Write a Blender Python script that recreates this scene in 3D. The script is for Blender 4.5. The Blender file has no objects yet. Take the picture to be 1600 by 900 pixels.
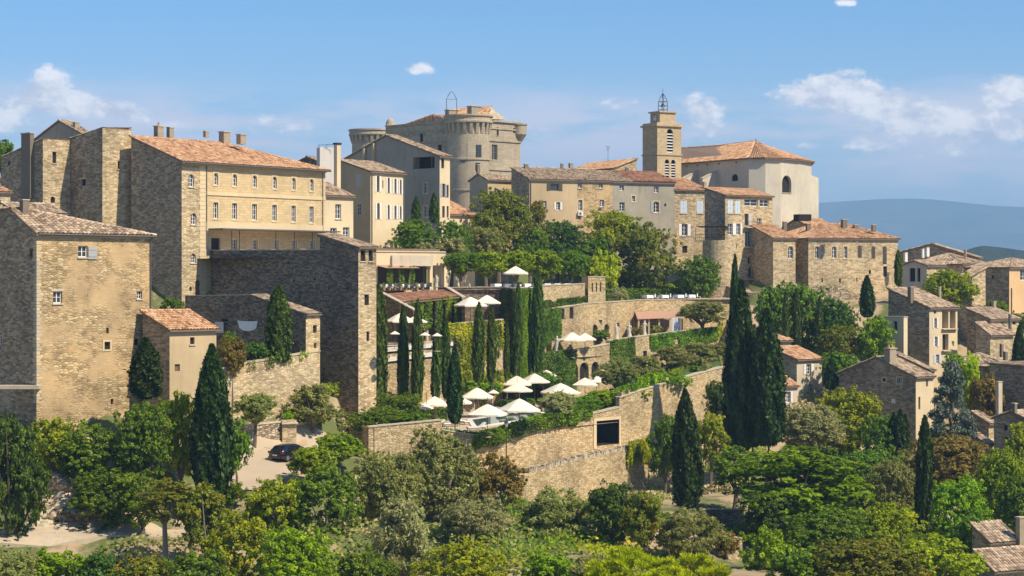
import bpy, math, random
import numpy as np
from mathutils import Vector
random.seed(7)
RNG = np.random.default_rng(7)
scene = bpy.context.scene
COL = scene.collection

# ------------------------------------------------------------------ camera, light, exposure
F = 3000.0      # focal length in pixels of the 1600 px wide photograph
HZ = 430.0      # row of the eye-level horizon
cam_d = bpy.data.cameras.new('camera')
cam = bpy.data.objects.new('camera', cam_d); COL.objects.link(cam)
cam_d.sensor_width = 36.0
cam_d.lens = F / 1600.0 * 36.0
cam_d.shift_y = -(450.0 - HZ) / 1600.0
cam_d.clip_start = 1.0; cam_d.clip_end = 60000.0
cam.location = (0, 0, 0); cam.rotation_euler = (math.radians(90), 0, 0)
scene.camera = cam

SUN_AZ = 57.0    # degrees to the right of the direction from the town towards the viewer
SUN_EL = 49.0
sd = Vector((math.sin(math.radians(SUN_AZ)) * math.cos(math.radians(SUN_EL)),
             -math.cos(math.radians(SUN_AZ)) * math.cos(math.radians(SUN_EL)), math.sin(math.radians(SUN_EL))))
sun_d = bpy.data.lights.new('sun', 'SUN'); sun_d.energy = 5.0; sun_d.angle = math.radians(0.53)
sun_d.color = (1.0, 0.88, 0.68)
sun = bpy.data.objects.new('sun', sun_d); COL.objects.link(sun)
sun.rotation_euler = (-sd).to_track_quat('-Z', 'Y').to_euler()
scene.view_settings.view_transform = 'Standard'
scene.view_settings.look = 'None'
scene.view_settings.exposure = 0.47
scene.view_settings.gamma = 1.0
scene.view_settings.use_curve_mapping = False
scene.cycles.max_bounces = 6
scene.cycles.diffuse_bounces = 3
scene.cycles.transparent_max_bounces = 6
scene.cycles.volume_bounces = 0
scene.cycles.use_denoising = True

# ------------------------------------------------------------------ node helpers
def nd(t, typ, ins=None, **attrs):
    n = t.nodes.new(typ)
    for k, v in attrs.items(): setattr(n, k, v)
    for k, v in (ins or {}).items():
        s = n.inputs[k]
        if isinstance(v, bpy.types.NodeSocket): t.links.new(v, s)
        else: s.default_value = v
    return n
def mth(t, op, a, b=0.0, c=0.0):
    return nd(t, 'ShaderNodeMath', {0: a, 1: b, 2: c}, operation=op).outputs[0]
def mixc(t, fac, a, b, mode='MIX'):
    a = (*a, 1) if isinstance(a, tuple) and len(a) == 3 else a
    b = (*b, 1) if isinstance(b, tuple) and len(b) == 3 else b
    return nd(t, 'ShaderNodeMixRGB', {'Fac': fac, 'Color1': a, 'Color2': b}, blend_type=mode).outputs[0]
def ramp(t, fac, stops):
    n = nd(t, 'ShaderNodeValToRGB', {'Fac': fac}); e = n.color_ramp.elements
    while len(e) < len(stops): e.new(0.5)
    for i, (p, c) in enumerate(stops):
        e[i].position = p; e[i].color = (*c, 1) if len(c) == 3 else c
    return n.outputs[0]
def smooth(t, v, lo, hi):
    return nd(t, 'ShaderNodeMapRange', {0: v, 1: lo, 2: hi, 3: 0.0, 4: 1.0}, interpolation_type='SMOOTHSTEP').outputs[0]
def noise(t, vec, scale, detail=3.0, rough=0.55):
    return nd(t, 'ShaderNodeTexNoise', {'Vector': vec, 'Scale': scale, 'Detail': detail, 'Roughness': rough}).outputs['Fac']

# ------------------------------------------------------------------ sky
world = bpy.data.worlds.new('World'); scene.world = world; world.use_nodes = True
wt = world.node_tree; wt.nodes.clear()
sky = nd(wt, 'ShaderNodeTexSky', sky_type='NISHITA', sun_disc=False, sun_elevation=math.radians(SUN_EL),
         sun_rotation=math.atan2(sd.x, sd.y), altitude=400.0, air_density=1.0, dust_density=0.6, ozone_density=2.2)
tc = nd(wt, 'ShaderNodeTexCoord').outputs['Generated']
sx = nd(wt, 'ShaderNodeSeparateXYZ', {0: tc})
az = mth(wt, 'MULTIPLY', mth(wt, 'ARCTAN2', sx.outputs[0], sx.outputs[1]), 57.2958)
el = mth(wt, 'MULTIPLY', mth(wt, 'ARCSINE', sx.outputs[2]), 57.2958)
cv = nd(wt, 'ShaderNodeCombineXYZ', {0: az, 1: mth(wt, 'MULTIPLY', el, 1.6), 2: 0.0}).outputs[0]
n_big = noise(wt, cv, 0.17, 4.0, 0.5)
n_fine = noise(wt, cv, 0.9, 8.0, 0.66)
n_st = noise(wt, nd(wt, 'ShaderNodeCombineXYZ', {0: mth(wt, 'MULTIPLY', az, 0.35), 1: mth(wt, 'MULTIPLY', el, 2.0), 2: 3.0}).outputs[0], 0.8, 5.0, 0.6)
def puff(px, py, rx, ry, amp):
    a0 = math.degrees(math.atan((px - 800) / F)); e0 = math.degrees(math.atan((HZ - py) / F))
    rx = rx / F * 57.3; ry = ry / F * 57.3
    dx = mth(wt, 'DIVIDE', mth(wt, 'SUBTRACT', az, a0), rx); dy = mth(wt, 'DIVIDE', mth(wt, 'SUBTRACT', el, e0), ry)
    d = mth(wt, 'ADD', mth(wt, 'MULTIPLY', dx, dx), mth(wt, 'MULTIPLY', dy, dy))
    return mth(wt, 'MULTIPLY', mth(wt, 'EXPONENT', mth(wt, 'MULTIPLY', d, -1.0)), amp)
acc = None
for p in [(76, 136, 28, 26, 1.2), (62, 165, 40, 18, .8), (128, 170, 60, 20, 1.1), (196, 182, 30, 13, 1.0), (5, 192, 45, 32, .75), (250, 200, 60, 14, .5), (657, 108, 24, 11, 1.0),
          (1312, 142, 50, 28, 1.15), (1262, 152, 60, 20, .95), (1375, 165, 60, 25, 1.0), (1575, 148, 42, 26, 1.15), (1440, 180, 40, 14, .7), (1500, 190, 90, 26, .6), (1320, 11, 18, 7, .9),
          (1258, 228, 26, 8, .6), (1340, 232, 34, 9, .55), (1105, 185, 30, 40, .8), (1080, 165, 24, 18, .6), (1560, 215, 60, 22, .75), (1410, 205, 80, 22, .7), (860, 205, 70, 18, .5), (430, 200, 70, 22, .55), (960, 160, 60, 16, .4), (1480, 240, 90, 16, .5)]:
    q = puff(*p); acc = q if acc is None else mth(wt, 'ADD', acc, q)
n_f2 = noise(wt, cv, 3.2, 6.0, 0.7)
cum = mth(wt, 'ADD', acc, mth(wt, 'ADD', mth(wt, 'MULTIPLY', mth(wt, 'SUBTRACT', n_fine, 0.5), 1.3), mth(wt, 'MULTIPLY', mth(wt, 'SUBTRACT', n_f2, 0.5), 1.5)))
cum = smooth(wt, cum, 0.28, 0.95)
cum = mth(wt, 'MULTIPLY', cum, smooth(wt, acc, 0.08, 0.4))
veil = mth(wt, 'MULTIPLY', smooth(wt, mth(wt, 'ADD', el, mth(wt, 'MULTIPLY', mth(wt, 'SUBTRACT', n_st, .5), 1.6)), 6.1, 4.6), smooth(wt, mth(wt, 'ADD', n_st, mth(wt, 'MULTIPLY', mth(wt, 'SUBTRACT', n_big, .5), 1.2)), 0.25, 0.62))
skyc = mixc(wt, 1.0, sky.outputs[0], (0.64, 0.98, 1.30), 'MULTIPLY')
low = mth(wt, 'MULTIPLY', smooth(wt, el, 8.5, -1.0), 0.62)
skyc = mixc(wt, low, skyc, (7.6, 7.7, 8.7))
c1 = mixc(wt, mth(wt, 'MULTIPLY', veil, 0.85), skyc, (7.9, 7.5, 8.5))
shade_n = mixc(wt, smooth(wt, n_fine, 0.35, 0.62), (6.2, 6.3, 7.4), (11.5, 10.8, 10.4))
c2 = mixc(wt, mth(wt, 'MULTIPLY', cum, 0.92), c1, shade_n)
bg = nd(wt, 'ShaderNodeBackground', {'Color': c2, 'Strength': 0.085})
wo = nd(wt, 'ShaderNodeOutputWorld'); wt.links.new(bg.outputs[0], wo.inputs['Surface'])

# ------------------------------------------------------------------ geometry helpers
def P(px, py, Y): return Vector(((px - 800) / F * Y, Y, (HZ - py) / F * Y))
def PX(px, Y): return Vector(((px - 800) / F * Y, Y))
def zpix(py, Y): return (HZ - py) / F * Y
def ray_line(px, A, B):
    """plan point where the sight line of column px crosses the line A-B"""
    k = (px - 800) / F; dx, dy = B[0] - A[0], B[1] - A[1]
    t = (k * A[1] - A[0]) / (dx - k * dy)
    return Vector((A[0] + t * dx, A[1] + t * dy))

class MB:
    def __init__(s): s.v = []; s.f = []; s.m = []; s.r = []
    def poly(s, pts, m=0, r=0.5):
        i = len(s.v); s.v.extend(tuple(p) for p in pts); s.f.append(tuple(range(i, i + len(pts)))); s.m.append(m); s.r.append(r)
    def box(s, o, a, b, c, m=0, r=0.5):
        o, a, b, c = Vector(o), Vector(a), Vector(b), Vector(c)
        if a.cross(b).dot(c) < 0: a, b = b, a
        p = [o, o + a, o + a + b, o + b, o + c, o + a + c, o + a + b + c, o + b + c]
        for q in ((3, 2, 1, 0), (4, 5, 6, 7), (0, 1, 5, 4), (1, 2, 6, 5), (2, 3, 7, 6), (3, 0, 4, 7)): s.poly([p[k] for k in q], m, r)
    def cbox(s, c, sx_, sy_, sz_, rz=0.0, m=0, r=0.5):
        """box standing on c, turned by rz"""
        ca, sa = math.cos(rz), math.sin(rz); a = Vector((ca * sx_, sa * sx_, 0)); b = Vector((-sa * sy_, ca * sy_, 0))
        s.box(Vector(c) - a / 2 - b / 2, a, b, Vector((0, 0, sz_)), m, r)
    def tube(s, pts, rad, n=7, m=0, caps=True):
        pts = [Vector(p) for p in pts]
        if not hasattr(rad, '__len__'): rad = [rad] * len(pts)
        rings = []
        for i, p in enumerate(pts):
            d = (pts[min(i + 1, len(pts) - 1)] - pts[max(i - 1, 0)]).normalized()
            up = Vector((1, 0, 0)) if abs(d.z) > 0.9 else Vector((0, 0, 1))
            u = d.cross(up).normalized(); w = d.cross(u)
            k = len(s.v); rings.append(k)
            for j in range(n):
                a = 2 * math.pi * j / n; s.v.append(tuple(p + (u * math.cos(a) + w * math.sin(a)) * rad[i]))
        for i in range(len(rings) - 1):
            for j in range(n):
                j2 = (j + 1) % n
                s.f.append((rings[i] + j, rings[i + 1] + j, rings[i + 1] + j2, rings[i] + j2)); s.m.append(m); s.r.append(.5)
        if caps:
            s.f.append(tuple(rings[0] + j for j in range(n))); s.m.append(m); s.r.append(.5)
            s.f.append(tuple(rings[-1] + j for j in reversed(range(n)))); s.m.append(m); s.r.append(.5)
    def lathe(s, c, prof, n=24, m=0, a0=0.0, a1=2 * math.pi):
        c = Vector(c); full = abs(a1 - a0 - 2 * math.pi) < 1e-6; cols = n if full else n + 1
        k = len(s.v)
        for (r, z) in prof:
            for j in range(cols):
                a = a0 + (a1 - a0) * j / n; s.v.append((c.x + r * math.cos(a), c.y + r * math.sin(a), c.z + z))
        for i in range(len(prof) - 1):
            for j in range(n):
                j2 = (j + 1) % cols
                s.f.append((k + i * cols + j, k + i * cols + j2, k + (i + 1) * cols + j2, k + (i + 1) * cols + j)); s.m.append(m); s.r.append(.5)
    def build(s, name, mats, parent=None, smooth_=False):
        off = parent.matrix_basis.translation if parent is not None else Vector((0, 0, 0))
        if parent is not None and parent.parent is not None: off = parent.parent.matrix_basis.translation
        me = bpy.data.meshes.new(name)
        v = np.array(s.v, dtype=np.float64).reshape(-1, 3)
        me.from_pydata([tuple(p) for p in (v - np.array(off))], [], s.f)
        if not isinstance(mats, (list, tuple)): mats = [mats]
        for mt in mats: me.materials.append(M[mt] if isinstance(mt, str) else mt)
        me.polygons.foreach_set('material_index', s.m)
        if smooth_: me.polygons.foreach_set('use_smooth', [True] * len(s.f))
        at = me.attributes.new('rnd', 'FLOAT', 'FACE'); at.data.foreach_set('value', s.r)
        uv = me.uv_layers.new(name='UVMap')
        flat = np.zeros((len(me.loops), 2)); k = 0
        for f in s.f:
            p = v[list(f)]
            nrm = np.zeros(3)
            for i in range(len(f)):
                nrm += np.cross(p[i], p[(i + 1) % len(f)])
            l = np.linalg.norm(nrm); nrm = nrm / l if l > 1e-12 else np.array([0, 0, 1.])
            if abs(nrm[2]) < 0.75:
                h = math.hypot(nrm[0], nrm[1]); t = np.array([-nrm[1] / h, nrm[0] / h, 0])
                flat[k:k + len(f), 0] = p @ t; flat[k:k + len(f), 1] = p[:, 2]
            else:
                flat[k:k + len(f)] = p[:, :2]
            k += len(f)
        uv.data.foreach_set('uv', flat.ravel())
        me.update()
        o = bpy.data.objects.new(name, me); COL.objects.link(o)
        if parent is not None: o.parent = parent
        return o

def np_mesh(name, verts, quads, mats, rnd=None, tone=None):
    me = bpy.data.meshes.new(name)
    nv, nf = len(verts), len(quads); k = quads.shape[1]
    me.vertices.add(nv); me.vertices.foreach_set('co', verts.astype(np.float32).ravel())
    me.loops.add(nf * k); me.loops.foreach_set('vertex_index', quads.astype(np.int32).ravel())
    me.polygons.add(nf); me.polygons.foreach_set('loop_start', np.arange(0, nf * k, k, dtype=np.int32))
    me.polygons.foreach_set('loop_total', np.full(nf, k, dtype=np.int32))
    me.update(calc_edges=True)
    for mt in mats: me.materials.append(M[mt])
    for nm, arr in (('rnd', rnd), ('tone', tone)):
        if arr is not None:
            at = me.attributes.new(nm, 'FLOAT', 'FACE'); at.data.foreach_set('value', arr.astype(np.float32))
    return me

LABELS = {}
def tag(o, label, cat, group=None, kind=None):
    if label:
        o['label'] = label; LABELS[label] = LABELS.get(label, 0) + 1
    if cat: o['category'] = cat
    if group: o['group'] = group
    if kind: o['kind'] = kind
    return o
def thing(name, label, cat, loc=(0, 0, 0), group=None):
    o = bpy.data.objects.new(name, None); COL.objects.link(o); o.location = loc; o.empty_display_size = 0.5
    o['kind'] = 'thing'
    return tag(o, label, cat, group)
def structure(o): o['kind'] = 'structure'; return o
# ------------------------------------------------------------------ materials
M = {}
def new_mat(name):
    m = bpy.data.materials.new(name); m.use_nodes = True; t = m.node_tree; t.nodes.clear(); M[name] = m
    return m, t
def finish(t, color, rough=0.9, bump=None, bstr=0.4, bdist=0.03, spec=0.25, metal=0.0):
    b = nd(t, 'ShaderNodeBsdfPrincipled', {'Base Color': color if isinstance(color, bpy.types.NodeSocket) else (*color, 1), 'Roughness': rough,
                                            'Specular IOR Level': spec, 'Metallic': metal})
    if bump is not None:
        bm = nd(t, 'ShaderNodeBump', {'Height': bump, 'Strength': bstr, 'Distance': bdist}); t.links.new(bm.outputs[0], b.inputs['Normal'])
    o = nd(t, 'ShaderNodeOutputMaterial'); t.links.new(b.outputs[0], o.inputs['Surface'])
    return b
def rgb(t, c): return nd(t, 'ShaderNodeRGB').outputs[0] if c is None else c
def plain(name, c, rough=0.7, var=0.15, scale=3.0, spec=0.3, metal=0.0):
    m, t = new_mat(name)
    pos = nd(t, 'ShaderNodeNewGeometry').outputs['Position']
    n = noise(t, pos, scale, 4.0)
    col = mixc(t, n, tuple(x * (1 - var) for x in c), tuple(min(1, x * (1 + var)) for x in c))
    finish(t, col, rough, None, spec=spec, metal=metal); return m
def stone(name, lo, mid, hi, mortar, su=0.42, sv=0.19, plaster=None, cover=0.0, contrast=1.0, bstr=0.7, streak=0.35, mort_w=0.09):
    """coursed rubble: irregular stones in rough courses, mortar joints, stains and patches of old render"""
    m, t = new_mat(name)
    uv = nd(t, 'ShaderNodeUVMap').outputs[0]
    geo = nd(t, 'ShaderNodeNewGeometry').outputs['Position']
    wob = nd(t, 'ShaderNodeTexNoise', {'Vector': uv, 'Scale': 1.3, 'Detail': 2.0}).outputs['Color']
    uvw = nd(t, 'ShaderNodeVectorMath', {0: uv, 1: nd(t, 'ShaderNodeVectorMath', {0: wob, 'Scale': 0.25}, operation='SCALE').outputs[0]}, operation='ADD').outputs[0]
    mp = nd(t, 'ShaderNodeMapping', {'Vector': uvw, 'Scale': (1 / su, 1 / sv, 1)}).outputs[0]
    v1 = nd(t, 'ShaderNodeTexVoronoi', {'Vector': mp, 'Scale': 1.0, 'Randomness': 0.85}, voronoi_dimensions='2D')
    ve = nd(t, 'ShaderNodeTexVoronoi', {'Vector': mp, 'Scale': 1.0, 'Randomness': 0.85}, voronoi_dimensions='2D', feature='DISTANCE_TO_EDGE')
    cell = nd(t, 'ShaderNodeSeparateColor', {0: v1.outputs['Color']})
    tone = mth(t, 'ADD', mth(t, 'MULTIPLY', mth(t, 'SUBTRACT', cell.outputs[0], .5), contrast), .5)
    col = ramp(t, tone, [(0.0, lo), (0.5, mid), (1.0, hi)])
    grain = noise(t, uv, 14.0, 4.0, 0.7)
    col = mixc(t, 0.35, col, mixc(t, grain, (0.45, 0.45, 0.45), (1.3, 1.3, 1.3)), 'MULTIPLY')
    edge = smooth(t, ve.outputs['Distance'], mort_w, 0.0)
    col = mixc(t, edge, col, mortar)
    h = smooth(t, ve.outputs['Distance'], 0.0, 0.16)
    h = mth(t, 'ADD', h, mth(t, 'MULTIPLY', cell.outputs[1], 0.8))
    big = noise(t, geo, 0.22, 5.0, 0.6)
    if cover > 0:
        pm = smooth(t, mth(t, 'ADD', noise(t, uv, 0.33, 6.0, 0.68), mth(t, 'MULTIPLY', grain, 0.06)), 0.60 - cover * .3, 0.74 - cover * .3)
        pc = mixc(t, noise(t, uv, 1.4, 5.0), tuple(x * .86 for x in plaster), tuple(x * 1.1 for x in plaster))
        col = mixc(t, mth(t, 'MULTIPLY', pm, 0.88), col, pc)
        h = mth(t, 'MULTIPLY', h, mth(t, 'SUBTRACT', 1.0, mth(t, 'MULTIPLY', pm, 0.85)))
    col = mixc(t, 1.0, col, ramp(t, big, [(0.25, (0.64, 0.63, 0.64)), (0.5, (1.0, 1.0, 1.0)), (0.78, (1.26, 1.20, 1.08))]), 'MULTIPLY')
    sm = nd(t, 'ShaderNodeMapping', {'Vector': uv, 'Scale': (1.1, 0.11, 1)}).outputs[0]
    st = smooth(t, noise(t, sm, 1.0, 5.0, 0.6), 0.56, 0.74)
    col = mixc(t, mth(t, 'MULTIPLY', st, streak), col, mixc(t, 1.0, col, (0.5, 0.5, 0.52), 'MULTIPLY'))
    finish(t, col, 0.95, h, bstr, 0.05, 0.12); return m
def render_mat(name, c, stain=0.4, var=0.12, ashlar=None):
    """lime render or smooth stone; ashlar=(w,h) adds faint block joints"""
    m, t = new_mat(name)
    uv = nd(t, 'ShaderNodeUVMap').outputs[0]
    geo = nd(t, 'ShaderNodeNewGeometry').outputs['Position']
    n1 = noise(t, uv, 0.8, 6.0, 0.65); n2 = noise(t, uv, 9.0, 3.0)
    col = mixc(t, n1, tuple(x * (1 - var) for x in c), tuple(x * (1 + var) for x in c))
    col = mixc(t, 0.25, col, mixc(t, n2, (0.6, 0.6, 0.6), (1.25, 1.25, 1.25)), 'MULTIPLY')
    sm = nd(t, 'ShaderNodeMapping', {'Vector': uv, 'Scale': (1.6, 0.16, 1)}).outputs[0]
    st = smooth(t, noise(t, sm, 1.0, 6.0, 0.65), 0.5, 0.75)
    col = mixc(t, mth(t, 'MULTIPLY', st, stain), col, mixc(t, 1.0, col, (0.55, 0.55, 0.56), 'MULTIPLY'))
    h = n2
    if ashlar:
        br = nd(t, 'ShaderNodeTexBrick', {'Vector': uv, 'Color1': (.82, .82, .82, 1), 'Color2': (1.12, 1.1, 1.06, 1), 'Mortar': (.62, .6, .58, 1), 'Scale': 1.0, 'Mortar Size': 0.018,
                                          'Brick Width': ashlar[0], 'Row Height': ashlar[1], 'Bias': 0.0})
        col = mixc(t, 0.75, col, br.outputs['Color'], 'MULTIPLY')
    col = mixc(t, 1.0, col, ramp(t, noise(t, geo, 0.15, 4.0), [(0.3, (0.84, 0.83, 0.82)), (0.7, (1.1, 1.08, 1.04))]), 'MULTIPLY')
    finish(t, col, 0.93, h, 0.25, 0.03, 0.12); return m
def tile_mat(name, stops):
    m, t = new_mat(name)
    a = nd(t, 'ShaderNodeAttribute', attribute_name='rnd').outputs['Fac']
    geo = nd(t, 'ShaderNodeNewGeometry').outputs['Position']
    p = noise(t, geo, 0.55, 4.0, 0.6)
    f = mth(t, 'ADD', mth(t, 'MULTIPLY', a, 0.78), mth(t, 'MULTIPLY', mth(t, 'SUBTRACT', p, 0.36), 0.9))
    col = ramp(t, f, stops)
    lich = smooth(t, noise(t, geo, 3.1, 5.0, 0.7), 0.56, 0.7)
    col = mixc(t, mth(t, 'MULTIPLY', lich, 0.3), col, (0.19, 0.17, 0.13))
    finish(t, col, 0.92, noise(t, geo, 12.0, 3.0), 0.3, 0.02, 0.1); return m
def leaf_mat(name, dark, mid, light, accent=None, acc=0.0, trans=0.38, var=0.5, gain=2.0):
    m, t = new_mat(name)
    a = nd(t, 'ShaderNodeAttribute', attribute_name='rnd').outputs['Fac']
    b = nd(t, 'ShaderNodeAttribute', attribute_name='tone').outputs['Fac']
    oi = nd(t, 'ShaderNodeObjectInfo').outputs['Random']
    f = mth(t, 'ADD', mth(t, 'MULTIPLY', a, 0.5), mth(t, 'MULTIPLY', b, 0.5))
    col = ramp(t, f, [(0.08, dark), (0.5, mid), (0.92, light)])
    if accent:
        col = mixc(t, mth(t, 'MULTIPLY', smooth(t, mth(t, 'ADD', mth(t, 'MULTIPLY', a, .55), mth(t, 'MULTIPLY', b, .6)), 1.02 - acc, 1.1 - acc), 0.85), col, accent)
    col = mixc(t, 1.0, col, (1.16, 1.0, .86), 'MULTIPLY')
    hs = nd(t, 'ShaderNodeHueSaturation', {'Hue': mth(t, 'ADD', mth(t, 'MULTIPLY', oi, 0.035), 0.4825), 'Saturation': 1.12,
                                           'Value': mth(t, 'ADD', mth(t, 'MULTIPLY', oi, var), gain - var / 2), 'Color': col}).outputs[0]
    d = nd(t, 'ShaderNodeBsdfPrincipled', {'Base Color': hs, 'Roughness': 0.55, 'Specular IOR Level': 0.25})
    tr = nd(t, 'ShaderNodeBsdfTranslucent', {'Color': mixc(t, 1.0, hs, (1.25, 1.3, 0.6), 'MULTIPLY')})
    mx = nd(t, 'ShaderNodeMixShader', {0: trans, 1: d.outputs[0], 2: tr.outputs[0]})
    o = nd(t, 'ShaderNodeOutputMaterial'); t.links.new(mx.outputs[0], o.inputs['Surface']); return m

stone('rubble_shaded', (.21, .165, .11), (.37, .29, .19), (.53, .43, .29), (.31, .245, .165), 0.48, 0.18, contrast=1.05, bstr=0.8)  # same masonry as rubble, darkened: shade of the left faces put into colour
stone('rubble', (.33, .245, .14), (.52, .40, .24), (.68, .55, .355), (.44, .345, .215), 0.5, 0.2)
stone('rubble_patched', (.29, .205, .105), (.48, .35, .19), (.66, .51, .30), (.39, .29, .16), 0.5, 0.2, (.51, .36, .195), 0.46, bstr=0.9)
stone('rubble_dark', (.13, .10, .07), (.24, .19, .13), (.37, .30, .215), (.20, .16, .11), 0.48, 0.17, contrast=1.1, bstr=0.9)  # darker rubble; on shaded faces of rubble buildings it puts shade into the colour
stone('garden_wall', (.37, .265, .135), (.57, .425, .235), (.70, .565, .36), (.45, .33, .185), 0.38, 0.15, contrast=1.0, streak=.45, bstr=0.9)
stone('dry_stone', (.20, .15, .10), (.42, .33, .21), (.62, .53, .39), (.13, .10, .07), 0.42, 0.2, contrast=1.15, bstr=1.0, mort_w=.13)
stone('rock', (.22, .165, .11), (.42, .34, .235), (.60, .51, .38), (.17, .13, .09), 1.3, 0.8, contrast=1.1, bstr=1.0, mort_w=.12)
render_mat('hotel_render', (.60, .46, .265), 0.12, 0.07, (0.62, 0.3))
render_mat('trim_stone', (.64, .515, .325), 0.12, 0.06)
render_mat('castle_stone', (.43, .37, .275), 0.6, 0.2, (0.8, 0.36))
render_mat('church_render', (.56, .51, .41), 0.5, 0.12)
render_mat('belfry_stone', (.50, .40, .25), 0.22, 0.09, (0.7, 0.34))
render_mat('plaster_cream', (.66, .54, .36), 0.22, 0.08)
render_mat('plaster_beige', (.50, .385, .235), 0.35, 0.13)
render_mat('plaster_grey', (.36, .325, .255), 0.55, 0.2)
render_mat('plaster_pale', (.57, .49, .375), 0.5, 0.16)
render_mat('plaster_peach', (.66, .44, .245), 0.15, 0.07)
render_mat('white_render', (.62, .60, .56), 0.3, 0.08)
render_mat('coping_stone', (.50, .43, .32), 0.4, 0.2)
tile_mat('tiles_old', [(0.05, (.15, .11, .08)), (.35, (.33, .235, .155)), (.6, (.47, .345, .23)), (.85, (.56, .43, .30)), (1.0, (.62, .50, .37))])
tile_mat('tiles_orange', [(0.05, (.26, .13, .075)), (.35, (.47, .255, .135)), (.6, (.60, .35, .19)), (.85, (.66, .43, .26)), (1.0, (.70, .51, .34))])
tile_mat('tiles_red', [(0.05, (.20, .09, .06)), (.4, (.37, .175, .105)), (.7, (.47, .25, .155)), (1.0, (.54, .34, .23))])
plain('roof_deck', (.20, .14, .10), 0.95)
plain('window_glass', (.030, .034, .040), 0.12, 0.2, 1.0, 0.6)
plain('dark_inside', (.022, .018, .015), 0.95, 0.3)  # near-black stands in for the unlit depth behind openings
plain('white_paint', (.72, .70, .66), 0.6, 0.06)
plain('shutter_blue', (.50, .56, .63), 0.7, 0.1)
plain('shutter_grey', (.36, .36, .37), 0.7, 0.14)
plain('shutter_taupe', (.50, .44, .40), 0.7, 0.1)
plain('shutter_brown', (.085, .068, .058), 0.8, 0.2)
plain('wood', (.20, .12, .065), 0.8, 0.25)
plain('iron', (.022, .021, .022), 0.5, 0.2, 3, 0.4)
plain('zinc', (.10, .095, .09), 0.5, 0.2, 3, 0.5)
plain('chimney_stone', (.33, .27, .19), 0.95, 0.3)
plain('chimney_dark', (.19, .15, .11), 0.95, 0.3)
plain('parasol_cloth', (.74, .655, .52), 0.85, 0.04, 1.0, 0.1)
plain('table_linen', (.84, .85, .86), 0.8, 0.04)
plain('terracotta', (.44, .25, .165), 0.9, 0.2, 2.0)
plain('red_paint', (.36, .10, .07), 0.8, 0.2, 2.0)
plain('paving', (.45, .36, .255), 0.92, 0.2, 1.6)
plain('driveway_gravel', (.42, .335, .235), 0.95, 0.1, 0.5)
plain('lawn', (.075, .125, .022), 0.95, 0.35, 1.2)
plain('statue_stone', (.56, .49, .39), 0.9, 0.2)
plain('wicker', (.055, .045, .04), 0.8, 0.25)
plain('cushion', (.70, .66, .60), 0.85, 0.08)
plain('car_paint', (.010, .0095, .016), 0.12, 0.1, 1.0, 0.7)
plain('car_glass', (.012, .013, .016), 0.05, 0.1, 1.0, 0.8)
plain('rubber', (.018, .018, .018), 0.8)
plain('alloy', (.42, .42, .44), 0.35, 0.1, 3, 0.5, 0.8)
plain('tail_red', (.30, .02, .02), 0.25, 0.1)
plain('number_plate', (.70, .70, .62), 0.5, 0.05)
plain('bronze', (.09, .07, .045), 0.5, 0.2, 3, 0.5, 0.6)
plain('lamp_glass', (.55, .56, .55), 0.2, 0.05)
plain('bark', (.135, .105, .08), 0.95, 0.35, 5.0)
plain('bark_pale', (.27, .235, .19), 0.95, 0.3, 5.0)
plain('hedge_core', (.012, .02, .006), 0.95, 0.3)
plain('flower_pink', (.60, .25, .22), 0.8, 0.2)
plain('foliage_yellow', (.55, .33, .03), 0.8, 0.3)
plain('teal_glass', (.05, .20, .23), 0.15, 0.2, 1.0, 0.6)
plain('dry_grass', (.46, .36, .19), 0.9, 0.3, 3.0)
leaf_mat('leaf_dark', (.012, .030, .008), (.036, .075, .016), (.085, .15, .034))
leaf_mat('leaf_mid', (.020, .042, .008), (.062, .115, .020), (.14, .215, .040))
leaf_mat('leaf_yellow', (.045, .065, .010), (.125, .165, .022), (.25, .285, .045), (.34, .27, .035), 0.06)
leaf_mat('leaf_bright', (.038, .070, .010), (.105, .175, .022), (.215, .300, .046))
leaf_mat('leaf_lime', (.085, .13, .012), (.19, .26, .022), (.30, .38, .048))
leaf_mat('leaf_olive', (.050, .065, .024), (.115, .138, .054), (.205, .232, .105))
leaf_mat('leaf_grey', (.068, .082, .042), (.145, .168, .090), (.250, .275, .165))
leaf_mat('leaf_rust', (.030, .045, .010), (.085, .110, .022), (.165, .175, .040), (.30, .13, .04), 0.14)
leaf_mat('leaf_brown', (.045, .040, .014), (.105, .092, .032), (.180, .155, .055), (.23, .12, .05), 0.08)
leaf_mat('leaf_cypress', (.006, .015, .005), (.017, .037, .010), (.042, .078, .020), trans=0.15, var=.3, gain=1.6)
leaf_mat('leaf_cypress_lit', (.012, .026, .006), (.036, .066, .014), (.078, .125, .028), trans=0.15, var=.3, gain=1.6)  # lighter copy of the cypress leaf, sunlit tone put into its colour
leaf_mat('leaf_cedar', (.020, .034, .030), (.055, .080, .070), (.115, .150, .135), trans=0.15)
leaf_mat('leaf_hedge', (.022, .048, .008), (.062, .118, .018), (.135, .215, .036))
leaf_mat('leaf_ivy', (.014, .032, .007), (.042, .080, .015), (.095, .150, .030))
leaf_mat('leaf_ivy_yellow', (.050, .070, .008), (.145, .185, .022), (.260, .300, .045))
leaf_mat('leaf_feather', (.030, .060, .008), (.080, .140, .018), (.155, .235, .035))

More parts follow.
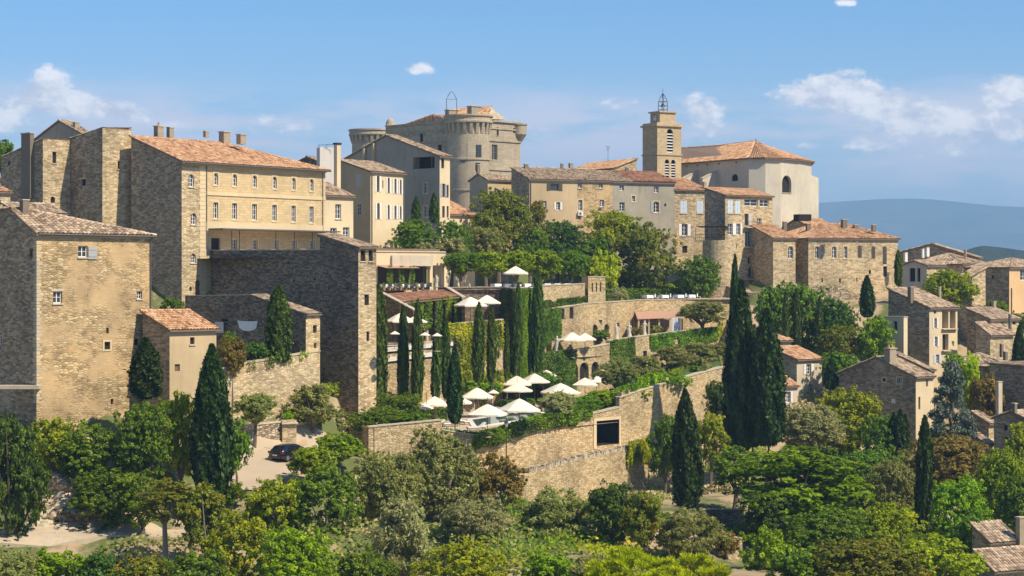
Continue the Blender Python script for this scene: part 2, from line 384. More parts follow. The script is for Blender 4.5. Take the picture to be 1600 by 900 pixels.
def ground_mat():
    m, t = new_mat('ground_soil')
    g = nd(t, 'ShaderNodeNewGeometry').outputs['Position']
    n1 = noise(t, g, 0.12, 6.0, 0.6); n2 = noise(t, g, 1.8, 6.0, 0.7); n3 = noise(t, g, 9.0, 3.0)
    earth = mixc(t, n2, (.30, .20, .115), (.50, .39, .255))
    grass = mixc(t, n2, (.07, .095, .028), (.17, .18, .065))
    col = mixc(t, smooth(t, mth(t, 'ADD', n1, mth(t, 'MULTIPLY', n2, .25)), 0.56, 0.68), earth, grass)
    far = smooth(t, nd(t, 'ShaderNodeSeparateXYZ', {0: g}).outputs[1], 450.0, 900.0)
    fg = mixc(t, smooth(t, noise(t, g, 0.006, 8.0, 0.7), .42, .6), (.035, .055, .022), (.12, .125, .06))
    col = mixc(t, far, col, fg)
    finish(t, col, 0.95, mth(t, 'ADD', n2, mth(t, 'MULTIPLY', n3, .4)), 0.7, 0.15, 0.1)
ground_mat()
def hills_mat():
    m, t = new_mat('hill_forest')
    g = nd(t, 'ShaderNodeNewGeometry').outputs['Position']
    n = noise(t, g, 0.004, 10.0, 0.7)
    finish(t, mixc(t, smooth(t, n, .35, .65), (.028, .045, .02), (.085, .095, .05)), 0.95, n, 1.0, 60.0, 0.1)
hills_mat()
def water_mat():
    m, t = new_mat('pool_water')
    g = nd(t, 'ShaderNodeNewGeometry').outputs['Position']
    b = finish(t, (.035, .10, .10), 0.06, noise(t, g, 2.5, 3.0), 0.15, 0.05, 0.5)
water_mat()
# ------------------------------------------------------------------ terrain
# terraces of the hotel garden: plan outline in (column, depth) pairs and floor height; the hillside is kept below them
TERR = {
 'pool':    ([(541, 196), (576, 184), (690, 187), (745, 188.5), (968, 206), (985, 262), (820, 262), (700, 250), (560, 232)], -15.75),
 'olive':   ([(968, 206), (1040, 212), (1137, 222), (1143, 270), (1010, 262), (980, 258)], -13.4),
 'gallery': ([(843, 243), (912, 249), (952, 254), (990, 292), (840, 285)], -10.6),
 'statue':  ([(952, 254), (1015, 262), (1128, 272), (1150, 300), (975, 296)], -9.0),
 'lower':   ([(588, 207), (706, 214), (720, 262), (600, 250)], -7.7),
 'middle':  ([(700, 219), (786, 226), (800, 265), (690, 250)], -5.8),
 'upper':   ([(783, 240), (805, 234), (842, 246), (914, 255), (925, 285), (720, 275), (600, 250), (592, 232), (640, 236), (706, 240)], -1.85),
 'lounge':  ([(868, 257), (914, 261), (991, 269), (1000, 300), (880, 290)], -4.0),
 'dining':  ([(991, 270), (1065, 277), (1150, 284), (1160, 305), (1000, 300)], -3.6),
}
def in_poly(x, y, poly, grow=0.0):
    c = np.mean(poly, axis=0); p = poly
    if grow:
        d = poly - c; p = c + d * (1 + grow / np.maximum(np.linalg.norm(d, axis=1, keepdims=True), 1e-6))
    ins = np.zeros(np.shape(x), bool); n = len(p); j = n - 1
    for i in range(n):
        xi, yi = p[i]; xj, yj = p[j]
        cond = ((yi > y) != (yj > y)) & (x < (xj - xi) * (y - yi) / (yj - yi + 1e-12) + xi)
        ins ^= cond; j = i
    return ins
TPOLY = {k: (np.array([tuple(PX(a, b)) for a, b in v[0]]), v[1]) for k, v in TERR.items()}
CTRL = [  # (column, row, depth) of points of the hillside
 (-100, 850, 158), (0, 842, 157), (130, 842, 157), (280, 845, 158), (60, 800, 160), (60, 705, 163), (130, 705, 164), (200, 700, 165), (-60, 690, 165),
 (57, 640, 168), (160, 640, 170), (-60, 640, 172), (250, 640, 175), (330, 770, 164), (370, 735, 172), (420, 722, 176), (470, 712, 182), (520, 712, 184), (390, 760, 170), (330, 650, 182), (430, 650, 189), (520, 640, 194),
 (420, 800, 160), (540, 770, 172), (560, 830, 160), (690, 820, 165), (680, 770, 176), (760, 790, 174), (820, 800, 178), (880, 790, 182), (1000, 775, 192), (1100, 785, 190), (1100, 770, 198),
 (1000, 770, 205), (1060, 765, 208), (880, 870, 152), (1150, 890, 150),  (1300, 900, 165), (1200, 830, 180),
 (1400, 830, 190), (1550, 880, 178), (1650, 900, 170), (1500, 760, 215), (1380, 720, 228), (1250, 720, 222), (1600, 740, 215), (1460, 660, 240), (1330, 660, 240), (1580, 690, 235), (1230, 640, 236), (1290, 620, 246),
 (1450, 610, 258), (1560, 615, 255), (1650, 600, 262), (1350, 540, 275), (1240, 540, 262), (1430, 560, 268), (1530, 560, 268), (1600, 540, 275), (1200, 500, 280), (1300, 490, 285), (1390, 475, 285), (1450, 480, 282), (1560, 490, 285), (1650, 480, 290),
 (1150, 470, 280), (1060, 450, 285), (1000, 440, 278), (900, 420, 274), (800, 410, 268), (700, 400, 256), (620, 395, 248), (900, 370, 285), (800, 350, 285), (1000, 390, 285), (700, 350, 290), (740, 330, 310), (600, 330, 300),
 (1100, 410, 295), (1200, 400, 300), (1300, 400, 310), (1450, 430, 310), (1600, 430, 320), (520, 390, 240), (330, 400, 230), (400, 400, 250), (200, 420, 235), (60, 400, 240), (-100, 400, 240), (560, 530, 212),
 (830, 800, 181), (870, 795, 184), (915, 790, 188), (960, 786, 192), (1005, 782, 198.5), (1040, 782, 200), (1130, 440, 292), (1165, 462, 285), (1195, 470, 280), (1210, 450, 292), (1240, 460, 284), (1300, 470, 284), (1380, 470, 288),
 (330, 590, 188), (420, 570, 194), (480, 600, 194), (250, 560, 185), (560, 620, 200),
]
cp = np.array([tuple(P(*c)) for c in CTRL])
extra = [(0, 0, -2.2), (-60, 10, -4), (60, 10, -4), (0, 30, -10), (-60, 40, -13), (60, 40, -13), (0, 65, -18), (-80, 70, -19), (80, 70, -20), (0, 95, -23), (-60, 100, -23.5), (50, 100, -24.5), (110, 100, -27), (-120, 120, -22),
         (0, 125, -26.5), (-40, 125, -26.5), (45, 125, -26.5), (-20, 112, -26), (20, 112, -26.5), (-30, 138, -26), (0, 138, -26), (25, 138, -26.3), (-10, 148, -25), (15, 150, -25), (-35, 146, -25), (80, 130, -27), (140, 150, -29), (-120, 180, -12), (-120, 240, 0), (160, 220, -28), (160, 300, -20), (-60, 320, 2), (0, 340, 2), (60, 350, -2), (140, 360, -14), (-140, 340, 2), (0, 400, -12), (120, 420, -35), (-150, 420, -10), (220, 260, -32), (220, 360, -40)]
cp = np.vstack([cp, np.array(extra, float)])
def tz(x, y):
    x = np.asarray(x, float); y = np.asarray(y, float); sh = x.shape; xf = x.ravel(); yf = y.ravel()
    out = np.empty(len(xf))
    for k in range(0, len(xf), 4000):
        dx = xf[k:k + 4000, None] - cp[None, :, 0]; dy = yf[k:k + 4000, None] - cp[None, :, 1]
        w = 1.0 / (dx * dx + dy * dy + 14.0) ** 2.1
        out[k:k + 4000] = (w * cp[None, :, 2]).sum(1) / w.sum(1)
    r = np.maximum(np.abs(xf) - 200, 0) + np.maximum(yf - 420, 0) + np.maximum(-yf, 0) * .3
    s = np.clip(r / 500, 0, 1); s = s * s * (3 - 2 * s)
    out = out * (1 - s) + (-105 + 18 * np.sin(xf / 900.) * np.cos(yf / 1300.)) * s
    for k, (poly, zt) in TPOLY.items():
        out = np.where(in_poly(xf, yf, poly, 1.8), np.minimum(out, zt - (3.2 if k == 'pool' else 1.2)), out)
    return out.reshape(sh)
def tz1(x, y): return float(tz(np.array([x]), np.array([y]))[0])
def build_ground():
    ax = np.concatenate([-np.geomspace(14000, 130, 26), np.arange(-120, 201, 2.0), np.geomspace(210, 14000, 26)])
    ay = np.concatenate([[-600, -200, -60, -20], np.arange(0, 110, 5.0), np.arange(110, 331, 2.0), np.geomspace(336, 15000, 34)])
    X, Y = np.meshgrid(ax, ay); Z = tz(X, Y)
    Z = Z + np.where((Y > 110) & (Y < 330), 0.22 * np.sin(X * .9 + Y * .33) * np.sin(Y * .71 - X * .27), 0)
    for poly, zt in TPOLY.values(): Z = np.where(in_poly(X, Y, poly, 1.8), np.minimum(Z, zt - 1.0), Z)
    n, m = X.shape; idx = np.arange(n * m).reshape(n, m)
    q = np.stack([idx[:-1, :-1], idx[:-1, 1:], idx[1:, 1:], idx[1:, :-1]], -1).reshape(-1, 4)
    me = np_mesh('ground', np.stack([X, Y, Z], -1).reshape(-1, 3), q, ['ground_soil'])
    me.polygons.foreach_set('use_smooth', [True] * len(me.polygons))
    o = bpy.data.objects.new('ground', me); COL.objects.link(o); structure(o)
build_ground()
def build_hills(name, Y0, depth, prof, zb, seed, amp):
    """a range seen from afar: ridge line given as (column, row) pairs at depth Y0, slopes falling to the plain"""
    rs = np.random.default_rng(seed)
    cols = np.linspace(-900, 3300, 320); rows = np.interp(cols, [p[0] for p in prof], [p[1] for p in prof])
    ph = rs.uniform(0, 6.28, 12); V = []
    for j in range(26):
        s = j / 25.0
        Yv = Y0 - depth * s
        x = (cols - 800) / F * Y0
        zr = (HZ - rows) / F * Y0
        z = zb + (zr - zb) * (1 - s) ** 1.25
        gully = sum(np.sin(x / (Y0 * .045 / (k + 1)) + ph[k] + s * (k % 4)) / (k + 1.5) for k in range(9))
        z = z + gully * amp * math.sin(math.pi * min(1, s * 1.05)) + gully * amp * .06
        V.append(np.stack([x, np.full_like(x, Yv) + gully * amp * 1.5 * s, z], -1))
    V.append(np.stack([x, np.full_like(x, Y0 + depth * .4), np.full_like(x, zb)], -1)); V.insert(0, V.pop())
    V = np.array(V); n, m = V.shape[:2]; idx = np.arange(n * m).reshape(n, m)
    q = np.stack([idx[:-1, :-1], idx[1:, :-1], idx[1:, 1:], idx[:-1, 1:]], -1).reshape(-1, 4)
    me = np_mesh(name, V.reshape(-1, 3), q, ['hill_forest'])
    me.polygons.foreach_set('use_smooth', [True] * len(me.polygons))
    o = bpy.data.objects.new(name, me); COL.objects.link(o); structure(o)
build_hills('mountain_range', 9500, 2900, [(-900, 400), (0, 380), (700, 365), (1100, 335), (1220, 322), (1285, 316), (1340, 313), (1380, 310), (1420, 309), (1460, 311), (1500, 316), (1550, 321), (1600, 324), (1700, 330), (2200, 350), (3300, 390)], -110, 3, 46)
build_hills('wooded_hill', 1900, 600, [(-900, 440), (1200, 430), (1420, 412), (1500, 394), (1532, 383), (1565, 386), (1600, 391), (1700, 398), (2000, 420), (3300, 440)], -112, 5, 7)
# ------------------------------------------------------------------ building kit
def V3(p2, z): return Vector((p2[0], p2[1], z))
class Face:
    """one upright wall plane from plan point A to B with outward normal to the right of A->B"""
    def __init__(s, A, B):
        s.A = Vector(A[:2]); s.B = Vector(B[:2]); d = s.B - s.A; s.L = d.length; s.e = d / s.L; s.n = Vector((s.e.y, -s.e.x))
    def pt(s, u, z, d=0.0):
        p = s.A + s.e * u + s.n * d; return Vector((p.x, p.y, z))
    def u(s, px):
        q = ray_line(px, s.A, s.B); return (q - s.A).dot(s.e)
    def Y(s, px): return ray_line(px, s.A, s.B).y
    def rect(s, x0, y0, x1, y1):
        u0, u1 = s.u(x0), s.u(x1)
        if u0 > u1: u0, u1 = u1, u0
        Ym = s.Y((x0 + x1) / 2); return u0, u1, zpix(y1, Ym), zpix(y0, Ym)

def wall_panel(mb, fc, top, zb, ops, depth=0.25, m=0):
    m0 = m
    us = sorted(set([0.0, fc.L] + [min(max(t[0], 0), fc.L) for t in top] + [x for o in ops for x in (o['u0'], o['u1'])]))
    zs = sorted(set([zb] + [x for o in ops for x in (o['z0'], o['z1'])])) + [1e6]
    tu = [t[0] for t in top]; tzv = [t[1] for t in top]
    zt = lambda u: float(np.interp(u, tu, tzv))
    for i in range(len(us) - 1):
        a, b = us[i], us[i + 1]
        if b - a < 1e-5: continue
        for j in range(len(zs) - 1):
            z0, z1 = zs[j], zs[j + 1]; um = (a + b) / 2; zm = (z0 + min(z1, 1e5)) / 2
            if any(o['u0'] < um < o['u1'] and o['z0'] < zm < o['z1'] for o in ops): continue
            la, ha, lb, hb = min(z0, zt(a)), min(z1, zt(a)), min(z0, zt(b)), min(z1, zt(b))
            pts = [fc.pt(a, la)]
            if True: pts.append(fc.pt(b, lb))
            if hb - lb > 1e-5: pts.append(fc.pt(b, hb))
            if ha - la > 1e-5: pts.append(fc.pt(a, ha))
            if len(pts) >= 3: mb.poly(pts, m)
    for o in ops:
        u0, u1, z0, z1 = o['u0'], o['u1'], o['z0'], o['z1']; d = -o.get('depth', depth)
        zs_ = z1
        m = 1 if o.get('deep') else m0  # reveals of deep openings coloured near black for their unlit depth
        if o.get('arch'):
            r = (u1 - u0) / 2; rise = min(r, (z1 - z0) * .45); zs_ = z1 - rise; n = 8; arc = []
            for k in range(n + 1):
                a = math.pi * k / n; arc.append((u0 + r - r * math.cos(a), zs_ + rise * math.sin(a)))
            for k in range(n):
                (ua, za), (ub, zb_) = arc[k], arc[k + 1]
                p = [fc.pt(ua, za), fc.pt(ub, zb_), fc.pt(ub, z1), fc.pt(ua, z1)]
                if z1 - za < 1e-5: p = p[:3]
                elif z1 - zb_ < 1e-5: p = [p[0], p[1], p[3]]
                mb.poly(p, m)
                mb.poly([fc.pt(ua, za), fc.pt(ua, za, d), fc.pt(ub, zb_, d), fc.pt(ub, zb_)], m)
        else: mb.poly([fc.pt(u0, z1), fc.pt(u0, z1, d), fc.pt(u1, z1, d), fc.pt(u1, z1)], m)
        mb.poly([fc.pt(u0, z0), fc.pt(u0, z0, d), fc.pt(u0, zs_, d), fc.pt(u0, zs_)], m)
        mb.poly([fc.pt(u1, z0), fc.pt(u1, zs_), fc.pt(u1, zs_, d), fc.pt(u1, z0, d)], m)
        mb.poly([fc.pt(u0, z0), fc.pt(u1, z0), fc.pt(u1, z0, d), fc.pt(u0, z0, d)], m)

SHC = {'B': 'shutter_blue', 'G': 'shutter_grey', 'T': 'shutter_taupe', 'K': 'shutter_brown', 'W': 'white_paint'}
def window_unit(root, fc, o):
    """window part with frame, bars, shutters, sill and surround as its pieces"""
    u0, u1, z0, z1 = o['u0'], o['u1'], o['z0'], o['z1']; k = o['code']; w = u1 - u0; h = z1 - z0
    dp = o.get('depth', .25)
    fb = lambda mb, a, b, c, d_, near, far, mi=0: mb.box(fc.pt(a, c, near), fc.e.to_3d() * (b - a), fc.n.to_3d() * (far - near), Vector((0, 0, d_ - c)), mi)
    par = None
    if k in ('c', 'd', 'g', 't'):
        mb = MB(); mb.poly([fc.pt(u0 - .02, z0 - .02, -dp + .01), fc.pt(u1 + .02, z0 - .02, -dp + .01), fc.pt(u1 + .02, z1 + .02, -dp + .01), fc.pt(u0 - .02, z1 + .02, -dp + .01)])
        fb(mb, u0 - .02, u1 + .02, z0 - .02, z1 + .02, -dp - .06, -dp)
        par = mb.build(o.get('name', 'window'), {'c': 'window_glass', 'd': 'dark_inside', 'g': 'window_glass', 't': 'teal_glass'}[k], root)
    if k == 'D':
        mb = MB(); fb(mb, u0 - .02, u1 + .02, z0, z1 + .02, -dp, -dp + .07)
        for q in range(4): fb(mb, u0 + w * (q + .08) / 4, u0 + w * (q + .92) / 4, z0 + .05, z1 - .02, -dp + .07, -dp + .09)
        par = mb.build('door', o.get('mat', 'wood'), root)
    if k == 'c' or k == 't':
        f = MB(); t = min(.09, w * .11); n0, n1 = -dp + .012, -dp + .06
        for (a, b, c, d_) in ((u0, u0 + t, z0, z1), (u1 - t, u1, z0, z1), (u0 + t, u1 - t, z0, z0 + t), (u0 + t, u1 - t, z1 - t, z1)): fb(f, a, b, c, d_, n0, n1)
        if w > .5: fb(f, (u0 + u1) / 2 - t * .45, (u0 + u1) / 2 + t * .45, z0 + t, z1 - t, n0, n1 - .005)
        for q in range(1, o.get('bars', 3)): fb(f, u0 + t, u1 - t, z0 + h * q / o.get('bars', 3) - .02, z0 + h * q / o.get('bars', 3) + .02, n0, n1 - .012)
        f.build('frame', o.get('fm', 'white_paint'), par)
    if k == 'l':
        mb = MB(); fb(mb, u0 - .02, u1 + .02, z0 - .02, z1 + .02, -dp - .3, -dp - .25)
        par = mb.build('belfry_opening', 'dark_inside', root)
        n = o.get('bars', 8)
        for q in range(n):
            s = MB(); c = z0 + h * (q + .1) / n
            if c + h * .45 / n > z1 - w * .3: continue
            s.box(fc.pt(u0, c, -.06), fc.e.to_3d() * w, fc.n.to_3d() * -.03, Vector((0, 0, h * .34 / n)))
            s.build('louvre', 'white_paint', par)
    if k == 's':
        mb = MB(); fb(mb, u0 - .02, u1 + .02, z0 - .02, z1 + .02, -dp - .05, -dp)
        par = mb.build('window', 'window_glass', root)
        for (a, b) in ((u0, (u0 + u1) / 2 - .012), ((u0 + u1) / 2 + .012, u1)):
            s = MB(); fb(s, a, b, z0, z1, -.06, -.01)
            for q in range(3): fb(s, a + .03, b - .03, z0 + h * (q + .12) / 3, z0 + h * (q + .88) / 3, -.01, .012)
            s.build('shutter', SHC[o.get('sh', 'B')], par)
    elif o.get('sh') and par:
        sw = w * o.get('sw', .5)
        for sd_ in o.get('sides', 'lr'):
            a, b = (u0 - sw - .02, u0 - .02) if sd_ == 'l' else (u1 + .02, u1 + sw + .02)
            s = MB(); fb(s, a, b, z0, z1, .015, .055)
            for q in range(3): fb(s, a + .03, b - .03, z0 + h * (q + .12) / 3, z0 + h * (q + .88) / 3, .055, .07)
            s.build('shutter', SHC[o['sh']], par)
    if o.get('sur') and par:
        s = MB(); t = .16
        for (a, b, c, d_) in ((u0 - t, u0, z0 - t, z1 + t), (u1, u1 + t, z0 - t, z1 + t), (u0, u1, z1, z1 + t)): fb(s, a, b, c, d_, -.02, .035)
        fb(s, u0 - t - .05, u1 + t + .05, z0 - t * 1.0 - .0, z0 - .002, .036, .09) if False else fb(s, u0, u1, z0 - t, z0 - .002, -.02, .06)
        s.build('window_surround', o.get('surm', 'trim_stone'), par)
    elif o.get('sill') and par:
        s = MB(); fb(s, u0 - .1, u1 + .1, z0 - .12, z0 - .003, -.1, .1); s.build('window_sill', 'coping_stone', par)
    if o.get('lintel') and par:
        s = MB(); fb(s, u0 - .18, u1 + .18, z1 + .003, z1 + .2, -.1, .03); s.build('lintel', 'coping_stone', par)

def mk_ops(fc, wins):
    ops = []
    for w in wins:
        x0, y0, x1, y1, code = w[:5]; o = dict(w[5]) if len(w) > 5 else {}
        o['u0'], o['u1'], o['z0'], o['z1'] = fc.rect(x0, y0, x1, y1)
        o['u0'] = max(o['u0'], .06); o['u1'] = min(o['u1'], fc.L - .06)
        if o['u1'] - o['u0'] < .08: continue
        o['code'] = code[0]; o['arch'] = 'a' in code[1:]
        if code[0] == 's': o.setdefault('depth', .2)
        ops.append(o)
    return ops

class Tiles:
    def __init__(s): s.v = []; s.r = []; s.n = 0
    def plane(s, poly, tw=.26, tl=.46, rs=None):
        rs = RNG
        A, B = Vector(poly[0]), Vector(poly[1]); e = (B - A).normalized()
        nrm = Vector((0, 0, 0))
        for i in range(1, len(poly) - 1): nrm += (Vector(poly[i]) - A).cross(Vector(poly[i + 1]) - A)
        nrm.normalize()
        if nrm.z < 0: nrm = -nrm
        up = nrm.cross(e)
        if up.z < 0: up = -up
        pl = [((Vector(p) - A).dot(e), (Vector(p) - A).dot(up)) for p in poly]
        tmin = min(p[0] for p in pl); tmax = max(p[0] for p in pl)
        E, U, Nn, O = (np.array(q) for q in (e, up, nrm, A))
        nc = max(2, int(round((tmax - tmin) / tw))); w = (tmax - tmin) / nc
        ang = np.linspace(0, math.pi, 5)
        for c in range(nc):
            t = tmin + (c + .5) * w; ss = []
            for i in range(len(pl)):
                (x0, y0), (x1, y1) = pl[i], pl[(i + 1) % len(pl)]
                if (x0 - t) * (x1 - t) < 0: ss.append(y0 + (y1 - y0) * (t - x0) / (x1 - x0))
            if len(ss) < 2: continue
            s0, s1 = min(ss), max(ss)
            if s1 - s0 < .1: continue
            nt = max(1, int(round((s1 - s0) / tl))); L = (s1 - s0) / nt
            k = np.arange(nt)
            lo = s0 + k * L - .04 + rs.normal(0, .018, nt); hi = s0 + (k + 1) * L + .05
            tc_ = t + rs.normal(0, .012, nt)
            R0 = w * .47; R1 = w * .41; hgt = .85
            for (sv, rr, dz) in ((lo, R0, .045), (hi, R1, .012)):
                P_ = O + tc_[:, None, None] * E + sv[:, None, None] * U + (-rr * np.cos(ang))[None, :, None] * E + (rr * hgt * np.sin(ang) + dz)[None, :, None] * Nn
                if sv is lo: a = P_
                else: b = P_
            s.v.append(np.concatenate([a, b], 1)); s.r.append(np.repeat(rs.random(nt), 4))
    def cap(s, p, q, r=.16, n_per=.42):
        """row of ridge tiles from p to q"""
        p, q = Vector(p), Vector(q); d = q - p; L = d.length
        if L < .3: return
        e = d / L; sd_ = e.cross(Vector((0, 0, 1))).normalized(); up = sd_.cross(e); nt = max(1, int(L / n_per)); k = np.arange(nt)
        ang = np.linspace(0, math.pi, 5); E, S, U, O = (np.array(x) for x in (e, sd_, up, p)); l = L / nt
        rows = []
        for (sv, rr, dz) in ((k * l, r, .05), ((k + 1) * l + .05, r * .85, .02)):
            rows.append(O + sv[:, None, None] * E + (-rr * np.cos(ang))[None, :, None] * S + (rr * .8 * np.sin(ang) + dz - .02)[None, :, None] * U)
        s.v.append(np.concatenate(rows, 1)); s.r.append(np.repeat(RNG.random(nt), 4))
    def build(s, parent, mat, off):
        if not s.v: return
        v = np.concatenate(s.v, 0); n = len(v); base = (np.arange(n) * 10)[:, None, None]
        q = np.array([[i, i + 1, i + 6, i + 5] for i in range(4)])[None] + base
        me = np_mesh('roof_tiles', v.reshape(-1, 3) - np.array(off), q.reshape(-1, 4), [mat], np.concatenate(s.r))
        o = bpy.data.objects.new('roof_tiles', me); COL.objects.link(o); o.parent = parent; o['kind'] = 'stuff'

def build_roof(root, planes, mat, caps=(), tw=.26, thick=.14):
    mb = MB(); tl = Tiles()
    for poly in planes:
        poly = [Vector(p) for p in poly]
        nrm = Vector((0, 0, 0))
        for i in range(1, len(poly) - 1): nrm += (poly[i] - poly[0]).cross(poly[i + 1] - poly[0])
        if nrm.z < 0: poly = [poly[1], poly[0]] + poly[2:][::-1]
        low = [p - Vector((0, 0, thick)) for p in poly]
        mb.poly(poly); mb.poly(low[::-1])
        for i in range(len(poly)):
            j = (i + 1) % len(poly); mb.poly([poly[i], low[i], low[j], poly[j]])
        tl.plane(poly, tw)
    r = mb.build('roof', 'roof_deck', root)
    for c in caps: tl.cap(*c)
    tl.build(r, mat, root.location)
    return r

def chimney(root, c, w, d, h, rz=.7, mat='chimney_stone', pots=1, cap=True, parent=None):
    mb = MB(); mb.cbox(c, w, d, h, rz)
    ch = mb.build('chimney', mat, parent or root)
    top = Vector(c) + Vector((0, 0, h))
    if cap:
        m2 = MB(); m2.cbox(top, w * 1.2, d * 1.2, .1, rz); m2.build('chimney_cap', 'coping_stone', ch)
    for i in range(pots):
        m3 = MB(); a = (i - (pots - 1) / 2) * w / max(pots, 1)
        p = top + Vector((math.cos(rz) * a, math.sin(rz) * a, .1)); m3.lathe(p, [(.16, 0), (.13, .35), (.16, .36), (.02, .42)], 8)
        m3.build('chimney_pot', 'terracotta', ch)
    return ch

class House: pass
def house(name, label, C, R, L=None, dep=8.0, th=45.0, py=None, ze=None, roof='shed_r', pitch=.33, mr='rubble', ml=None, tiles='tiles_old', wr=(), wl=(),
          zb=None, ov=.35, tw=.26, fr=.5, hf=.6, split=None, genoise=True, chim=(), cat='house', group=None, wb=(), back=None, pipe=()):
    h = House(); t = math.radians(th)
    c0 = PX(*C); er = Vector((math.cos(t), math.sin(t))); el_ = Vector((-math.sin(t), math.cos(t)))
    h.er, h.el = er, el_
    a = (ray_line(R, c0, c0 + er) - c0).dot(er)
    b = (ray_line(L, c0, c0 + el_) - c0).dot(el_) if L is not None else dep
    if back: b = back
    h.a, h.b, h.c0 = a, b, c0
    E2 = lambda s, tt: c0 + er * s + el_ * tt
    c = [c0, E2(a, 0), E2(a, b), E2(0, b)]; h.c = c
    ze = zpix(py, C[1]) if ze is None else ze; h.ze = ze
    if zb is None: zb = min(tz1(p.x, p.y) for p in c) - 1.5
    h.zb = zb
    root = thing(name, label, cat, (c0.x, c0.y, zb), group); h.root = root
    p = pitch; o = ov; E = lambda s, tt, z: V3(E2(s, tt), z)
    zc = [ze] * 4; apex = {}; planes = []; caps = []
    if roof == 'shed_r':
        zc = [ze, ze, ze + p * b, ze + p * b]
        planes = [[E(-o * .5, -o, ze - p * o), E(a + o * .5, -o, ze - p * o), E(a + o * .5, b + .15, ze + p * (b + .15)), E(-o * .5, b + .15, ze + p * (b + .15))]]
        caps = [(planes[0][3], planes[0][2])]
    elif roof == 'shed_rh':
        zc = [ze, ze, ze, ze + p * b]; zr = ze + p * b
        planes = [[E(-o * .5, -o, ze - p * o), E(a + o, -o, ze - p * o), E(a * hf, b, zr), E(-o * .5, b, zr)],
                  [E(a + o, -o, ze - p * o), E(a + o, b, ze - p * o), E(a * hf, b, zr)]]
        caps = [(planes[0][3], planes[0][2]), (planes[0][1], planes[0][2])]
    elif roof == 'shed_l':
        zc = [ze, ze + p * a, ze + p * a, ze]
        planes = [[E(-o, -o * .5, ze - p * o), E(-o, b + o * .5, ze - p * o), E(a + .15, b + o * .5, ze + p * (a + .15)), E(a + .15, -o * .5, ze + p * (a + .15))]]
    elif roof == 'shed_down_r':
        zc = [ze, ze - p * a, ze - p * a, ze]
        planes = [[E(a + o, -o * .5, ze - p * (a + o)), E(a + o, b + o * .5, ze - p * (a + o)), E(-.15, b + o * .5, ze + p * .15), E(-.15, -o * .5, ze + p * .15)]]
    elif roof == 'shed_back':
        zc = [ze, ze, ze - p * b, ze - p * b]
        planes = [[E(-o * .5, b + o, ze - p * (b + o)), E(a + o * .5, b + o, ze - p * (b + o)), E(a + o * .5, -.2, ze + p * .2), E(-o * .5, -.2, ze + p * .2)]]
    elif roof == 'gable_r':
        m_ = b * fr; zr = ze + p * m_; p2 = (zr - ze) / (b - m_)
        planes = [[E(-o * .6, -o, ze - p * o), E(a + o * .6, -o, ze - p * o), E(a + o * .6, m_, zr), E(-o * .6, m_, zr)],
                  [E(-o * .6, b + o, ze - p2 * o), E(a + o * .6, b + o, ze - p2 * o), E(a + o * .6, m_, zr), E(-o * .6, m_, zr)]]
        caps = [(planes[0][3], planes[0][2])]; apex = {1: (m_, zr), 3: (b - m_, zr)}
    elif roof == 'gable_l':
        m_ = a * fr; zr = ze + p * m_; p2 = (zr - ze) / (a - m_)
        planes = [[E(-o, -o * .6, ze - p * o), E(-o, b + o * .6, ze - p * o), E(m_, b + o * .6, zr), E(m_, -o * .6, zr)],
                  [E(a + o, -o * .6, ze - p2 * o), E(a + o, b + o * .6, ze - p2 * o), E(m_, b + o * .6, zr), E(m_, -o * .6, zr)]]
        caps = [(planes[0][3], planes[0][2])]; apex = {0: (m_, zr), 2: (a - m_, zr)}
    elif roof == 'hip':
        m_ = b / 2; k = min(m_ * hf / .6, a / 2 - .05); zr = ze + p * m_
        r0, r1 = E(k, m_, zr), E(a - k, m_, zr)
        q = [E(-o, -o, ze - p * o), E(a + o, -o, ze - p * o), E(a + o, b + o, ze - p * o), E(-o, b + o, ze - p * o)]
        planes = [[q[0], q[1], r1, r0], [q[1], q[2], r1], [q[2], q[3], r0, r1], [q[3], q[0], r0]]
        caps = [(r0, r1), (q[0], r0), (q[1], r1), (q[2], r1), (q[3], r0)]
    h.planes = planes; h.zc = zc
    mats = [mr, ml or mr]
    wins = [list(wr), list(wb), [], list(wl)]; h.faces = []
    for i in range(4):
        A, B = c[i], c[(i + 1) % 4]; z0, z1 = zc[i], zc[(i + 1) % 4]
        segs = [(A, B, z0, z1, None)]
        if i == 0 and split:
            mid = ray_line(split[0], A, B); f_ = (mid - A).length / (B - A).length; zm = z0 + (z1 - z0) * f_
            segs = [(A, mid, z0, zm, split[1]), (mid, B, zm, z1, None)]
        for (A_, B_, za, zb_, sm) in segs:
            fc = Face(A_, B_); h.faces.append(fc)
            top = [(0, za), (fc.L, zb_)]
            if i in apex: top = [(0, za), (apex[i][0], apex[i][1]), (fc.L, zb_)]
            ws = [w for w in wins[i] if 0.02 < fc.u((w[0] + w[2]) / 2) < fc.L - .02]
            ops = mk_ops(fc, ws); mb = MB(); wall_panel(mb, fc, top, zb, ops)
            mb.build('wall', sm or (mats[0] if i in (0, 1) else mats[1]), root)
            for op in ops: window_unit(root, fc, op)
    if roof == 'flat':
        mb = MB(); mb.poly([E(0, 0, ze - .35), E(a, 0, ze - .35), E(a, b, ze - .35), E(0, b, ze - .35)]); mb.build('roof', 'coping_stone', root)
        mb = MB()
        for i in range(4):
            fc = Face(c[i], c[(i + 1) % 4]); mb.box(fc.pt(-.06 if i % 2 == 0 else .36, ze + .002 * i, .06), fc.e.to_3d() * (fc.L + (.12 if i % 2 == 0 else -.72)), fc.n.to_3d() * -.42, Vector((0, 0, .12)))
        mb.build('coping', 'coping_stone', root)
    elif planes: h.roof = build_roof(root, planes, tiles, caps, tw)
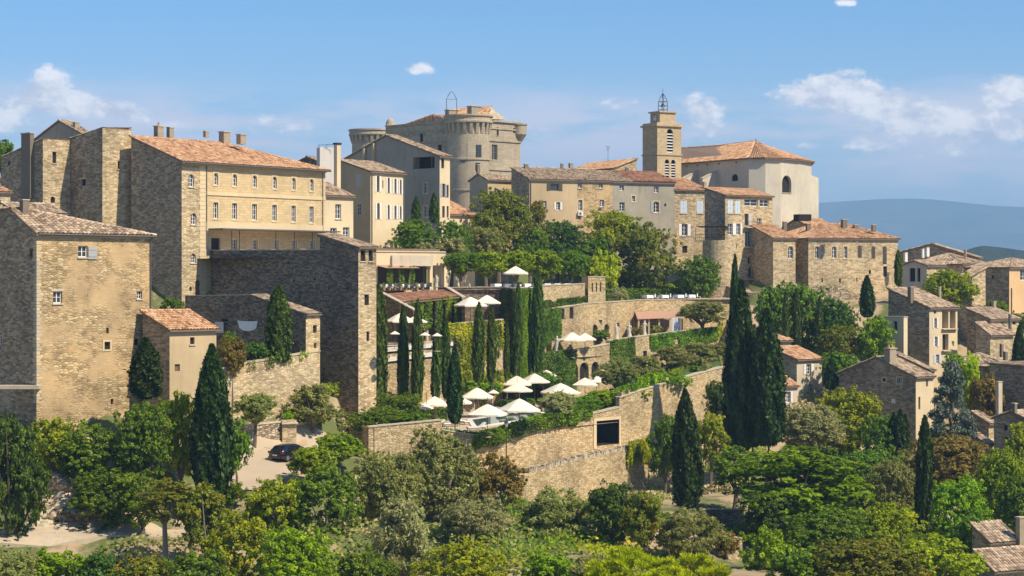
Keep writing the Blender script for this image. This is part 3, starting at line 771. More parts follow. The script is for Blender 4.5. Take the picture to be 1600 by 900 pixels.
    if genoise and planes and roof in ('shed_r', 'gable_r', 'hip', 'shed_rh'):
        fc = Face(c[0], c[1]); mb = MB()
        mb.box(fc.pt(-.02, ze - .42 - p * .1, 0.003), fc.e.to_3d() * (fc.L + .04), fc.n.to_3d() * (o * .45), Vector((0, 0, .16)))
        mb.box(fc.pt(-.04, ze - .26 - p * .1, 0.003), fc.e.to_3d() * (fc.L + .08), fc.n.to_3d() * (o * .8), Vector((0, 0, .10)))
        mb.build('eaves_cornice', 'coping_stone', root)
    for (fi, pxp, y0, y1) in pipe:
        fc = Face(c[fi], c[(fi + 1) % 4]); u = fc.u(pxp); Yp = fc.Y(pxp); mb = MB(); mb.tube([fc.pt(u, zpix(y1, Yp), .1), fc.pt(u, zpix(y0, Yp), .1)], .07, 6); mb.build('drainpipe', 'zinc', root)
    for ch in chim:
        px, y0, y1, wpx = ch[:4]; opt = ch[4] if len(ch) > 4 else {}
        best = None; d = Vector(((px - 800) / F, 1, (HZ - y0) / F))
        for pl in planes:
            n = (pl[1] - pl[0]).cross(pl[2] - pl[0]); dn = d.dot(n)
            if abs(dn) < 1e-9: continue
            Yc = pl[0].dot(n) / dn
            cy = sum(q.y for q in pl) / len(pl)
            if min(q.y for q in pl) - 3 < Yc < max(q.y for q in pl) + 3 and (best is None or Yc < best): best = Yc
        Yc = opt.get('Y') or best or (c0.y + b * .4)
        base = P(px, y0, Yc) - Vector((0, 0, .5)); w = wpx / F * Yc
        chimney(root, base, w, opt.get('d', w * .8), (y0 - y1) / F * Yc + .5, opt.get('rz', t), opt.get('mat', 'chimney_stone'), opt.get('pots', 1), opt.get('cap', True))
    return h
# ------------------------------------------------------------------ the old houses on the left
def custom_house(name, label, pts, zb, tops, mats, wins=None, planes=(), tiles='tiles_old', caps=(), tw=.26, cat='house', roofz=None):
    """walls over a free outline (column, depth), each corner with its own top"""
    c = [PX(*p) for p in pts]; n = len(c); root = thing(name, label, cat, (c[0].x, c[0].y, zb)); faces = []
    for i in range(n):
        fc = Face(c[i], c[(i + 1) % n]); faces.append(fc)
        tp = [(0, tops[i]), (fc.L, tops[(i + 1) % n])]
        ops = mk_ops(fc, (wins or {}).get(i, ())); mb = MB(); wall_panel(mb, fc, tp, zb, ops)
        mb.build('wall', mats[i] if isinstance(mats, (list, tuple)) else mats, root)
        for o in ops: window_unit(root, fc, o)
    if planes: build_roof(root, planes, tiles, caps, tw)
    return root, faces, c

# left tower house: free outline, the roof falls from a short crest at the left to the right-hand corner
TH = math.radians(45)
def rect_plan(C, R, L, th=45.0):
    t = math.radians(th); c0 = PX(*C); er = Vector((math.cos(t), math.sin(t))); el_ = Vector((-math.sin(t), math.cos(t)))
    a = (ray_line(R, c0, c0 + er) - c0).dot(er); b = (ray_line(L, c0, c0 + el_) - c0).dot(el_)
    return c0, er, el_, a, b
def left_tower():
    c0, er, el_, a, b = rect_plan((57, 165), 236, -16)
    E = lambda s, t, z: V3(c0 + er * s + el_ * t, z)
    ze = zpix(363, 165); zb = -15.5
    root = thing('tower_house', 'tall patched stone tower house with tiled roof at the far left', 'house', (c0.x, c0.y, zb))
    c = [c0, c0 + er * a, c0 + er * a + el_ * b, c0 + el_ * b]
    zr = zpix(327, 168.5)
    us = 3.2
    fr_ = Face(c[0], c[1]); ops = mk_ops(fr_, [(122, 384, 137, 402, 'c', {'sill': 1, 'bars': 2}), (83, 455, 97, 474, 'c', {'sill': 1, 'lintel': 1, 'bars': 2}), (214, 455, 222, 467, 'c', {'sill': 1, 'bars': 2}),
              (166, 512, 170, 521, 'd'), (163, 534, 172, 546, 'd', {'sur': 1}), (210, 529, 217, 540, 'd', {'sill': 1}), (173, 623, 177, 632, 'd')])
    mb = MB(); wall_panel(mb, fr_, [(0, ze), (fr_.L, ze)], zb, ops); mb.build('wall', 'rubble_patched', root)
    for o in ops: window_unit(root, fr_, o)
    # grey shutter hanging open beside the top window
    u0, u1, z0, z1 = fr_.rect(137.5, 386, 151, 405); sh = MB(); sh.box(fr_.pt(u0, z0, .03), fr_.e.to_3d() * (u1 - u0), fr_.n.to_3d() * .06, Vector((0, 0, z1 - z0)))
    for q in (.2, .75): sh.box(fr_.pt(u0 + .05, z0 + (z1 - z0) * q, .09), fr_.e.to_3d() * (u1 - u0 - .1), fr_.n.to_3d() * .03, Vector((0, 0, .1)))
    sh.build('shutter', 'shutter_grey', root)
    for i in (1, 2):
        fc = Face(c[i], c[(i + 1) % 4]); mb = MB(); wall_panel(mb, fc, [(0, ze), (fc.L, ze if i == 1 else zr)], zb, []); mb.build('wall', 'rubble', root)
    fl = Face(c[3], c[0]); ops = mk_ops(fl, [(46, 388, 51, 402, 'd'), (-3, 524, 3, 538, 'c')])
    mb = MB(); wall_panel(mb, fl, [(0, zr), (fl.L - us * 1.25, zr), (fl.L, ze)], zb, ops); mb.build('wall', 'rubble_shaded', root)
    for o in ops: window_unit(root, fl, o)
    o = .35
    q0, q1 = E(-o * .6, -o, ze - .12), E(a + o, -o, ze - .12); q2 = E(a + o, b, ze - .12); k0 = E(-o * .6, us * 1.25, zr + .05); k1 = E(-o * .6, b, zr + .05); k2 = E(1.2, us * 1.35, zr + .08)
    build_roof(root, [[q0, q1, k2, k0], [q1, q2, E(1.2, b, zr + .08), k2], [k0, k2, E(1.2, b, zr + .08), k1]], 'tiles_old', [(q1, k2), (k0, k2)], tw=.40)
    mb = MB(); mb.box(fr_.pt(0, ze - .42, .003), fr_.e.to_3d() * fr_.L, fr_.n.to_3d() * .14, Vector((0, 0, .14))); mb.box(fr_.pt(0, ze - .28, .003), fr_.e.to_3d() * fr_.L, fr_.n.to_3d() * .27, Vector((0, 0, .13)))
    mb.build('eaves_cornice', 'coping_stone', root)
    g = MB(); g.tube([fr_.pt(.02, ze - .16, .40), fr_.pt(fr_.L + .2, ze - .2, .40)], .07, 6); g.build('gutter', 'zinc', root)
    g = MB(); g.tube([fr_.pt(fr_.L - .1, ze - .2, .36), fr_.pt(fr_.L - .1, ze - .6, .1), fr_.pt(fr_.L - .1, zpix(486, 173), .1)], .06, 6); g.build('drainpipe', 'zinc', root)
    # quoins: larger dressed blocks up the near corner
    z = zb + 4.5; k = 0
    while z < ze - .6:
        hh = random.uniform(.26, .36); w = (.55 if k % 2 else .34) * random.uniform(.85, 1.1)
        m_ = MB(); m_.box(fr_.pt(-.012, z, .014), fr_.e.to_3d() * w, fr_.n.to_3d() * -.02, Vector((0, 0, hh - .04)))
        m_.box(fl.pt(fl.L + .014, z + .001, .012), fl.e.to_3d() * -(.9 - w), fl.n.to_3d() * -.02, Vector((0, 0, hh - .042)))
        m_.build('quoin', 'trim_stone' if random.random() < .35 else 'coping_stone', root); z += hh; k += 1
    chimney(root, P(38, 340, 168), .62, .6, 1.5, TH, 'chimney_dark', 0)
    mb = MB(); mb.box(P(-30, 608, 164.6), (er * 0 + Vector((5.0, -.1))).to_3d(), Vector((0, 1.2, 0)), Vector((0, 0, .3))); mb.build('ledge', 'coping_stone', root)
left_tower()

house('lean_to_house', 'low plastered lean-to with a tiled roof against the tower house', (265, 169), 338, 223, th=45, py=514, roof='shed_r', pitch=.36, mr='plaster_beige', ml='rubble_shaded', tiles='tiles_orange',
      wr=[(297, 527, 304, 538, 'd', {'sill': 1}), (273, 569, 281, 580, 'D')], tw=.34, genoise=False)
house('low_house', 'low tiled house wedged behind the tower house roof', (30, 192), 101, 4, py=331, roof='shed_r', pitch=.30, mr='rubble', ml='rubble_dark', chim=[], zb=-4)
house('small_house', 'sliver of sunlit stone house at the left edge under the dark wall', (-40, 205), 16, dep=6, py=297, roof='shed_r', pitch=.3, mr='rubble', tiles='tiles_orange', zb=-3, wr=[(-4, 312, 1, 322, 'd')])
house('red_roof_house', 'reddish tiled roof peeking out at the left edge', (-60, 246), 6, dep=8, py=276, roof='shed_r', pitch=.32, mr='rubble', tiles='tiles_orange', zb=2)

def stepped_block(name, label, pts, tops, wins, roofpoly, zb=-2):
    c = [PX(*p) for p in pts]
    pl = [[V3(c[i], tops[i] + .06) for i in roofpoly]]
    return custom_house(name, label, pts, zb, tops, ['rubble', 'rubble', 'rubble_shaded', 'rubble_shaded'], wins, pl, 'tiles_old')
def side(C, px, dirn):
    """depth of column px on the line from C at 45 degrees, right ('r') or left ('l')"""
    c0 = PX(*C); d = Vector((1, 1)) if dirn == 'r' else Vector((-1, 1)); return ray_line(px, c0, c0 + d).y
A0 = (67, 221.3); A1 = (110, side(A0, 110, 'r')); A3 = (2, side(A0, 2, 'l'))
a2 = PX(*A1) + (PX(*A3) - PX(*A0)); A2 = (800 + F * a2.x / a2.y, a2.y)
blk, fcs, cc = stepped_block('tower_block', 'slim sunlit stone block with shed roof and a tall chimney breast', [A0, A1, A2, A3],
    [zpix(217, A0[1]), zpix(219, A1[1]), zpix(246, A2[1]) , zpix(246, A3[1])], {0: [(82, 237, 88, 255, 'd', {'sill': 1, 'lintel': 1}), (79, 307, 86, 317, 'da')], 3: [(12, 252, 16, 258, 'd')]}, [3, 2, 1, 0])
f = fcs[3]; u0, u1 = sorted((f.u(39), f.u(53))); mb = MB(); mb.box(f.pt(u0, zpix(310, 223), .003), f.e.to_3d() * (u1 - u0), f.n.to_3d() * .5, Vector((0, 0, zpix(209, 223) - zpix(310, 223))))
ch = mb.build('chimney_breast', 'chimney_dark', blk)
mb = MB(); mb.box(f.pt(u0 - .1, zpix(209, 223), -.1), f.e.to_3d() * (u1 - u0 + .2), f.n.to_3d() * .7, Vector((0, 0, .12))); mb.build('chimney_cap', 'coping_stone', ch)
B0 = (160, 219.2); B1 = (206, side(B0, 206, 'r')); B3 = (109, side(B0, 109, 'l')); b2 = PX(*B1) + (PX(*B3) - PX(*B0)); B2 = (800 + F * b2.x / b2.y, b2.y)
stepped_block('tower_block', 'tall plain stone block with one small window beside the large hotel', [B0, B1, B2, B3],
    [zpix(199, B0[1]), zpix(203, B1[1]), zpix(217, B2[1]), zpix(217, B3[1])], {0: [(184, 252, 188, 264, 'd', {'sill': 1})], 3: [(127, 280, 134, 290, 'd', {'lintel': 1})]}, [3, 2, 1, 0])
house('gabled_house', 'grey gabled house rising behind the stone blocks', (136, 243), 150, 52, py=212, roof='gable_r', pitch=.36, mr='plaster_grey', tiles='tiles_old', zb=2, chim=[(119, 200, 192, 8, {'pots': 0})])

# ------------------------------------------------------------------ the hotel
ht_c = (284, 215.0)
rows = []
ux = [(334, 341), (363.5, 370.5), (394.5, 401.5), (426, 432.5), (456, 462), (484, 490)]
for i, (x0, x1) in enumerate(ux):
    d = i * 1.9; rows.append((x0, 270.5 + d, x1 - .3, 289 + d, 'ca', {'sur': 1, 'bars': 3}))
    d = i * 1.3; rows.append((x0 - 1, 316 + d, x1 - .3, 341.5 + d, 'c', {'sur': 1, 'bars': 3}))
for i, x in enumerate([363, 395, 427.5, 456, 484]): rows.append((x, 374 + i * .3, x + 7.5, 390, 'c', {'bars': 3, 'sur': 1}))
rows.append((330, 372, 344, 391, 'd'))
strip = [(294.5, 272, 303, 292, 'ca', {'sill': 1}), (298.5, 333, 307, 351, 'ca', {'sill': 1}), (298, 396, 306, 411, 'ca', {'sill': 1}), (296, 448, 299.5, 454, 'd'), (305, 437, 313, 461, 'Da')]
ht = house('hotel_building', 'long cream hotel with two rows of six windows and a broad tiled roof', ht_c, 508, 205, th=52, py=250, roof='shed_rh', pitch=.36, mr='hotel_render', ml='rubble_shaded', tiles='tiles_orange',
     wr=strip + rows, split=(320, 'rubble'), hf=.62, ov=.55, cat='hotel', tw=.3, zb=-9,
     chim=[(248, 212, 198, 12, {'pots': 1}), (266, 209, 200, 9, {'pots': 0}), (351, 224, 207, 14, {'pots': 0}), (377, 219, 211, 12, {'pots': 0}), (322, 208, 206, 7, {'pots': 0})], pipe=[(0, 322, 254, 388), (0, 503.5, 264, 386)])
f = Face(ht.c[0], ht.c[1]); u0, u1 = f.u(321), f.L
for (py, t, pr) in ((302.5, .38, .10), (354, .95, .14), (256.5, .45, .16)):
    z = zpix(py, f.Y(330)); mb = MB(); mb.box(f.pt(u0, z - t / 2, .004), f.e.to_3d() * (u1 - u0 + .02), f.n.to_3d() * pr, Vector((0, 0, t))); mb.build('string_course', 'trim_stone', ht.root)
for (x0, x1) in ((311, 322), (501.5, 508)):   # raised corner piers
    z0, z1 = -6.0, ht.ze - .5; ua, ub = f.u(x0), min(f.u(x1), f.L + .01); z = z0; k = 0
    while z < z1:
        hh = min(.48, z1 - z); mb = MB(); mb.box(f.pt(ua + (.0 if k % 2 else .12), z, .003), f.e.to_3d() * (ub - ua - (.0 if k % 2 else .12)), f.n.to_3d() * .05, Vector((0, 0, hh - .03))); mb.build('quoin', 'trim_stone', ht.root); z += hh; k += 1
# veranda roof over the lowest row of windows
zv = zpix(361, f.Y(400)); mb = MB(); mb.box(f.pt(u0 + .3, zv, .16), f.e.to_3d() * (u1 - u0 - .3), f.n.to_3d() * 2.4, Vector((0, 0, .16))); ver = mb.build('veranda_roof', 'zinc', ht.root)
for px in (345, 357, 414, 443, 471, 499):
    mb = MB(); u = f.u(px); mb.tube([f.pt(u, zv - 3.2, 1.8), f.pt(u, zv, 1.8)], .045, 6); mb.build('veranda_post', 'iron', ver)
g = MB(); g.tube([f.pt(.0, ht.ze - .28, .66), f.pt(f.L + .3, ht.ze - .3, .66)], .09, 6); g.build('gutter', 'zinc', ht.root)

# great shaded retaining wall and its tower
D0 = (560, 200.0); D1 = (588, side(D0, 588, 'r')); DL = (500, side(D0, 500, 'l')); DW = (317, side(D0, 317, 'l'))
dl = PX(*DL); d1 = PX(*D1); d2 = d1 + (dl - PX(*D0)); D2 = (800 + F * d2.x / d2.y, d2.y)
tz_c = [zpix(386, 200), zpix(386, 201.8), zpix(366, D2[1]), zpix(369, DL[1])]
dpl = [V3(PX(*p), z + .05) for p, z in zip([D0, D1, D2, DL], tz_c)]
ctr = sum(dpl, Vector()) / 4; dpl = [p + (p - ctr).normalized() * .4 for p in dpl]
tw_root, tw_f, _ = custom_house('wall_tower', 'tall shaded stone tower with sloping roof at the end of the terrace wall', [D0, D1, D2, DL], -17, tz_c, ['rubble', 'rubble', 'rubble_dark', 'rubble_dark'],
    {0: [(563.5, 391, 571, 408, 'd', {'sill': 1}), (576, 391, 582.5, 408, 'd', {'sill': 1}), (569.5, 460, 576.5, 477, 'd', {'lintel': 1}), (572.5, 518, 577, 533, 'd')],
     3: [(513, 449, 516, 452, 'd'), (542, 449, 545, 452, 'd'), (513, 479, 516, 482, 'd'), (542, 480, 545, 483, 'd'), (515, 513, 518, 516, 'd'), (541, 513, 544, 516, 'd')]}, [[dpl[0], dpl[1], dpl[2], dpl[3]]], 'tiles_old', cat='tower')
mb = MB(); f = Face(PX(*DW), PX(*DL)); f = Face(f.A - f.n * .12, f.B - f.n * .12)
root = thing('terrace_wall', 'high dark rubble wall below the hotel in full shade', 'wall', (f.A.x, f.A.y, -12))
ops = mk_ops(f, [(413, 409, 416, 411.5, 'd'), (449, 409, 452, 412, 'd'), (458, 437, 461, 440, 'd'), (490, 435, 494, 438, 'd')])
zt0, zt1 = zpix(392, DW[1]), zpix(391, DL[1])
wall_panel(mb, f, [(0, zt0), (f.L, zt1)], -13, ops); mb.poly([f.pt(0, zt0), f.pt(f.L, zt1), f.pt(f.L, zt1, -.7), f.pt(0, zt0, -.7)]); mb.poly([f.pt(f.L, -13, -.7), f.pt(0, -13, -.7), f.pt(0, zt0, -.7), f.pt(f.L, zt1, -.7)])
mb.build('wall', 'rubble_dark', root)
for o in ops: o['name'] = 'weep_hole'; window_unit(root, f, o)
k = 0; u = 0
while u < f.L - .3:
    w = random.uniform(.5, .95); w = min(w, f.L - u); mb = MB(); mb.box(f.pt(u + .01, zt0 + (zt1 - zt0) * u / f.L + .003, .06), f.e.to_3d() * (w - .025), f.n.to_3d() * -.82, Vector((0, 0, random.uniform(.09, .15)))); mb.build('coping_stone', 'coping_stone', root); u += w
tp = MB(); q = [f.pt(0, zt0 - .9, -.5), f.pt(f.L, zt0 - .9, -.5), V3(ht.c[1], zt0 - .9), V3(ht.c[0] + (ht.c[1] - ht.c[0]) * .1, zt0 - .9)]; tp.poly(q); structure(tp.build('hotel_terrace', 'paving'))

# lower shaded wall with a little stair house, the lit garden wall below it
E0 = (478, 192.0); E1 = (500, side(E0, 500, 'r')); EL = (396, side(E0, 396, 'l')); EW = (288, side(E0, 288, 'l')); e2 = PX(*E1) + (PX(*EL) - PX(*E0)); E2_ = (800 + F * e2.x / e2.y, e2.y)
te = [zpix(491, 192), zpix(490, E1[1]), zpix(462, E2_[1]), zpix(462, EL[1])]
epl = [V3(PX(*p), z + .04) for p, z in zip([E0, E1, E2_, EL], te)]; ctr = sum(epl, Vector()) / 4; epl = [p + (p - ctr).normalized() * .3 for p in epl]
custom_house('stair_house', 'narrow stone stair house with a long sloping roof below the dark wall', [E0, E1, E2_, EL], -14, te, ['rubble', 'rubble', 'rubble_dark', 'rubble_dark'],
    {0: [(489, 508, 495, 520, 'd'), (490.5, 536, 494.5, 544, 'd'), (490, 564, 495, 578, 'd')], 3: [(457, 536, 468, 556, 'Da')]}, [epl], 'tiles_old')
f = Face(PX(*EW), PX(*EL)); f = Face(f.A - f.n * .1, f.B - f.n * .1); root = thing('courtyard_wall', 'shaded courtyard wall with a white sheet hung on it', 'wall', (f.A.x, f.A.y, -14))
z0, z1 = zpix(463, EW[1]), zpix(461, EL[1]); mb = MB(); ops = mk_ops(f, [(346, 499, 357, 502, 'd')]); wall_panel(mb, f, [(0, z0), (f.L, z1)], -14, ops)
mb.poly([f.pt(0, z0), f.pt(f.L, z1), f.pt(f.L, z1, -.6), f.pt(0, z0, -.6)]); mb.poly([f.pt(f.L, -14, -.6), f.pt(0, -14, -.6), f.pt(0, z0, -.6), f.pt(f.L, z1, -.6)]); mb.build('wall', 'rubble_dark', root)
for o in ops: window_unit(root, f, o)
mb = MB(); mb.box(f.pt(0, z0 + .002, .05), (f.pt(f.L, z1) - f.pt(0, z0)), f.n.to_3d() * -.7, Vector((0, 0, .1))); mb.build('coping', 'coping_stone', root)
# white sheet sagging between two pegs
sh = MB(); uA, uB = f.u(373.5), f.u(405.5); Ym = f.Y(390); n = 14
for i in range(n):
    for j in range(6):
        def sp(a, b):
            dp = math.sqrt(max(0, 1 - (2 * a - 1) ** 2)) ** .6 * (zpix(501, Ym) - zpix(516.5, Ym)); return f.pt(uA + (uB - uA) * a, zpix(501, Ym) - .06 * math.sin(math.pi * a) - dp * b, .22 + .04 * math.sin(a * 17 + b * 3))
        sh.poly([sp(i / n, (j + 1) / 6), sp((i + 1) / n, (j + 1) / 6), sp((i + 1) / n, j / 6), sp(i / n, j / 6)])
tag(sh.build('white_sheet', 'table_linen'), 'white sheet sagging on the shaded courtyard wall', 'sheet')
mb = MB(); a = f.pt(f.u(340), zpix(520, f.Y(348)), .3); mb.box(a, f.e.to_3d() * 1.5, f.n.to_3d() * .08, Vector((0, 0, 1.15))); tag(mb.build('notice_board', 'white_render'), 'pale upright panel leaning at the shaded courtyard wall', 'board')
# ------------------------------------------------------------------ houses between the hotel and the castle
house('annex_house', 'small cream annex with brown tiled roof beside the hotel end', (503, 234), 552, dep=5, th=45, py=304, roof='shed_r', pitch=.34, mr='plaster_cream', tw=.3,
      wr=[(524, 319, 533, 342, 'c', {'sill': 1}), (536, 355, 546, 372, 'c'), (516, 356, 526, 374, 'c')])
house('shuttered_house', 'cream house with two rows of tall shuttered windows and shaded side', (579, 250), 632, 531, th=52, py=267, roof='shed_r', pitch=.30, mr='plaster_cream', ml='plaster_beige', tw=.3,
      wr=[(588.5, 275, 592.5, 300, 'g', {'sh': 'W', 'sw': .6}), (605.5, 278, 608.5, 302, 'g', {'sh': 'W', 'sw': .7}), (616, 279.5, 619, 303, 'g', {'sh': 'W', 'sw': .7}), (624.5, 281, 627, 304, 'g', {'sh': 'W', 'sw': .7}),
          (597.5, 282, 599, 294, 'd'), (589, 317, 593, 343, 'ga', {'sh': 'W', 'sw': .6}), (605.5, 320, 608.5, 343, 'ga', {'sh': 'W', 'sw': .7}), (616, 321, 619, 343, 'ga', {'sh': 'W', 'sw': .7}), (624.5, 322, 627, 343, 'ga', {'sh': 'W', 'sw': .7})],
      wl=[(556, 272, 564, 292, 's', {'sh': 'T'}), (557, 318, 564, 336, 'c', {'sill': 1})], pipe=[(0, 580.5, 270, 380), (0, 630.5, 276, 380)])
st = thing('chimney_stack', 'white rendered flue box with tall slim chimney between two roofs', 'chimney', P(508, 310, 243))
mb = MB(); mb.cbox(P(509, 312, 244), 1.95, 1.6, zpix(231, 244) - zpix(312, 244), math.radians(20)); mb.build('flue_box', 'white_render', st)
mb = MB(); mb.cbox(P(527, 312, 240.5), .62, .62, zpix(226, 240.5) - zpix(312, 240.5), math.radians(45)); mb.build('chimney_shaft', 'plaster_cream', st)
mb = MB(); mb.cbox(P(527, 226, 240.5), .8, .8, .22, math.radians(45)); mb.build('chimney_cap', 'iron', st)
mb = MB(); p0 = P(498, 231, 243); p1 = P(523, 230, 243)
for p in (p0, p1, (p0 + p1) / 2): mb.tube([p, p + Vector((0, 0, .35))], .03, 5)
mb.tube([p0 + Vector((0, 0, .35)), p1 + Vector((0, 0, .35))], .03, 5); mb.build('railing', 'iron', st)
house('brown_roof_house', 'dark gable tip showing behind the hotel roof end', (494, 255), 505, 468, py=250, roof='gable_r', pitch=.3, mr='rubble_dark', zb=0)
gh = house('gabled_house', 'large grey gabled house with a wide loggia opening under the castle', (687, 268), 703, 531, th=47, py=243, roof='gable_r', pitch=.315, mr='plaster_cream', ml='plaster_grey', tw=.3, genoise=False,  # grey left face: its shade is put into the plaster colour
      wr=[(689.5, 247, 694, 263, 'd'), (691, 287, 695, 308, 'g', {'sh': 'G', 'sw': .6}), (698, 289, 701, 309, 'g'), (691, 322, 695, 340, 'g'), (698, 322, 701, 340, 'g')],
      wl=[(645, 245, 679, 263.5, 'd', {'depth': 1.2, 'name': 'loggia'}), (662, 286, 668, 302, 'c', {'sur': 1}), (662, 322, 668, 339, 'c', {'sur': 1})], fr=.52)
f = gh.faces[-1] if False else Face(gh.c[3], gh.c[0])
for px in (651, 672): u = f.u(px); mb = MB(); mb.box(f.pt(u, zpix(263.5, f.Y(px)), -.25), f.e.to_3d() * .15, f.n.to_3d() * -.2, Vector((0, 0, 1.66))); mb.build('loggia_post', 'wood', gh.root)
for (px, y0, y1) in ((572, 262, 232), (587, 258, 224)):
    mb = MB(); u = f.u(px); mb.box(f.pt(u - .3, zpix(y0, f.Y(px)) - .8, .05), f.e.to_3d() * .34, f.n.to_3d() * .45, Vector((0, 0, zpix(y1, f.Y(px)) - zpix(y0, f.Y(px)) + .8))); mb.build('flue', 'plaster_beige', gh.root)
house('low_house', 'little terracotta roof below the round castle tower', (700, 272), 742, dep=6, py=334, roof='shed_r', pitch=.4, mr='plaster_cream', tiles='tiles_orange', genoise=False)

# ------------------------------------------------------------------ castle
def castle():
    CS = 'castle_stone'; c0, er, el_, a, b = rect_plan((738, 328.2), 813, 606, 45)
    E = lambda s, t, z: V3(c0 + er * s + el_ * t, z)
    zt = zpix(188, 331.5); zb = 4
    root = thing('castle', 'old grey castle with round towers crowning the village', 'castle', (c0.x, c0.y, zb))
    c = [c0, c0 + er * a, c0 + er * a + el_ * b, c0 + el_ * b]
    wins = [[(776, 199, 779, 212, 'd', {'sur': 1, 'surm': CS}), (768.5, 226, 777, 250, 'c', {'sur': 1, 'surm': CS, 'bars': 2, 'fm': CS}), (802, 200, 806, 208, 'd')], [], [],
            [(626, 213, 630, 223, 'd'), (656, 209, 661, 222, 'd'), (684, 226, 690, 240, 'd'), (655, 230, 662, 236, 'd'), (622, 236, 627, 244, 'd')]]
    for i in range(4):
        fc = Face(c[i], c[(i + 1) % 4]); ops = mk_ops(fc, wins[i]); mb = MB(); wall_panel(mb, fc, [(0, zt), (fc.L, zt)], zb, ops); mb.build('wall', CS, root)
        for o in ops: window_unit(root, fc, o)
        if i in (0, 3):
            for (dz, t_, pr) in ((-.25, .3, .3), (-1.5, .22, .16), (-3.6, .3, .18), (-8.6, .3, .18)):
                mb = MB(); mb.box(fc.pt(.0, zt + dz, .003), fc.e.to_3d() * fc.L, fc.n.to_3d() * pr, Vector((0, 0, t_))); mb.build('string_course', CS, root)
        if i == 3:   # small pediments over the upper windows
            for px in (628, 659, 687, 642):
                u = fc.u(px); z = zt - 2.2; mb = MB()
                for s in (-1, 1): mb.tube([fc.pt(u + s * 1.0, z, .1), fc.pt(u, z + .75, .1)], .1, 5)
                mb.build('pediment', CS, root)
    # roof behind the parapet: long low roof plus a gabled block with a sunlit end
    zr = zt - .5; m_ = b * .5
    rf = build_roof(root, [[E(.8, b * .05, zr), E(a - .3, b * .05, zr), E(a - .3, m_, zr + 1.9), E(.8, m_, zr + 1.9)], [E(.8, b * .98, zr), E(a - .3, b * .98, zr), E(a - .3, m_, zr + 1.9), E(.8, m_, zr + 1.9)],
                           [E(.8, b * .05, zr), E(.8, b * .98, zr), E(.8, m_, zr + 1.9)], [E(a - .3, b * .05, zr), E(a - .3, b * .98, zr), E(a - .3, m_, zr + 1.9)]], 'tiles_orange', [], .34)
    A, B, T = P(762, 186, 329.3), P(791, 187, 334.9), P(768, 168, 332.6)
    dpt = Vector((-6.5, 5.0, 0)); mb = MB(); mb.poly([A, B, T]); mb.poly([A + dpt, T + dpt, B + dpt]); mb.poly([A + dpt, A, T, T + dpt]); mb.poly([B, B + dpt, T + dpt, T]); mb.build('gable', CS, root)
    mb = MB(); up = Vector((0, 0, .12)); mb.poly([A + dpt + up, A + up, T + up, T + dpt + up]); k = build_roof(root, [[A + up - Vector((.1, .3, .1)), A + dpt + up - Vector((.1, .3, .1)), T + dpt + up, T + up]], 'tiles_orange', [(T + up, T + dpt + up)], .34)
    chimney(root, P(741, 184, 332.6), 2.0, 1.4, 1.9, .6, 'chimney_stone', 0); chimney(root, P(706, 186, 336), 2.0, 1.3, 1.5, .6, 'chimney_stone', 0)
    # front round tower
    def round_tower(px, Y, rpx, ytop, yband, ycorb, ybot, cor=22):
        cc = P(px, ybot, Y); r = rpx / F * Y; z = lambda py: zpix(py, Y) - cc.z
        mb = MB(); mb.lathe(cc, [(r * .88, -6), (r * .88, z(yband))], 40)
        mb.lathe(cc, [(r, z(yband)), (r * 1.035, z(yband) + .12), (r * 1.035, z(yband) + .4), (r, z(yband) + .5), (r, z(ytop) - .35), (r * 1.05, z(ytop) - .25), (r * 1.05, z(ytop)), (r * .85, z(ytop) + .02), (r * .8, z(ytop) - .4), (.01, z(ytop) - .4)], 40)
        mb.lathe(cc, [(r * .88, z(yband) - .001), (r, z(yband))], 40)
        t_ = mb.build('round_tower', CS, root)
        for k in range(cor):
            a_ = 2 * math.pi * k / cor; d = Vector((math.cos(a_), math.sin(a_), 0)); s = Vector((-d.y, d.x, 0)); h0 = z(ycorb); h1 = z(yband); w = 2 * math.pi * r / cor * .45
            q = MB(); n = 4
            pts = [(r * .86, h0), (r * .90, h0 + (h1 - h0) * .12), (r * .95, h0 + (h1 - h0) * .5), (r, h1), (r * .86, h1)]
            L_ = [cc + d * x + Vector((0, 0, y)) - s * w / 2 for x, y in pts]; R_ = [p + s * w for p in L_]
            q.poly(L_); q.poly(R_[::-1])
            for i in range(5): j = (i + 1) % 5; q.poly([L_[i], R_[i], R_[j], L_[j]])
            q.build('corbel', CS, t_)
        return cc, r, t_
    cc, r, t_ = round_tower(732, 323.7, 37, 181, 194, 212, 320)
    for (py, pr) in ((250, .06), (298, .05)):
        mb = MB(); mb.lathe(V3(cc, zpix(py, 323.7)), [(r * .9, -.15), (r * .88 + pr * 3, -.12), (r * .88 + pr * 3, .12), (r * .88, .16)], 40); mb.build('string_course', CS, t_)
    # windows let into the drum: framed recess boxes
    for (px, y0, y1, w) in ((748.5, 228, 247, 1.0), (747, 256, 268, .8), (724, 252.5, 255, .9)):
        dx = (px - 732) / F * 323.7; ang = math.asin(max(-1, min(1, dx / (r * .88)))); d = Vector((math.sin(ang), -math.cos(ang), 0)); s = Vector((d.y * -1, d.x, 0)).normalized(); z0, z1 = zpix(y1, 323.7), zpix(y0, 323.7); o = V3(cc, 0) + d * (r * .88)
        q = MB(); q.box(o - s * w / 2 - d * .15 + Vector((0, 0, z0)), s * w, d * .21, Vector((0, 0, z1 - z0))); wd = q.build('window', 'window_glass', t_)
    round_tower(579, 356.2, 33, 203, 213, 226, 260)
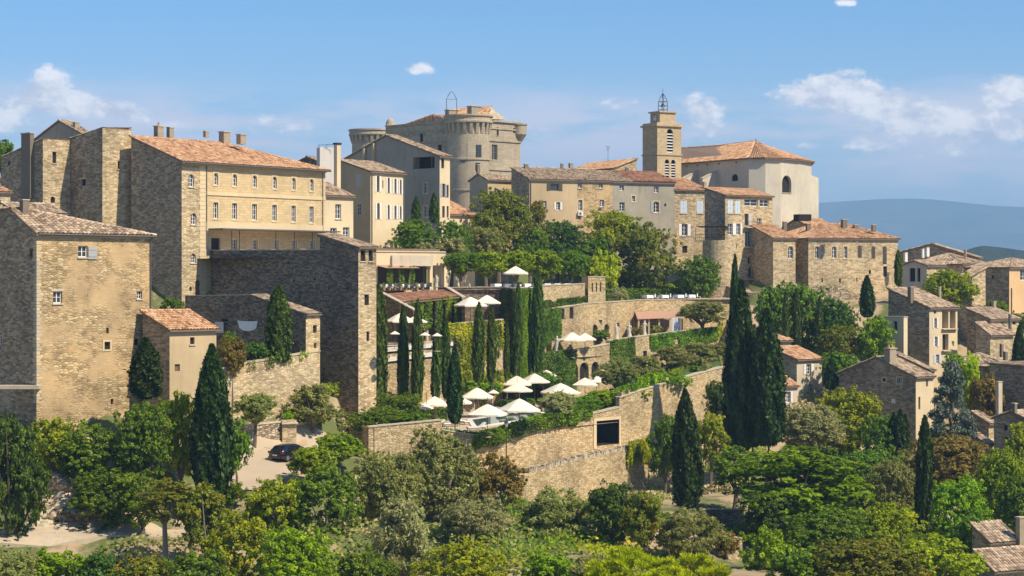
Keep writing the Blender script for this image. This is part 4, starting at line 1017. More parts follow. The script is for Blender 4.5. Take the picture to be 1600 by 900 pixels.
    # domed turret
    tb = P(610, 206, 345); q = MB(); q.lathe(tb, [(.85, -1.5), (.85, .9), (1.0, .95), (1.0, 1.15), (.85, 1.2)] + [(.85 * math.cos(x), 1.2 + 1.25 * math.sin(x)) for x in np.linspace(0, 1.5, 8)] + [(.01, 2.5)], 20); q.build('turret', CS, root, True)
    # corner bartizan at the right
    c1 = c[1]; bz = P(806, 222, 336); q = MB(); q.lathe(V3(c1 + Vector((-.25, .3)), 0), [(.05, zpix(229, 336)), (.5, zpix(222, 336)), (1.05, zpix(214, 336)), (1.35, zpix(210, 336)), (1.35, zpix(196, 336)), (1.5, zpix(195, 336)), (1.5, zpix(193, 336)), (.01, zpix(193, 336))], 24); q.build('bartizan', CS, root)
    # wrought iron bell frame above the round tower
    q = MB(); L_, R_, top = P(698, 181, 332.6), P(714, 181, 332.6), P(705.5, 143, 332.6); a1 = P(697.5, 155, 332.6); b1 = P(713.5, 155, 332.6)
    q.tube([L_, a1, P(700, 150, 332.6), P(703, 145, 332.6), top, P(708, 145, 332.6), P(711, 150, 332.6), b1, R_], .05, 5); q.tube([a1, b1], .03, 5); q.build('bell_frame', 'iron', root)
castle()

# ------------------------------------------------------------------ row of houses on the crest
house('gabled_house', 'small dark gabled house at the foot of the castle tower', (762, 304.6), 802, 734, th=40, py=280, roof='gable_r', pitch=.42, mr='plaster_beige', ml='plaster_grey', tw=.3, chim=[(747, 266, 258, 5, {'pots': 0, 'mat': 'chimney_dark'})])
rb = house('row_house', 'beige house with dark shuttered window at the left of the crest row', (827, 297.9), 902, 799, th=25, py=279, roof='shed_r', pitch=.31, mr='plaster_beige', ml='rubble_shaded', tw=.3,
      wr=[(860, 287, 873, 298, 'g', {'sh': 'K', 'sw': .42, 'bars': 1}), (869, 316, 875, 328, 'c', {'sh': 'W', 'sw': .5}), (849, 314, 854, 326, 'c')], chim=[(822, 264, 257, 6, {'pots': 0, 'mat': 'chimney_dark'}), (878, 264, 256, 4, {'pots': 0, 'mat': 'chimney_dark'})], pipe=[(0, 829, 283, 340)])
c1 = rb.c[1]; C2 = (800 + F * c1.x / c1.y, c1.y)
rc = house('row_house', 'patchy stone house with a white air conditioner in the crest row', C2, 957, None, dep=rb.b, th=25, ze=rb.ze, roof='shed_r', pitch=.31, mr='rubble_patched', tw=.3,
      wr=[(903, 284, 909, 294, 'c', {'sill': 1}), (903.5, 312, 910, 329, 'c', {'sur': 1}), (936, 284, 942, 294, 'c', {'sill': 1}), (937, 312, 944, 323, 'c', {'sill': 1})], chim=[])
f = Face(rc.c[0], rc.c[1]); u = f.u(902); mb = MB(); z = zpix(337, f.Y(905)); mb.box(f.pt(u, z, .05), f.e.to_3d() * .85, f.n.to_3d() * .35, Vector((0, 0, .6))); ac = mb.build('air_conditioner', 'white_paint', rc.root)
mb = MB(); mb.lathe(Vector((0, 0, 0)), [(.01, 0), (.24, 0)], 12); 
fan = MB(); ctr = f.pt(u + .34, z + .3, .405)
fan.poly([ctr + f.e.to_3d() * (.23 * math.cos(2 * math.pi * k / 14)) + Vector((0, 0, .23 * math.sin(2 * math.pi * k / 14))) for k in range(14)]); fan.build('fan_grille', 'zinc', ac)
c1 = rc.c[1]; C3 = (800 + F * c1.x / c1.y, c1.y)
rd = house('row_house', 'grey weathered house with arched window at the right of the crest row', C3, 1054, None, dep=rb.b, th=25, ze=zpix(283, C3[1]), roof='shed_r', pitch=.29, mr='plaster_grey', tw=.3,
      wr=[(968, 288, 975, 298, 'c'), (987, 306, 992.5, 315, 'c', {'sur': 1}), (1022, 290, 1029, 301, 'c'), (1021, 315, 1030, 332, 'ca', {'sh': 'G', 'sides': 'l', 'sw': .45, 'sur': 1}), (1038, 318, 1041, 322.5, 'd'), (968, 316, 976, 330, 'c')], chim=[(980, 270, 262, 5, {'pots': 0, 'mat': 'chimney_dark'})])
pl = rd.planes[0]; lift = Vector((0, 0, .13)); s = lambda a_, b_, k: pl[a_].lerp(pl[b_], k)
build_roof(rd.root, [[s(0, 1, .36) + lift, pl[1] + lift, pl[2] + lift, s(3, 2, .30) + lift]], 'tiles_red', [], .3, .05)
house('tiled_house', 'orange tiled house standing behind the crest row', (960, 327), 995, 886, th=30, py=262, roof='shed_l', pitch=.36, mr='rubble', tiles='tiles_orange', zb=4, tw=.3, chim=[(892, 261, 256, 6, {'pots': 0})])
an = thing('aerial', 'thin television aerial on the crest roofs', 'aerial', P(950, 250, 327)); mb = MB(); a_ = P(950, 252, 327); mb.tube([a_, a_ + Vector((0, 0, 2.6))], .03, 4)
for k, w in enumerate((.9, .7, .5)): mb.tube([a_ + Vector((-w / 2, 0, 2.5 - k * .25)), a_ + Vector((w / 2, 0, 2.5 - k * .25))], .02, 4)
mb.build('mast', 'iron', an)

# ------------------------------------------------------------------ church
def church():
    root = thing('church', 'pale church with square bell tower and rounded apse on the crest', 'church', P(1170, 400, 313.6)); CR = 'church_render'
    v = [PX(1056, 329.3), PX(1170, 313), PX(1196, 312.5), PX(1220, 313.6), PX(1248, 317), PX(1268, 322.6), PX(1262, 340.5), PX(1130, 349.4)]
    ze = zpix(248, 313.6); zb = -2; n = len(v)
    for i in range(n):
        fc = Face(v[i], v[(i + 1) % n]); ws = {3: [(1222, 274, 1236.5, 301, 'da', {'sill': 1, 'depth': .5})], 0: [(1143, 272, 1153, 283, 'da')]}.get(i, [])
        ops = mk_ops(fc, ws); mb = MB(); wall_panel(mb, fc, [(0, ze), (fc.L, ze)], zb, ops); mb.build('wall', CR, root)
        for o in ops: window_unit(root, fc, o)
    ap = P(1181, 223, 325.9); r0 = V3(PX(1064, 338.2), ap.z - .1); zo = ze + .1
    out = []
    ctr = sum(v, Vector((0, 0))) / n
    for p in v: d = (p - ctr).normalized(); out.append(V3(p + d * .55, zo - .1))
    build_roof(root, [[out[0], out[1], ap, r0]] + [[out[i], out[i + 1], ap] for i in range(1, 6)] + [[out[6], out[7], r0, ap], [out[7], out[0], r0]], 'tiles_orange', [(r0, ap), (out[1], ap), (out[3], ap), (out[5], ap)], .34)
    mb = MB(); mb.tube([ap, ap + Vector((0, 0, .8))], [.12, .02], 6); mb.build('finial', 'iron', root)
    fc = Face(v[0], v[1])
    for px in (1062, 1073, 1090, 1105, 1123, 1150): u = fc.u(px); mb = MB(); mb.box(fc.pt(u, ze - .62, .003), fc.e.to_3d() * .22, fc.n.to_3d() * .16, Vector((0, 0, .22))); mb.build('corbel', 'roof_deck', root)
    for px in (1087, 1117):   # sloping flying buttress walls
        u = fc.u(px); z = zpix(268, fc.Y(px)); mb = MB(); w = fc.e.to_3d() * .75
        pts = [fc.pt(u, z, 0), fc.pt(u, z - 1.35, 3.2), fc.pt(u, z - 9, 3.2), fc.pt(u, z - 9, 0)]
        R_ = [p + w for p in pts]; mb.poly(pts); mb.poly(R_[::-1])
        for i in range(4): j = (i + 1) % 4; mb.poly([pts[i], R_[i], R_[j], pts[j]][::-1])
        bt = mb.build('buttress', CR, root); c_ = MB(); c_.box(pts[0] + Vector((0, 0, .02)) - fc.e.to_3d() * .08, pts[1] - pts[0], w * 1.2, Vector((0, 0, .14))); c_.build('buttress_coping', 'coping_stone', bt)
    f5 = Face(PX(1262, 324.8), PX(1279, 329.3)); mb = MB(); wall_panel(mb, f5, [(0, zpix(272, 324.8)), (f5.L, zpix(278, 329.3))], zb, [])
    back_ = Vector((-1.2, 3.5, 0)); a_, b_ = f5.pt(f5.L, zb), f5.pt(f5.L, zpix(278, 329.3)); mb.poly([a_, a_ + back_, b_ + back_, b_]); c_ = f5.pt(0, zpix(272, 324.8)); mb.poly([b_, b_ + back_, c_ + back_, c_]); mb.build('side_chapel', CR, root)
    # bell tower
    BS = 'belfry_stone'; c0, er, el_, a, b = rect_plan((1027, 318.1), 1064.5, 1004, 31)
    zt = zpix(196, 318.1); c = [c0, c0 + er * a, c0 + er * a + el_ * b, c0 + el_ * b]
    E = lambda s, t, z: V3(c0 + er * s + el_ * t, z)
    wr = [(1042, 201.5, 1051.5, 239, 'la', {'bars': 8, 'depth': .3}), (1039, 249, 1045.5, 279, 'la', {'bars': 7, 'depth': .3}), (1048.8, 249.5, 1055.2, 279, 'la', {'bars': 7, 'depth': .3})]
    for i in range(4):
        fc = Face(c[i], c[(i + 1) % 4]); ops = mk_ops(fc, wr if i == 0 else []); mb = MB(); wall_panel(mb, fc, [(0, zt), (fc.L, zt)], 0, ops); mb.build('bell_tower_wall', BS, root)
        for o in ops: window_unit(root, fc, o)
        for (py, t_, pr) in ((242, .22, .14), (197, .3, .28)):
            mb = MB(); z = zpix(py, 318.1); mb.box(fc.pt(-pr if i % 2 == 0 else 0, z + i * .002, .003), fc.e.to_3d() * (fc.L + (2 * pr if i % 2 == 0 else 0)), fc.n.to_3d() * pr, Vector((0, 0, t_))); mb.build('string_course', BS, root)
    k = .0
    mb = MB(); mb.box(E(0, 0, zt), er.to_3d() * a, el_.to_3d() * b, Vector((0, 0, zpix(191, 318.1) - zt))); mb.build('parapet', BS, root)
    s0, s1, t0, t1 = a * .2, a * .85, b * .15, b * .8; z0, z1 = zpix(191, 318.1), zpix(174.5, 318.1)
    mb = MB(); mb.box(E(s0, t0, z0), er.to_3d() * (s1 - s0), el_.to_3d() * (t1 - t0), Vector((0, 0, z1 - z0))); lan = mb.build('lantern_block', BS, root)
    mb = MB(); mb.box(E(s0 - .25, t0 - .25, z1), er.to_3d() * (s1 - s0 + .5), el_.to_3d() * (t1 - t0 + .5), Vector((0, 0, .22))); mb.build('lantern_cornice', BS, lan)
    # clock on the shaded side
    lf = Face((c0 + er * s0 + el_ * t1), (c0 + er * s0 + el_ * t0)); cen = lf.pt(lf.L / 2, (z0 + z1) / 2 - .02, .03); q = MB(); R_ = .62
    disc = lambda r, d: [cen + lf.n.to_3d() * d + lf.e.to_3d() * (r * math.cos(2 * math.pi * k / 20)) + Vector((0, 0, r * math.sin(2 * math.pi * k / 20))) for k in range(20)]
    q.poly(disc(R_, .0)); ck = q.build('clock_face', 'white_paint', root)
    q = MB()
    for k in range(20): A_, B_, C_, D_ = disc(R_, .02)[k], disc(R_, .02)[(k + 1) % 20], disc(R_ * .86, .02)[(k + 1) % 20], disc(R_ * .86, .02)[k]; q.poly([A_, B_, C_, D_])
    for k in range(12): p0, p1 = [cen + lf.n.to_3d() * .025 + (lf.e.to_3d() * math.cos(math.pi * k / 6) + Vector((0, 0, math.sin(math.pi * k / 6)))) * r for r in (R_ * .68, R_ * .82)]; q.tube([p0, p1], .018, 4)
    for (an_, l_) in ((1.9, .5), (.5, .35)): q.tube([cen + lf.n.to_3d() * .03, cen + lf.n.to_3d() * .03 + (lf.e.to_3d() * math.cos(an_) + Vector((0, 0, math.sin(an_)))) * l_], .025, 4)
    q.build('clock_hands', 'iron', ck)
    # wrought iron campanile with bell
    base = E((s0 + s1) / 2, (t0 + t1) / 2, z1 + .22); q = MB(); h1 = 1.7
    for (sx_, sy_) in ((-1, -1), (1, -1), (1, 1), (-1, 1)):
        o = er.to_3d() * sx_ * .55 + el_.to_3d() * sy_ * .55; q.tube([base + o, base + o * .95 + Vector((0, 0, h1)), base + o * .62 + Vector((0, 0, h1 + .6)), base + o * .2 + Vector((0, 0, h1 + 1.15)), base + Vector((0, 0, h1 + 1.4))], .055, 5)
    for z in (.35, 1.0, h1):
        for k in range(4):
            cs = ((-1, -1), (1, -1), (1, 1), (-1, 1)); A_, B_ = cs[k], cs[(k + 1) % 4]; q.tube([base + (er.to_3d() * A_[0] + el_.to_3d() * A_[1]) * .55 + Vector((0, 0, z)), base + (er.to_3d() * B_[0] + el_.to_3d() * B_[1]) * .55 + Vector((0, 0, z))], .035, 4)
    q.tube([base + Vector((0, 0, h1 + 1.3)), base + Vector((0, 0, h1 + 2.2))], .03, 4); cp_ = q.build('campanile', 'iron', root)
    q = MB(); q.lathe(base + Vector((0, 0, .85)), [(.36, 0), (.3, .12), (.22, .45), (.1, .62), (.01, .65)], 12); q.build('bell', 'bronze', cp_)
church()

# ------------------------------------------------------------------ houses below the church
ha = house('shuttered_house', 'stone house with pale blue shutters at the left below the church', (1053, 309.1), 1109, dep=8, th=25, py=296, roof='shed_r', pitch=.27, mr='rubble', tiles='tiles_orange', tw=.3, genoise=False,
      wr=[(1063, 314, 1073.5, 333, 's', {'sh': 'B', 'sill': 1}), (1089, 314, 1098.5, 333, 's', {'sh': 'B', 'sill': 1}), (1065.3, 350, 1074, 368.5, 'c', {'sh': 'W', 'sw': .55, 'sill': 1}), (1066, 384, 1074, 395, 'd')])
hb = house('tall_house', 'tall stone house with balconies and a shaded flank below the church', (1133, 293.4), 1207, 1101, th=38, py=304, roof='shed_r', pitch=.27, mr='rubble', ml='rubble_shaded', tiles='tiles_orange', tw=.3, genoise=False,
      wr=[(1137, 313, 1145, 333, 's', {'sh': 'B', 'sill': 1}), (1148.5, 314, 1156.5, 333.5, 's', {'sh': 'B', 'sill': 1}), (1137, 349.5, 1144.5, 367, 'c', {'sh': 'W', 'sw': .35, 'sides': 'r'}), (1150, 349.5, 1156.5, 367, 'c', {'sh': 'W', 'sw': .4}),
          (1163, 311, 1184, 322, 'c', {'bars': 2}), (1187, 312, 1201, 323, 'c', {'bars': 2}), (1163.5, 334, 1169, 352, 'g', {'sh': 'T', 'sides': 'r', 'sw': .9}), (1183, 341, 1190, 357, 'c'), (1147.5, 380, 1151.5, 389, 'd'),
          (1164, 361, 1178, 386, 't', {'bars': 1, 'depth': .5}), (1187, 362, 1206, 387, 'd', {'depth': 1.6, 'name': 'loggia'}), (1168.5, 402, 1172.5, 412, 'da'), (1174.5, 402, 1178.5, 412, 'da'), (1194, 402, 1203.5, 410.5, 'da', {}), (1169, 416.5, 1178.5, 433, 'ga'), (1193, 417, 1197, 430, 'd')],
      chim=[(1101, 294, 285, 5, {'pots': 0, 'Y': 312.5})])
f = Face(hb.c[0], hb.c[1])
for (x0, x1, py, pr) in ((1162, 1186, 386, 1.0), (1186, 1209, 389, 1.2), (1184, 1210, 361, 1.0), (1162, 1182, 355, .7), (1161, 1184, 436, .9)):
    u0, u1 = f.u(x0), f.u(x1); z = zpix(py, f.Y((x0 + x1) / 2)); mb = MB(); mb.box(f.pt(u0, z - .12, .003), f.e.to_3d() * (u1 - u0), f.n.to_3d() * pr, Vector((0, 0, .14))); bal = mb.build('balcony', 'coping_stone', hb.root)
    r = MB(); n = int((u1 - u0) / .22)
    for k in range(n + 1): p = f.pt(u0 + (u1 - u0) * k / n, z, pr - .05); r.tube([p, p + Vector((0, 0, .9))], .014, 4)
    r.tube([f.pt(u0, z + .9, pr - .05), f.pt(u1, z + .9, pr - .05)], .025, 4); r.build('railing', 'iron', bal)
# veranda with awning on top of the round bastion
vr = thing('round_bastion', 'round stone bastion carrying a dark veranda below the tall house', 'bastion', P(1123, 470, 289))
cb = P(1124, 376, 292.3); q = MB(); q.lathe(V3(cb, 0), [(2.75, -9), (2.55, cb.z), (2.55, cb.z + .02), (.01, cb.z + .02)], 32); q.build('drum', 'rubble', vr)
q = MB(); q.box(P(1086, 377, 293.4), (5.0, -1.2, 0), (.8, 2.2, 0), (0, 0, .16)); fl = q.build('veranda_floor', 'coping_stone', vr)
q = MB(); q.box(P(1088, 354, 292.9), (4.4, -1.1, 0), (.8, 2.0, -.1), (0, 0, .09)); q.build('awning', 'iron', vr)
r = MB(); a_, b_ = P(1087, 376, 293), P(1136, 376, 290.6)
for k in range(17): p = a_.lerp(b_, k / 16); r.tube([p, p + Vector((0, 0, .95))], .018, 4)
for z in (.95, .5): r.tube([a_ + Vector((0, 0, z)), b_ + Vector((0, 0, z))], .022, 4)
r.build('railing', 'iron', vr)
for k in (0, .5, 1): p = a_.lerp(b_, k); q = MB(); q.tube([p, p + Vector((0, 0, 1.95))], .04, 5); q.build('post', 'iron', vr)

# ------------------------------------------------------------------ long building at the right end
hf = house('wing_house', 'sunlit stone wing with one arched window joining the long building', (1208, 291.2), 1243, dep=8, th=25, py=371, roof='shed_r', pitch=.32, mr='rubble', tiles='tiles_orange', tw=.3, wr=[(1231, 385, 1239.5, 404, 'ca', {'sur': 1})])
lb = house('long_building', 'long stone building with a row of arched windows at the right end of the crest', (1263, 293.4), 1403, 1238, th=22, py=371, roof='hip', pitch=.36, mr='rubble', ml='rubble_shaded', tiles='tiles_orange', tw=.3, hf=.5, back=13,
      wr=[(1273.5, 385, 1280, 403.5, 'ca', {'sur': 1}), (1300, 385, 1307, 403.5, 'ca', {'sur': 1}), (1318, 385, 1324, 403.5, 'ca', {'sur': 1}), (1340, 383.5, 1346.5, 403, 'sa', {'sh': 'K'}), (1361.5, 384.5, 1367.5, 404, 'sa', {'sh': 'K'}), (1379, 384.5, 1385.5, 413, 'sa', {'sh': 'K'}), (1380, 416, 1386, 432, 'd'),
          (1357.5, 422, 1361, 428, 'd'), (1283.5, 435, 1286, 441, 'd'), (1311, 435, 1314, 441, 'd'), (1338, 434, 1340, 440, 'd')],
      chim=[(1226, 357, 347, 6, {'pots': 0, 'mat': 'chimney_dark', 'Y': 297.9}), (1263, 357, 350, 7, {'pots': 0, 'mat': 'chimney_dark'}), (1319, 351, 344, 8, {'pots': 0, 'mat': 'chimney_dark'}), (1337, 358, 352, 7, {'pots': 0, 'mat': 'chimney_dark'}), (1365, 357, 352, 6, {'pots': 0, 'mat': 'chimney_dark'})])
q = MB(); q.box(P(1248, 345, 304.6), (2.1, .5, 0), (-.6, 1.6, 0), (0, 0, 1.05)); q.build('roof_opening', 'dark_inside', lb.root)  # solid box for a roof terrace opening, its shade put into the colour
house('roof_house', 'tiled roof rising behind the long building beside the apse', (1262, 309.1), 1300, 1226, th=35, py=352, roof='gable_r', pitch=.42, mr='rubble', tiles='tiles_orange', tw=.3, zb=-4)
rw = thing('retaining_wall', 'broken stone slope wall under the long building', 'wall', P(1300, 480, 291.2)); f = Face(PX(1262, 287.8), PX(1392, 297.9)); mb = MB()
wall_panel(mb, f, [(0, zpix(446, 287.8)), (f.L * .4, zpix(448, 291.2)), (f.L * .7, zpix(470, 294.6)), (f.L, zpix(482, 297.9))], -12, []); mb.build('wall', 'dry_stone', rw)
# ------------------------------------------------------------------ houses stepping down the right slope
house('hillside_house', 'shaded house with peach front at the right edge of the crest', (1577, 284), 1660, 1532, th=38, py=417, roof='hip', pitch=.30, mr='plaster_peach', ml='rubble_shaded', tw=.3, back=9, wr=[(1594, 420, 1606, 438, 'c')], wl=[(1549, 430, 1553, 436, 'd')], hf=.9, pipe=[(0, 1580, 450, 500)])
house('hillside_house', 'broad house with a high tiled roof and peach gable on the skyline', (1528, 297), 1533, 1445, th=62, py=402, roof='gable_r', pitch=.30, mr='plaster_peach', ml='rubble_shaded', back=16, tw=.3, zb=-10, fr=.45, chim=[(1508, 399, 391, 4, {'pots': 0, 'mat': 'terracotta'}), (1513, 402, 397, 4, {'pots': 0, 'mat': 'terracotta'})])
house('hillside_house', 'low wide tiled house with three white chimneys on the skyline', (1504, 290), 1545, 1412, th=30, py=412, roof='hip', pitch=.27, mr='rubble', ml='rubble', back=12, tw=.3, zb=-12, chim=[(1415, 404, 395, 5, {'mat': 'white_paint', 'pots': 0, 'Y': 297}), (1442, 398, 389, 4, {'mat': 'white_paint', 'pots': 0, 'Y': 298}), (1449, 396, 387, 5, {'mat': 'white_paint', 'pots': 0, 'Y': 298})])
house('porch_house', 'small house with a shaded porch between white posts behind the yellow tree', (1448, 281), 1476, 1409, th=40, py=414, roof='gable_r', pitch=.3, mr='rubble', ml='plaster_pale', tw=.3, wl=[(1421, 419, 1430, 440, 'd'), (1433, 419, 1438, 440, 'd')])
house('stone_annex', 'narrow sunlit stone annex beside the shaded house', (1519, 274), 1540, 1500, th=30, py=430, roof='shed_l', pitch=.4, mr='rubble', tw=.3, wr=[(1525, 445, 1528, 451, 'd')])
hh = house('gable_house', 'tall narrow house with loggias and white shutters on the right slope', (1452, 256), 1496, 1388, th=40, py=480, roof='shed_r', pitch=.36, mr='plaster_cream', ml='rubble_shaded', tw=.3,
      wr=[(1459.5, 497, 1463.5, 513, 'c', {'sh': 'W', 'sw': .5}), (1460, 526, 1464.5, 542, 'c', {'sh': 'W', 'sw': .5}), (1462, 554, 1467, 568, 'c', {'sh': 'B', 'sw': .6}), (1472, 484, 1482, 513, 'd', {'depth': 1.0, 'name': 'loggia'}), (1484, 484, 1493, 513, 'd', {'depth': 1.0, 'name': 'loggia'}),
          (1472.5, 522, 1482, 547, 'd', {'depth': .6, 'name': 'loggia'}), (1487, 533, 1491, 541, 'c'), (1459, 482.5, 1463, 490, 'd')], chim=[(1423, 468, 449, 8, {'pots': 0, 'mat': 'chimney_dark'}), (1468, 464, 449, 4, {'pots': 0})])
f = Face(hh.c[0], hh.c[1])
for (x0, x1, py) in ((1471, 1494, 514), (1471, 1483, 548)): u0, u1 = f.u(x0), f.u(x1); mb = MB(); mb.box(f.pt(u0, zpix(py, f.Y(x0)) - .1, .003), f.e.to_3d() * (u1 - u0), f.n.to_3d() * .4, Vector((0, 0, .12))); mb.build('balcony', 'coping_stone', hh.root)
house('garden_store', 'low flat-roofed stone store against the tall narrow house', (1412, 252), 1418, 1376, th=40, py=496, roof='flat', mr='plaster_cream', ml='plaster_pale', wl=[(1396, 502, 1402, 516, 'd')])
house('stone_house', 'brown stone house with a shaded gable beside the tall narrow house', (1538, 272), 1548, 1489, th=30, py=487, roof='gable_r', pitch=.36, mr='rubble', ml='rubble', tw=.3, back=9)
house('stone_house', 'stone house with a lean roof and a tall flue below the peach house', (1547, 258), 1592, 1511, th=35, py=498, roof='shed_r', pitch=.33, mr='rubble', ml='rubble_shaded', tw=.3, wr=[(1563, 499, 1567, 510, 'd'), (1559, 526, 1565, 537, 'd'), (1571, 522, 1574, 533, 'c'), (1582, 498, 1587, 507, 'd')], wl=[(1528, 503, 1533, 511, 'd')],
      chim=[(1578, 540, 491, 4, {'pots': 0, 'mat': 'zinc', 'Y': 258.5, 'cap': False}), (1553, 481, 472, 6, {'pots': 0})])
house('lean_to', 'little lean-to with a sloping roof at the stone house front', (1547, 255), 1583, dep=2.4, th=35, py=522, roof='shed_r', pitch=.6, mr='rubble', tw=.3, genoise=False)
house('low_house', 'low tiled house with a peach wall beside the dark cypress at the right', (1563, 246), 1585, 1509, th=38, py=572, roof='hip', pitch=.33, mr='plaster_peach', ml='rubble_shaded', tw=.3, back=9, wr=[(1577, 577, 1580, 590, 'd')], chim=[(1565, 552, 538, 5, {'pots': 0, 'mat': 'chimney_dark'}), (1571, 557, 550, 6, {'pots': 0, 'mat': 'chimney_dark'})])
house('barn', 'long dark barn wall with sloping roof line at the right edge', (1640, 226), 1700, 1546, th=30, py=575, roof='shed_r', pitch=.02, mr='rubble', ml='rubble_shaded', tw=.3, chim=[(1561, 640, 597, 8, {'pots': 0, 'Y': 228, 'mat': 'plaster_pale'})])
house('gabled_cottage', 'grey gabled cottage with tiled roof at the right edge', (1608, 212), 1650, 1553, th=45, py=655, roof='gable_r', pitch=.36, mr='rubble', ml='rubble_shaded', tw=.3, wl=[(1568, 664, 1574, 673, 'd'), (1569, 683, 1575, 690, 'd')], chim=[(1585, 638, 631, 7, {'pots': 0, 'mat': 'chimney_dark'})])
house('garden_shed', 'tiny shed with pale tiled roof below the silvery cedar', (1545, 226), 1556, 1520, th=30, py=660, roof='shed_r', pitch=.4, mr='rubble', ml='rubble_shaded', tw=.3)
house('garden_shed', 'second tiny tiled shed below the first at the right', (1541, 218), 1551, 1520, th=30, py=692, roof='shed_r', pitch=.4, mr='rubble', tw=.3)
hk = house('stone_cottage', 'shaded stone cottage with broad gable and chimney in the trees', (1431, 230), 1458, 1311, th=40, py=588, roof='gable_r', pitch=.36, mr='plaster_cream', ml='rubble_shaded', tw=.3, wr=[(1447, 586, 1450, 604, 'g'), (1435, 620, 1438, 640, 'd')],
      wl=[(1379, 591, 1384, 596, 'd', {'sur': 1}), (1402, 590, 1409.5, 599, 'c', {'sur': 1}), (1392.5, 623, 1399, 630, 's', {'sh': 'W'})], chim=[(1391, 566, 545, 16, {'pots': 2, 'd': .9})])
house('stone_cottage', 'higher tiled part of the cottage behind its chimney', (1452, 236), 1459, 1398, th=40, py=577, roof='shed_r', pitch=.34, mr='plaster_cream', ml='rubble_shaded', tw=.3)
house('tiled_cottage', 'cream cottage with tiled roof beside the tall cypresses', (1245, 243), 1284, 1207, th=42, py=561, roof='shed_r', pitch=.34, mr='plaster_pale', ml='rubble', tiles='tiles_orange', tw=.3, wr=[(1259.5, 569, 1267, 585, 'c', {'sh': 'W', 'sw': .5}), (1263, 600, 1270, 614, 'ca')])
house('cottage_annex', 'low annex with a pink tiled roof below the cream cottage', (1222, 236), 1246, 1205, th=35, py=602, roof='shed_r', pitch=.45, mr='plaster_pale', tiles='tiles_orange', tw=.3, wr=[(1228, 612, 1235, 629, 'c', {'sh': 'W', 'sw': .4})])
house('cottage_annex', 'tiny tiled roof tucked behind the tall cypresses', (1216, 252), 1236, 1200, th=35, py=531, roof='shed_r', pitch=.4, mr='plaster_pale', tiles='tiles_orange', tw=.3)
house('foreground_house', 'tiled house roof at the bottom right corner', (1553, 158), 1640, None, dep=2.4, th=25, py=890, roof='shed_r', pitch=.5, mr='rubble', ml='rubble_shaded', tw=.3, wr=[(1558, 898, 1562, 908, 'd')], zb=-36)
house('foreground_house', 'small upper tiled roof with a stone chimney at the bottom right corner', (1546, 168), 1590, None, dep=2.4, th=25, py=845, roof='shed_r', pitch=.5, mr='rubble_dark', ml='rubble', tw=.3, zb=-36, chim=[(1595, 845, 809, 12, {'pots': 0, 'Y': 169})])
house('garden_house', 'low stone lean-to below the round bastion', (1160, 287), 1180, 1118, th=35, py=458, roof='shed_r', pitch=.3, mr='rubble', ml='plaster_grey', tw=.3)
# ------------------------------------------------------------------ leaves
def rot_frames(n, nrm, spread, rs):
    """random unit vectors around given normals and tangents to them"""
    v = nrm + rs.normal(0, spread, (n, 3)); v /= np.linalg.norm(v, axis=1, keepdims=True) + 1e-9
    r = rs.normal(0, 1, (n, 3)); t = np.cross(v, r); t /= np.linalg.norm(t, axis=1, keepdims=True) + 1e-9
    return v, t, np.cross(v, t)
def leaf_arrays(pts, nrm, size, rs, spread=.7, aspect=1.6, tvec=None):
    n = len(pts); v, t, b = rot_frames(n, nrm, spread, rs)
    if tvec is not None:
        t = tvec + rs.normal(0, .35, (n, 3)); t /= np.linalg.norm(t, axis=1, keepdims=True) + 1e-9; b = np.cross(v, t); b /= np.linalg.norm(b, axis=1, keepdims=True) + 1e-9
    s = (size * rs.uniform(.6, 1.3, n))[:, None]
    a = pts - t * s * aspect * .5; c = pts + t * s * aspect * .5
    l = pts + b * s * .5 + v * s * .12; r = pts - b * s * .5 + v * s * .12
    V = np.stack([a, r, c, l], 1).reshape(-1, 3); q = np.arange(n * 4).reshape(-1, 4)
    return V, q
def vnoise(p, f, seed):
    """cheap smooth noise in -1..1 at points p"""
    rs = np.random.default_rng(seed); out = 0
    for k in range(5):
        d = rs.normal(0, 1, 3); d /= np.linalg.norm(d); out = out + np.sin((p @ d) * f * (1 + .45 * k) + rs.uniform(0, 6.28)) / (1 + .3 * k)
    return out / 2.6
def leaf_object(name, pts, nrm, size, mat, parent, seed, off=(0, 0, 0), spread=.7, aspect=1.5):
    rs = np.random.default_rng(seed); V, q = leaf_arrays(pts, nrm, size, rs, spread, aspect)
    me = np_mesh(name, V - np.array(off), q, [mat], rs.random(len(pts)), np.clip(.5 + .5 * vnoise(pts, 1.3, seed + 5) + rs.normal(0, .1, len(pts)), 0, 1))
    o = bpy.data.objects.new(name, me); COL.objects.link(o)
    if parent is not None: o.parent = parent
    return o
def box_surface(o, a, b, c, dens, rs):
    """points and normals spread over the six sides of a box o + [0..1](a, b, c)"""
    P_, N_ = [], []; o, a, b, c = (np.array(x, float) for x in (o, a, b, c)); ctr = o + (a + b + c) / 2
    for (u, v, w) in ((a, b, c), (a, c, b), (b, c, a)):
        ar = np.linalg.norm(np.cross(u, v)); n = int(ar * dens)
        for s in (0, 1):
            nn = np.cross(u, v); nn /= np.linalg.norm(nn); base = o + w * s
            if np.dot(nn, base + (u + v) / 2 - ctr) < 0: nn = -nn
            x, y = rs.random(n), rs.random(n); P_.append(base + x[:, None] * u + y[:, None] * v); N_.append(np.repeat(nn[None], n, 0))
    return np.concatenate(P_), np.concatenate(N_)
SEED = [100]
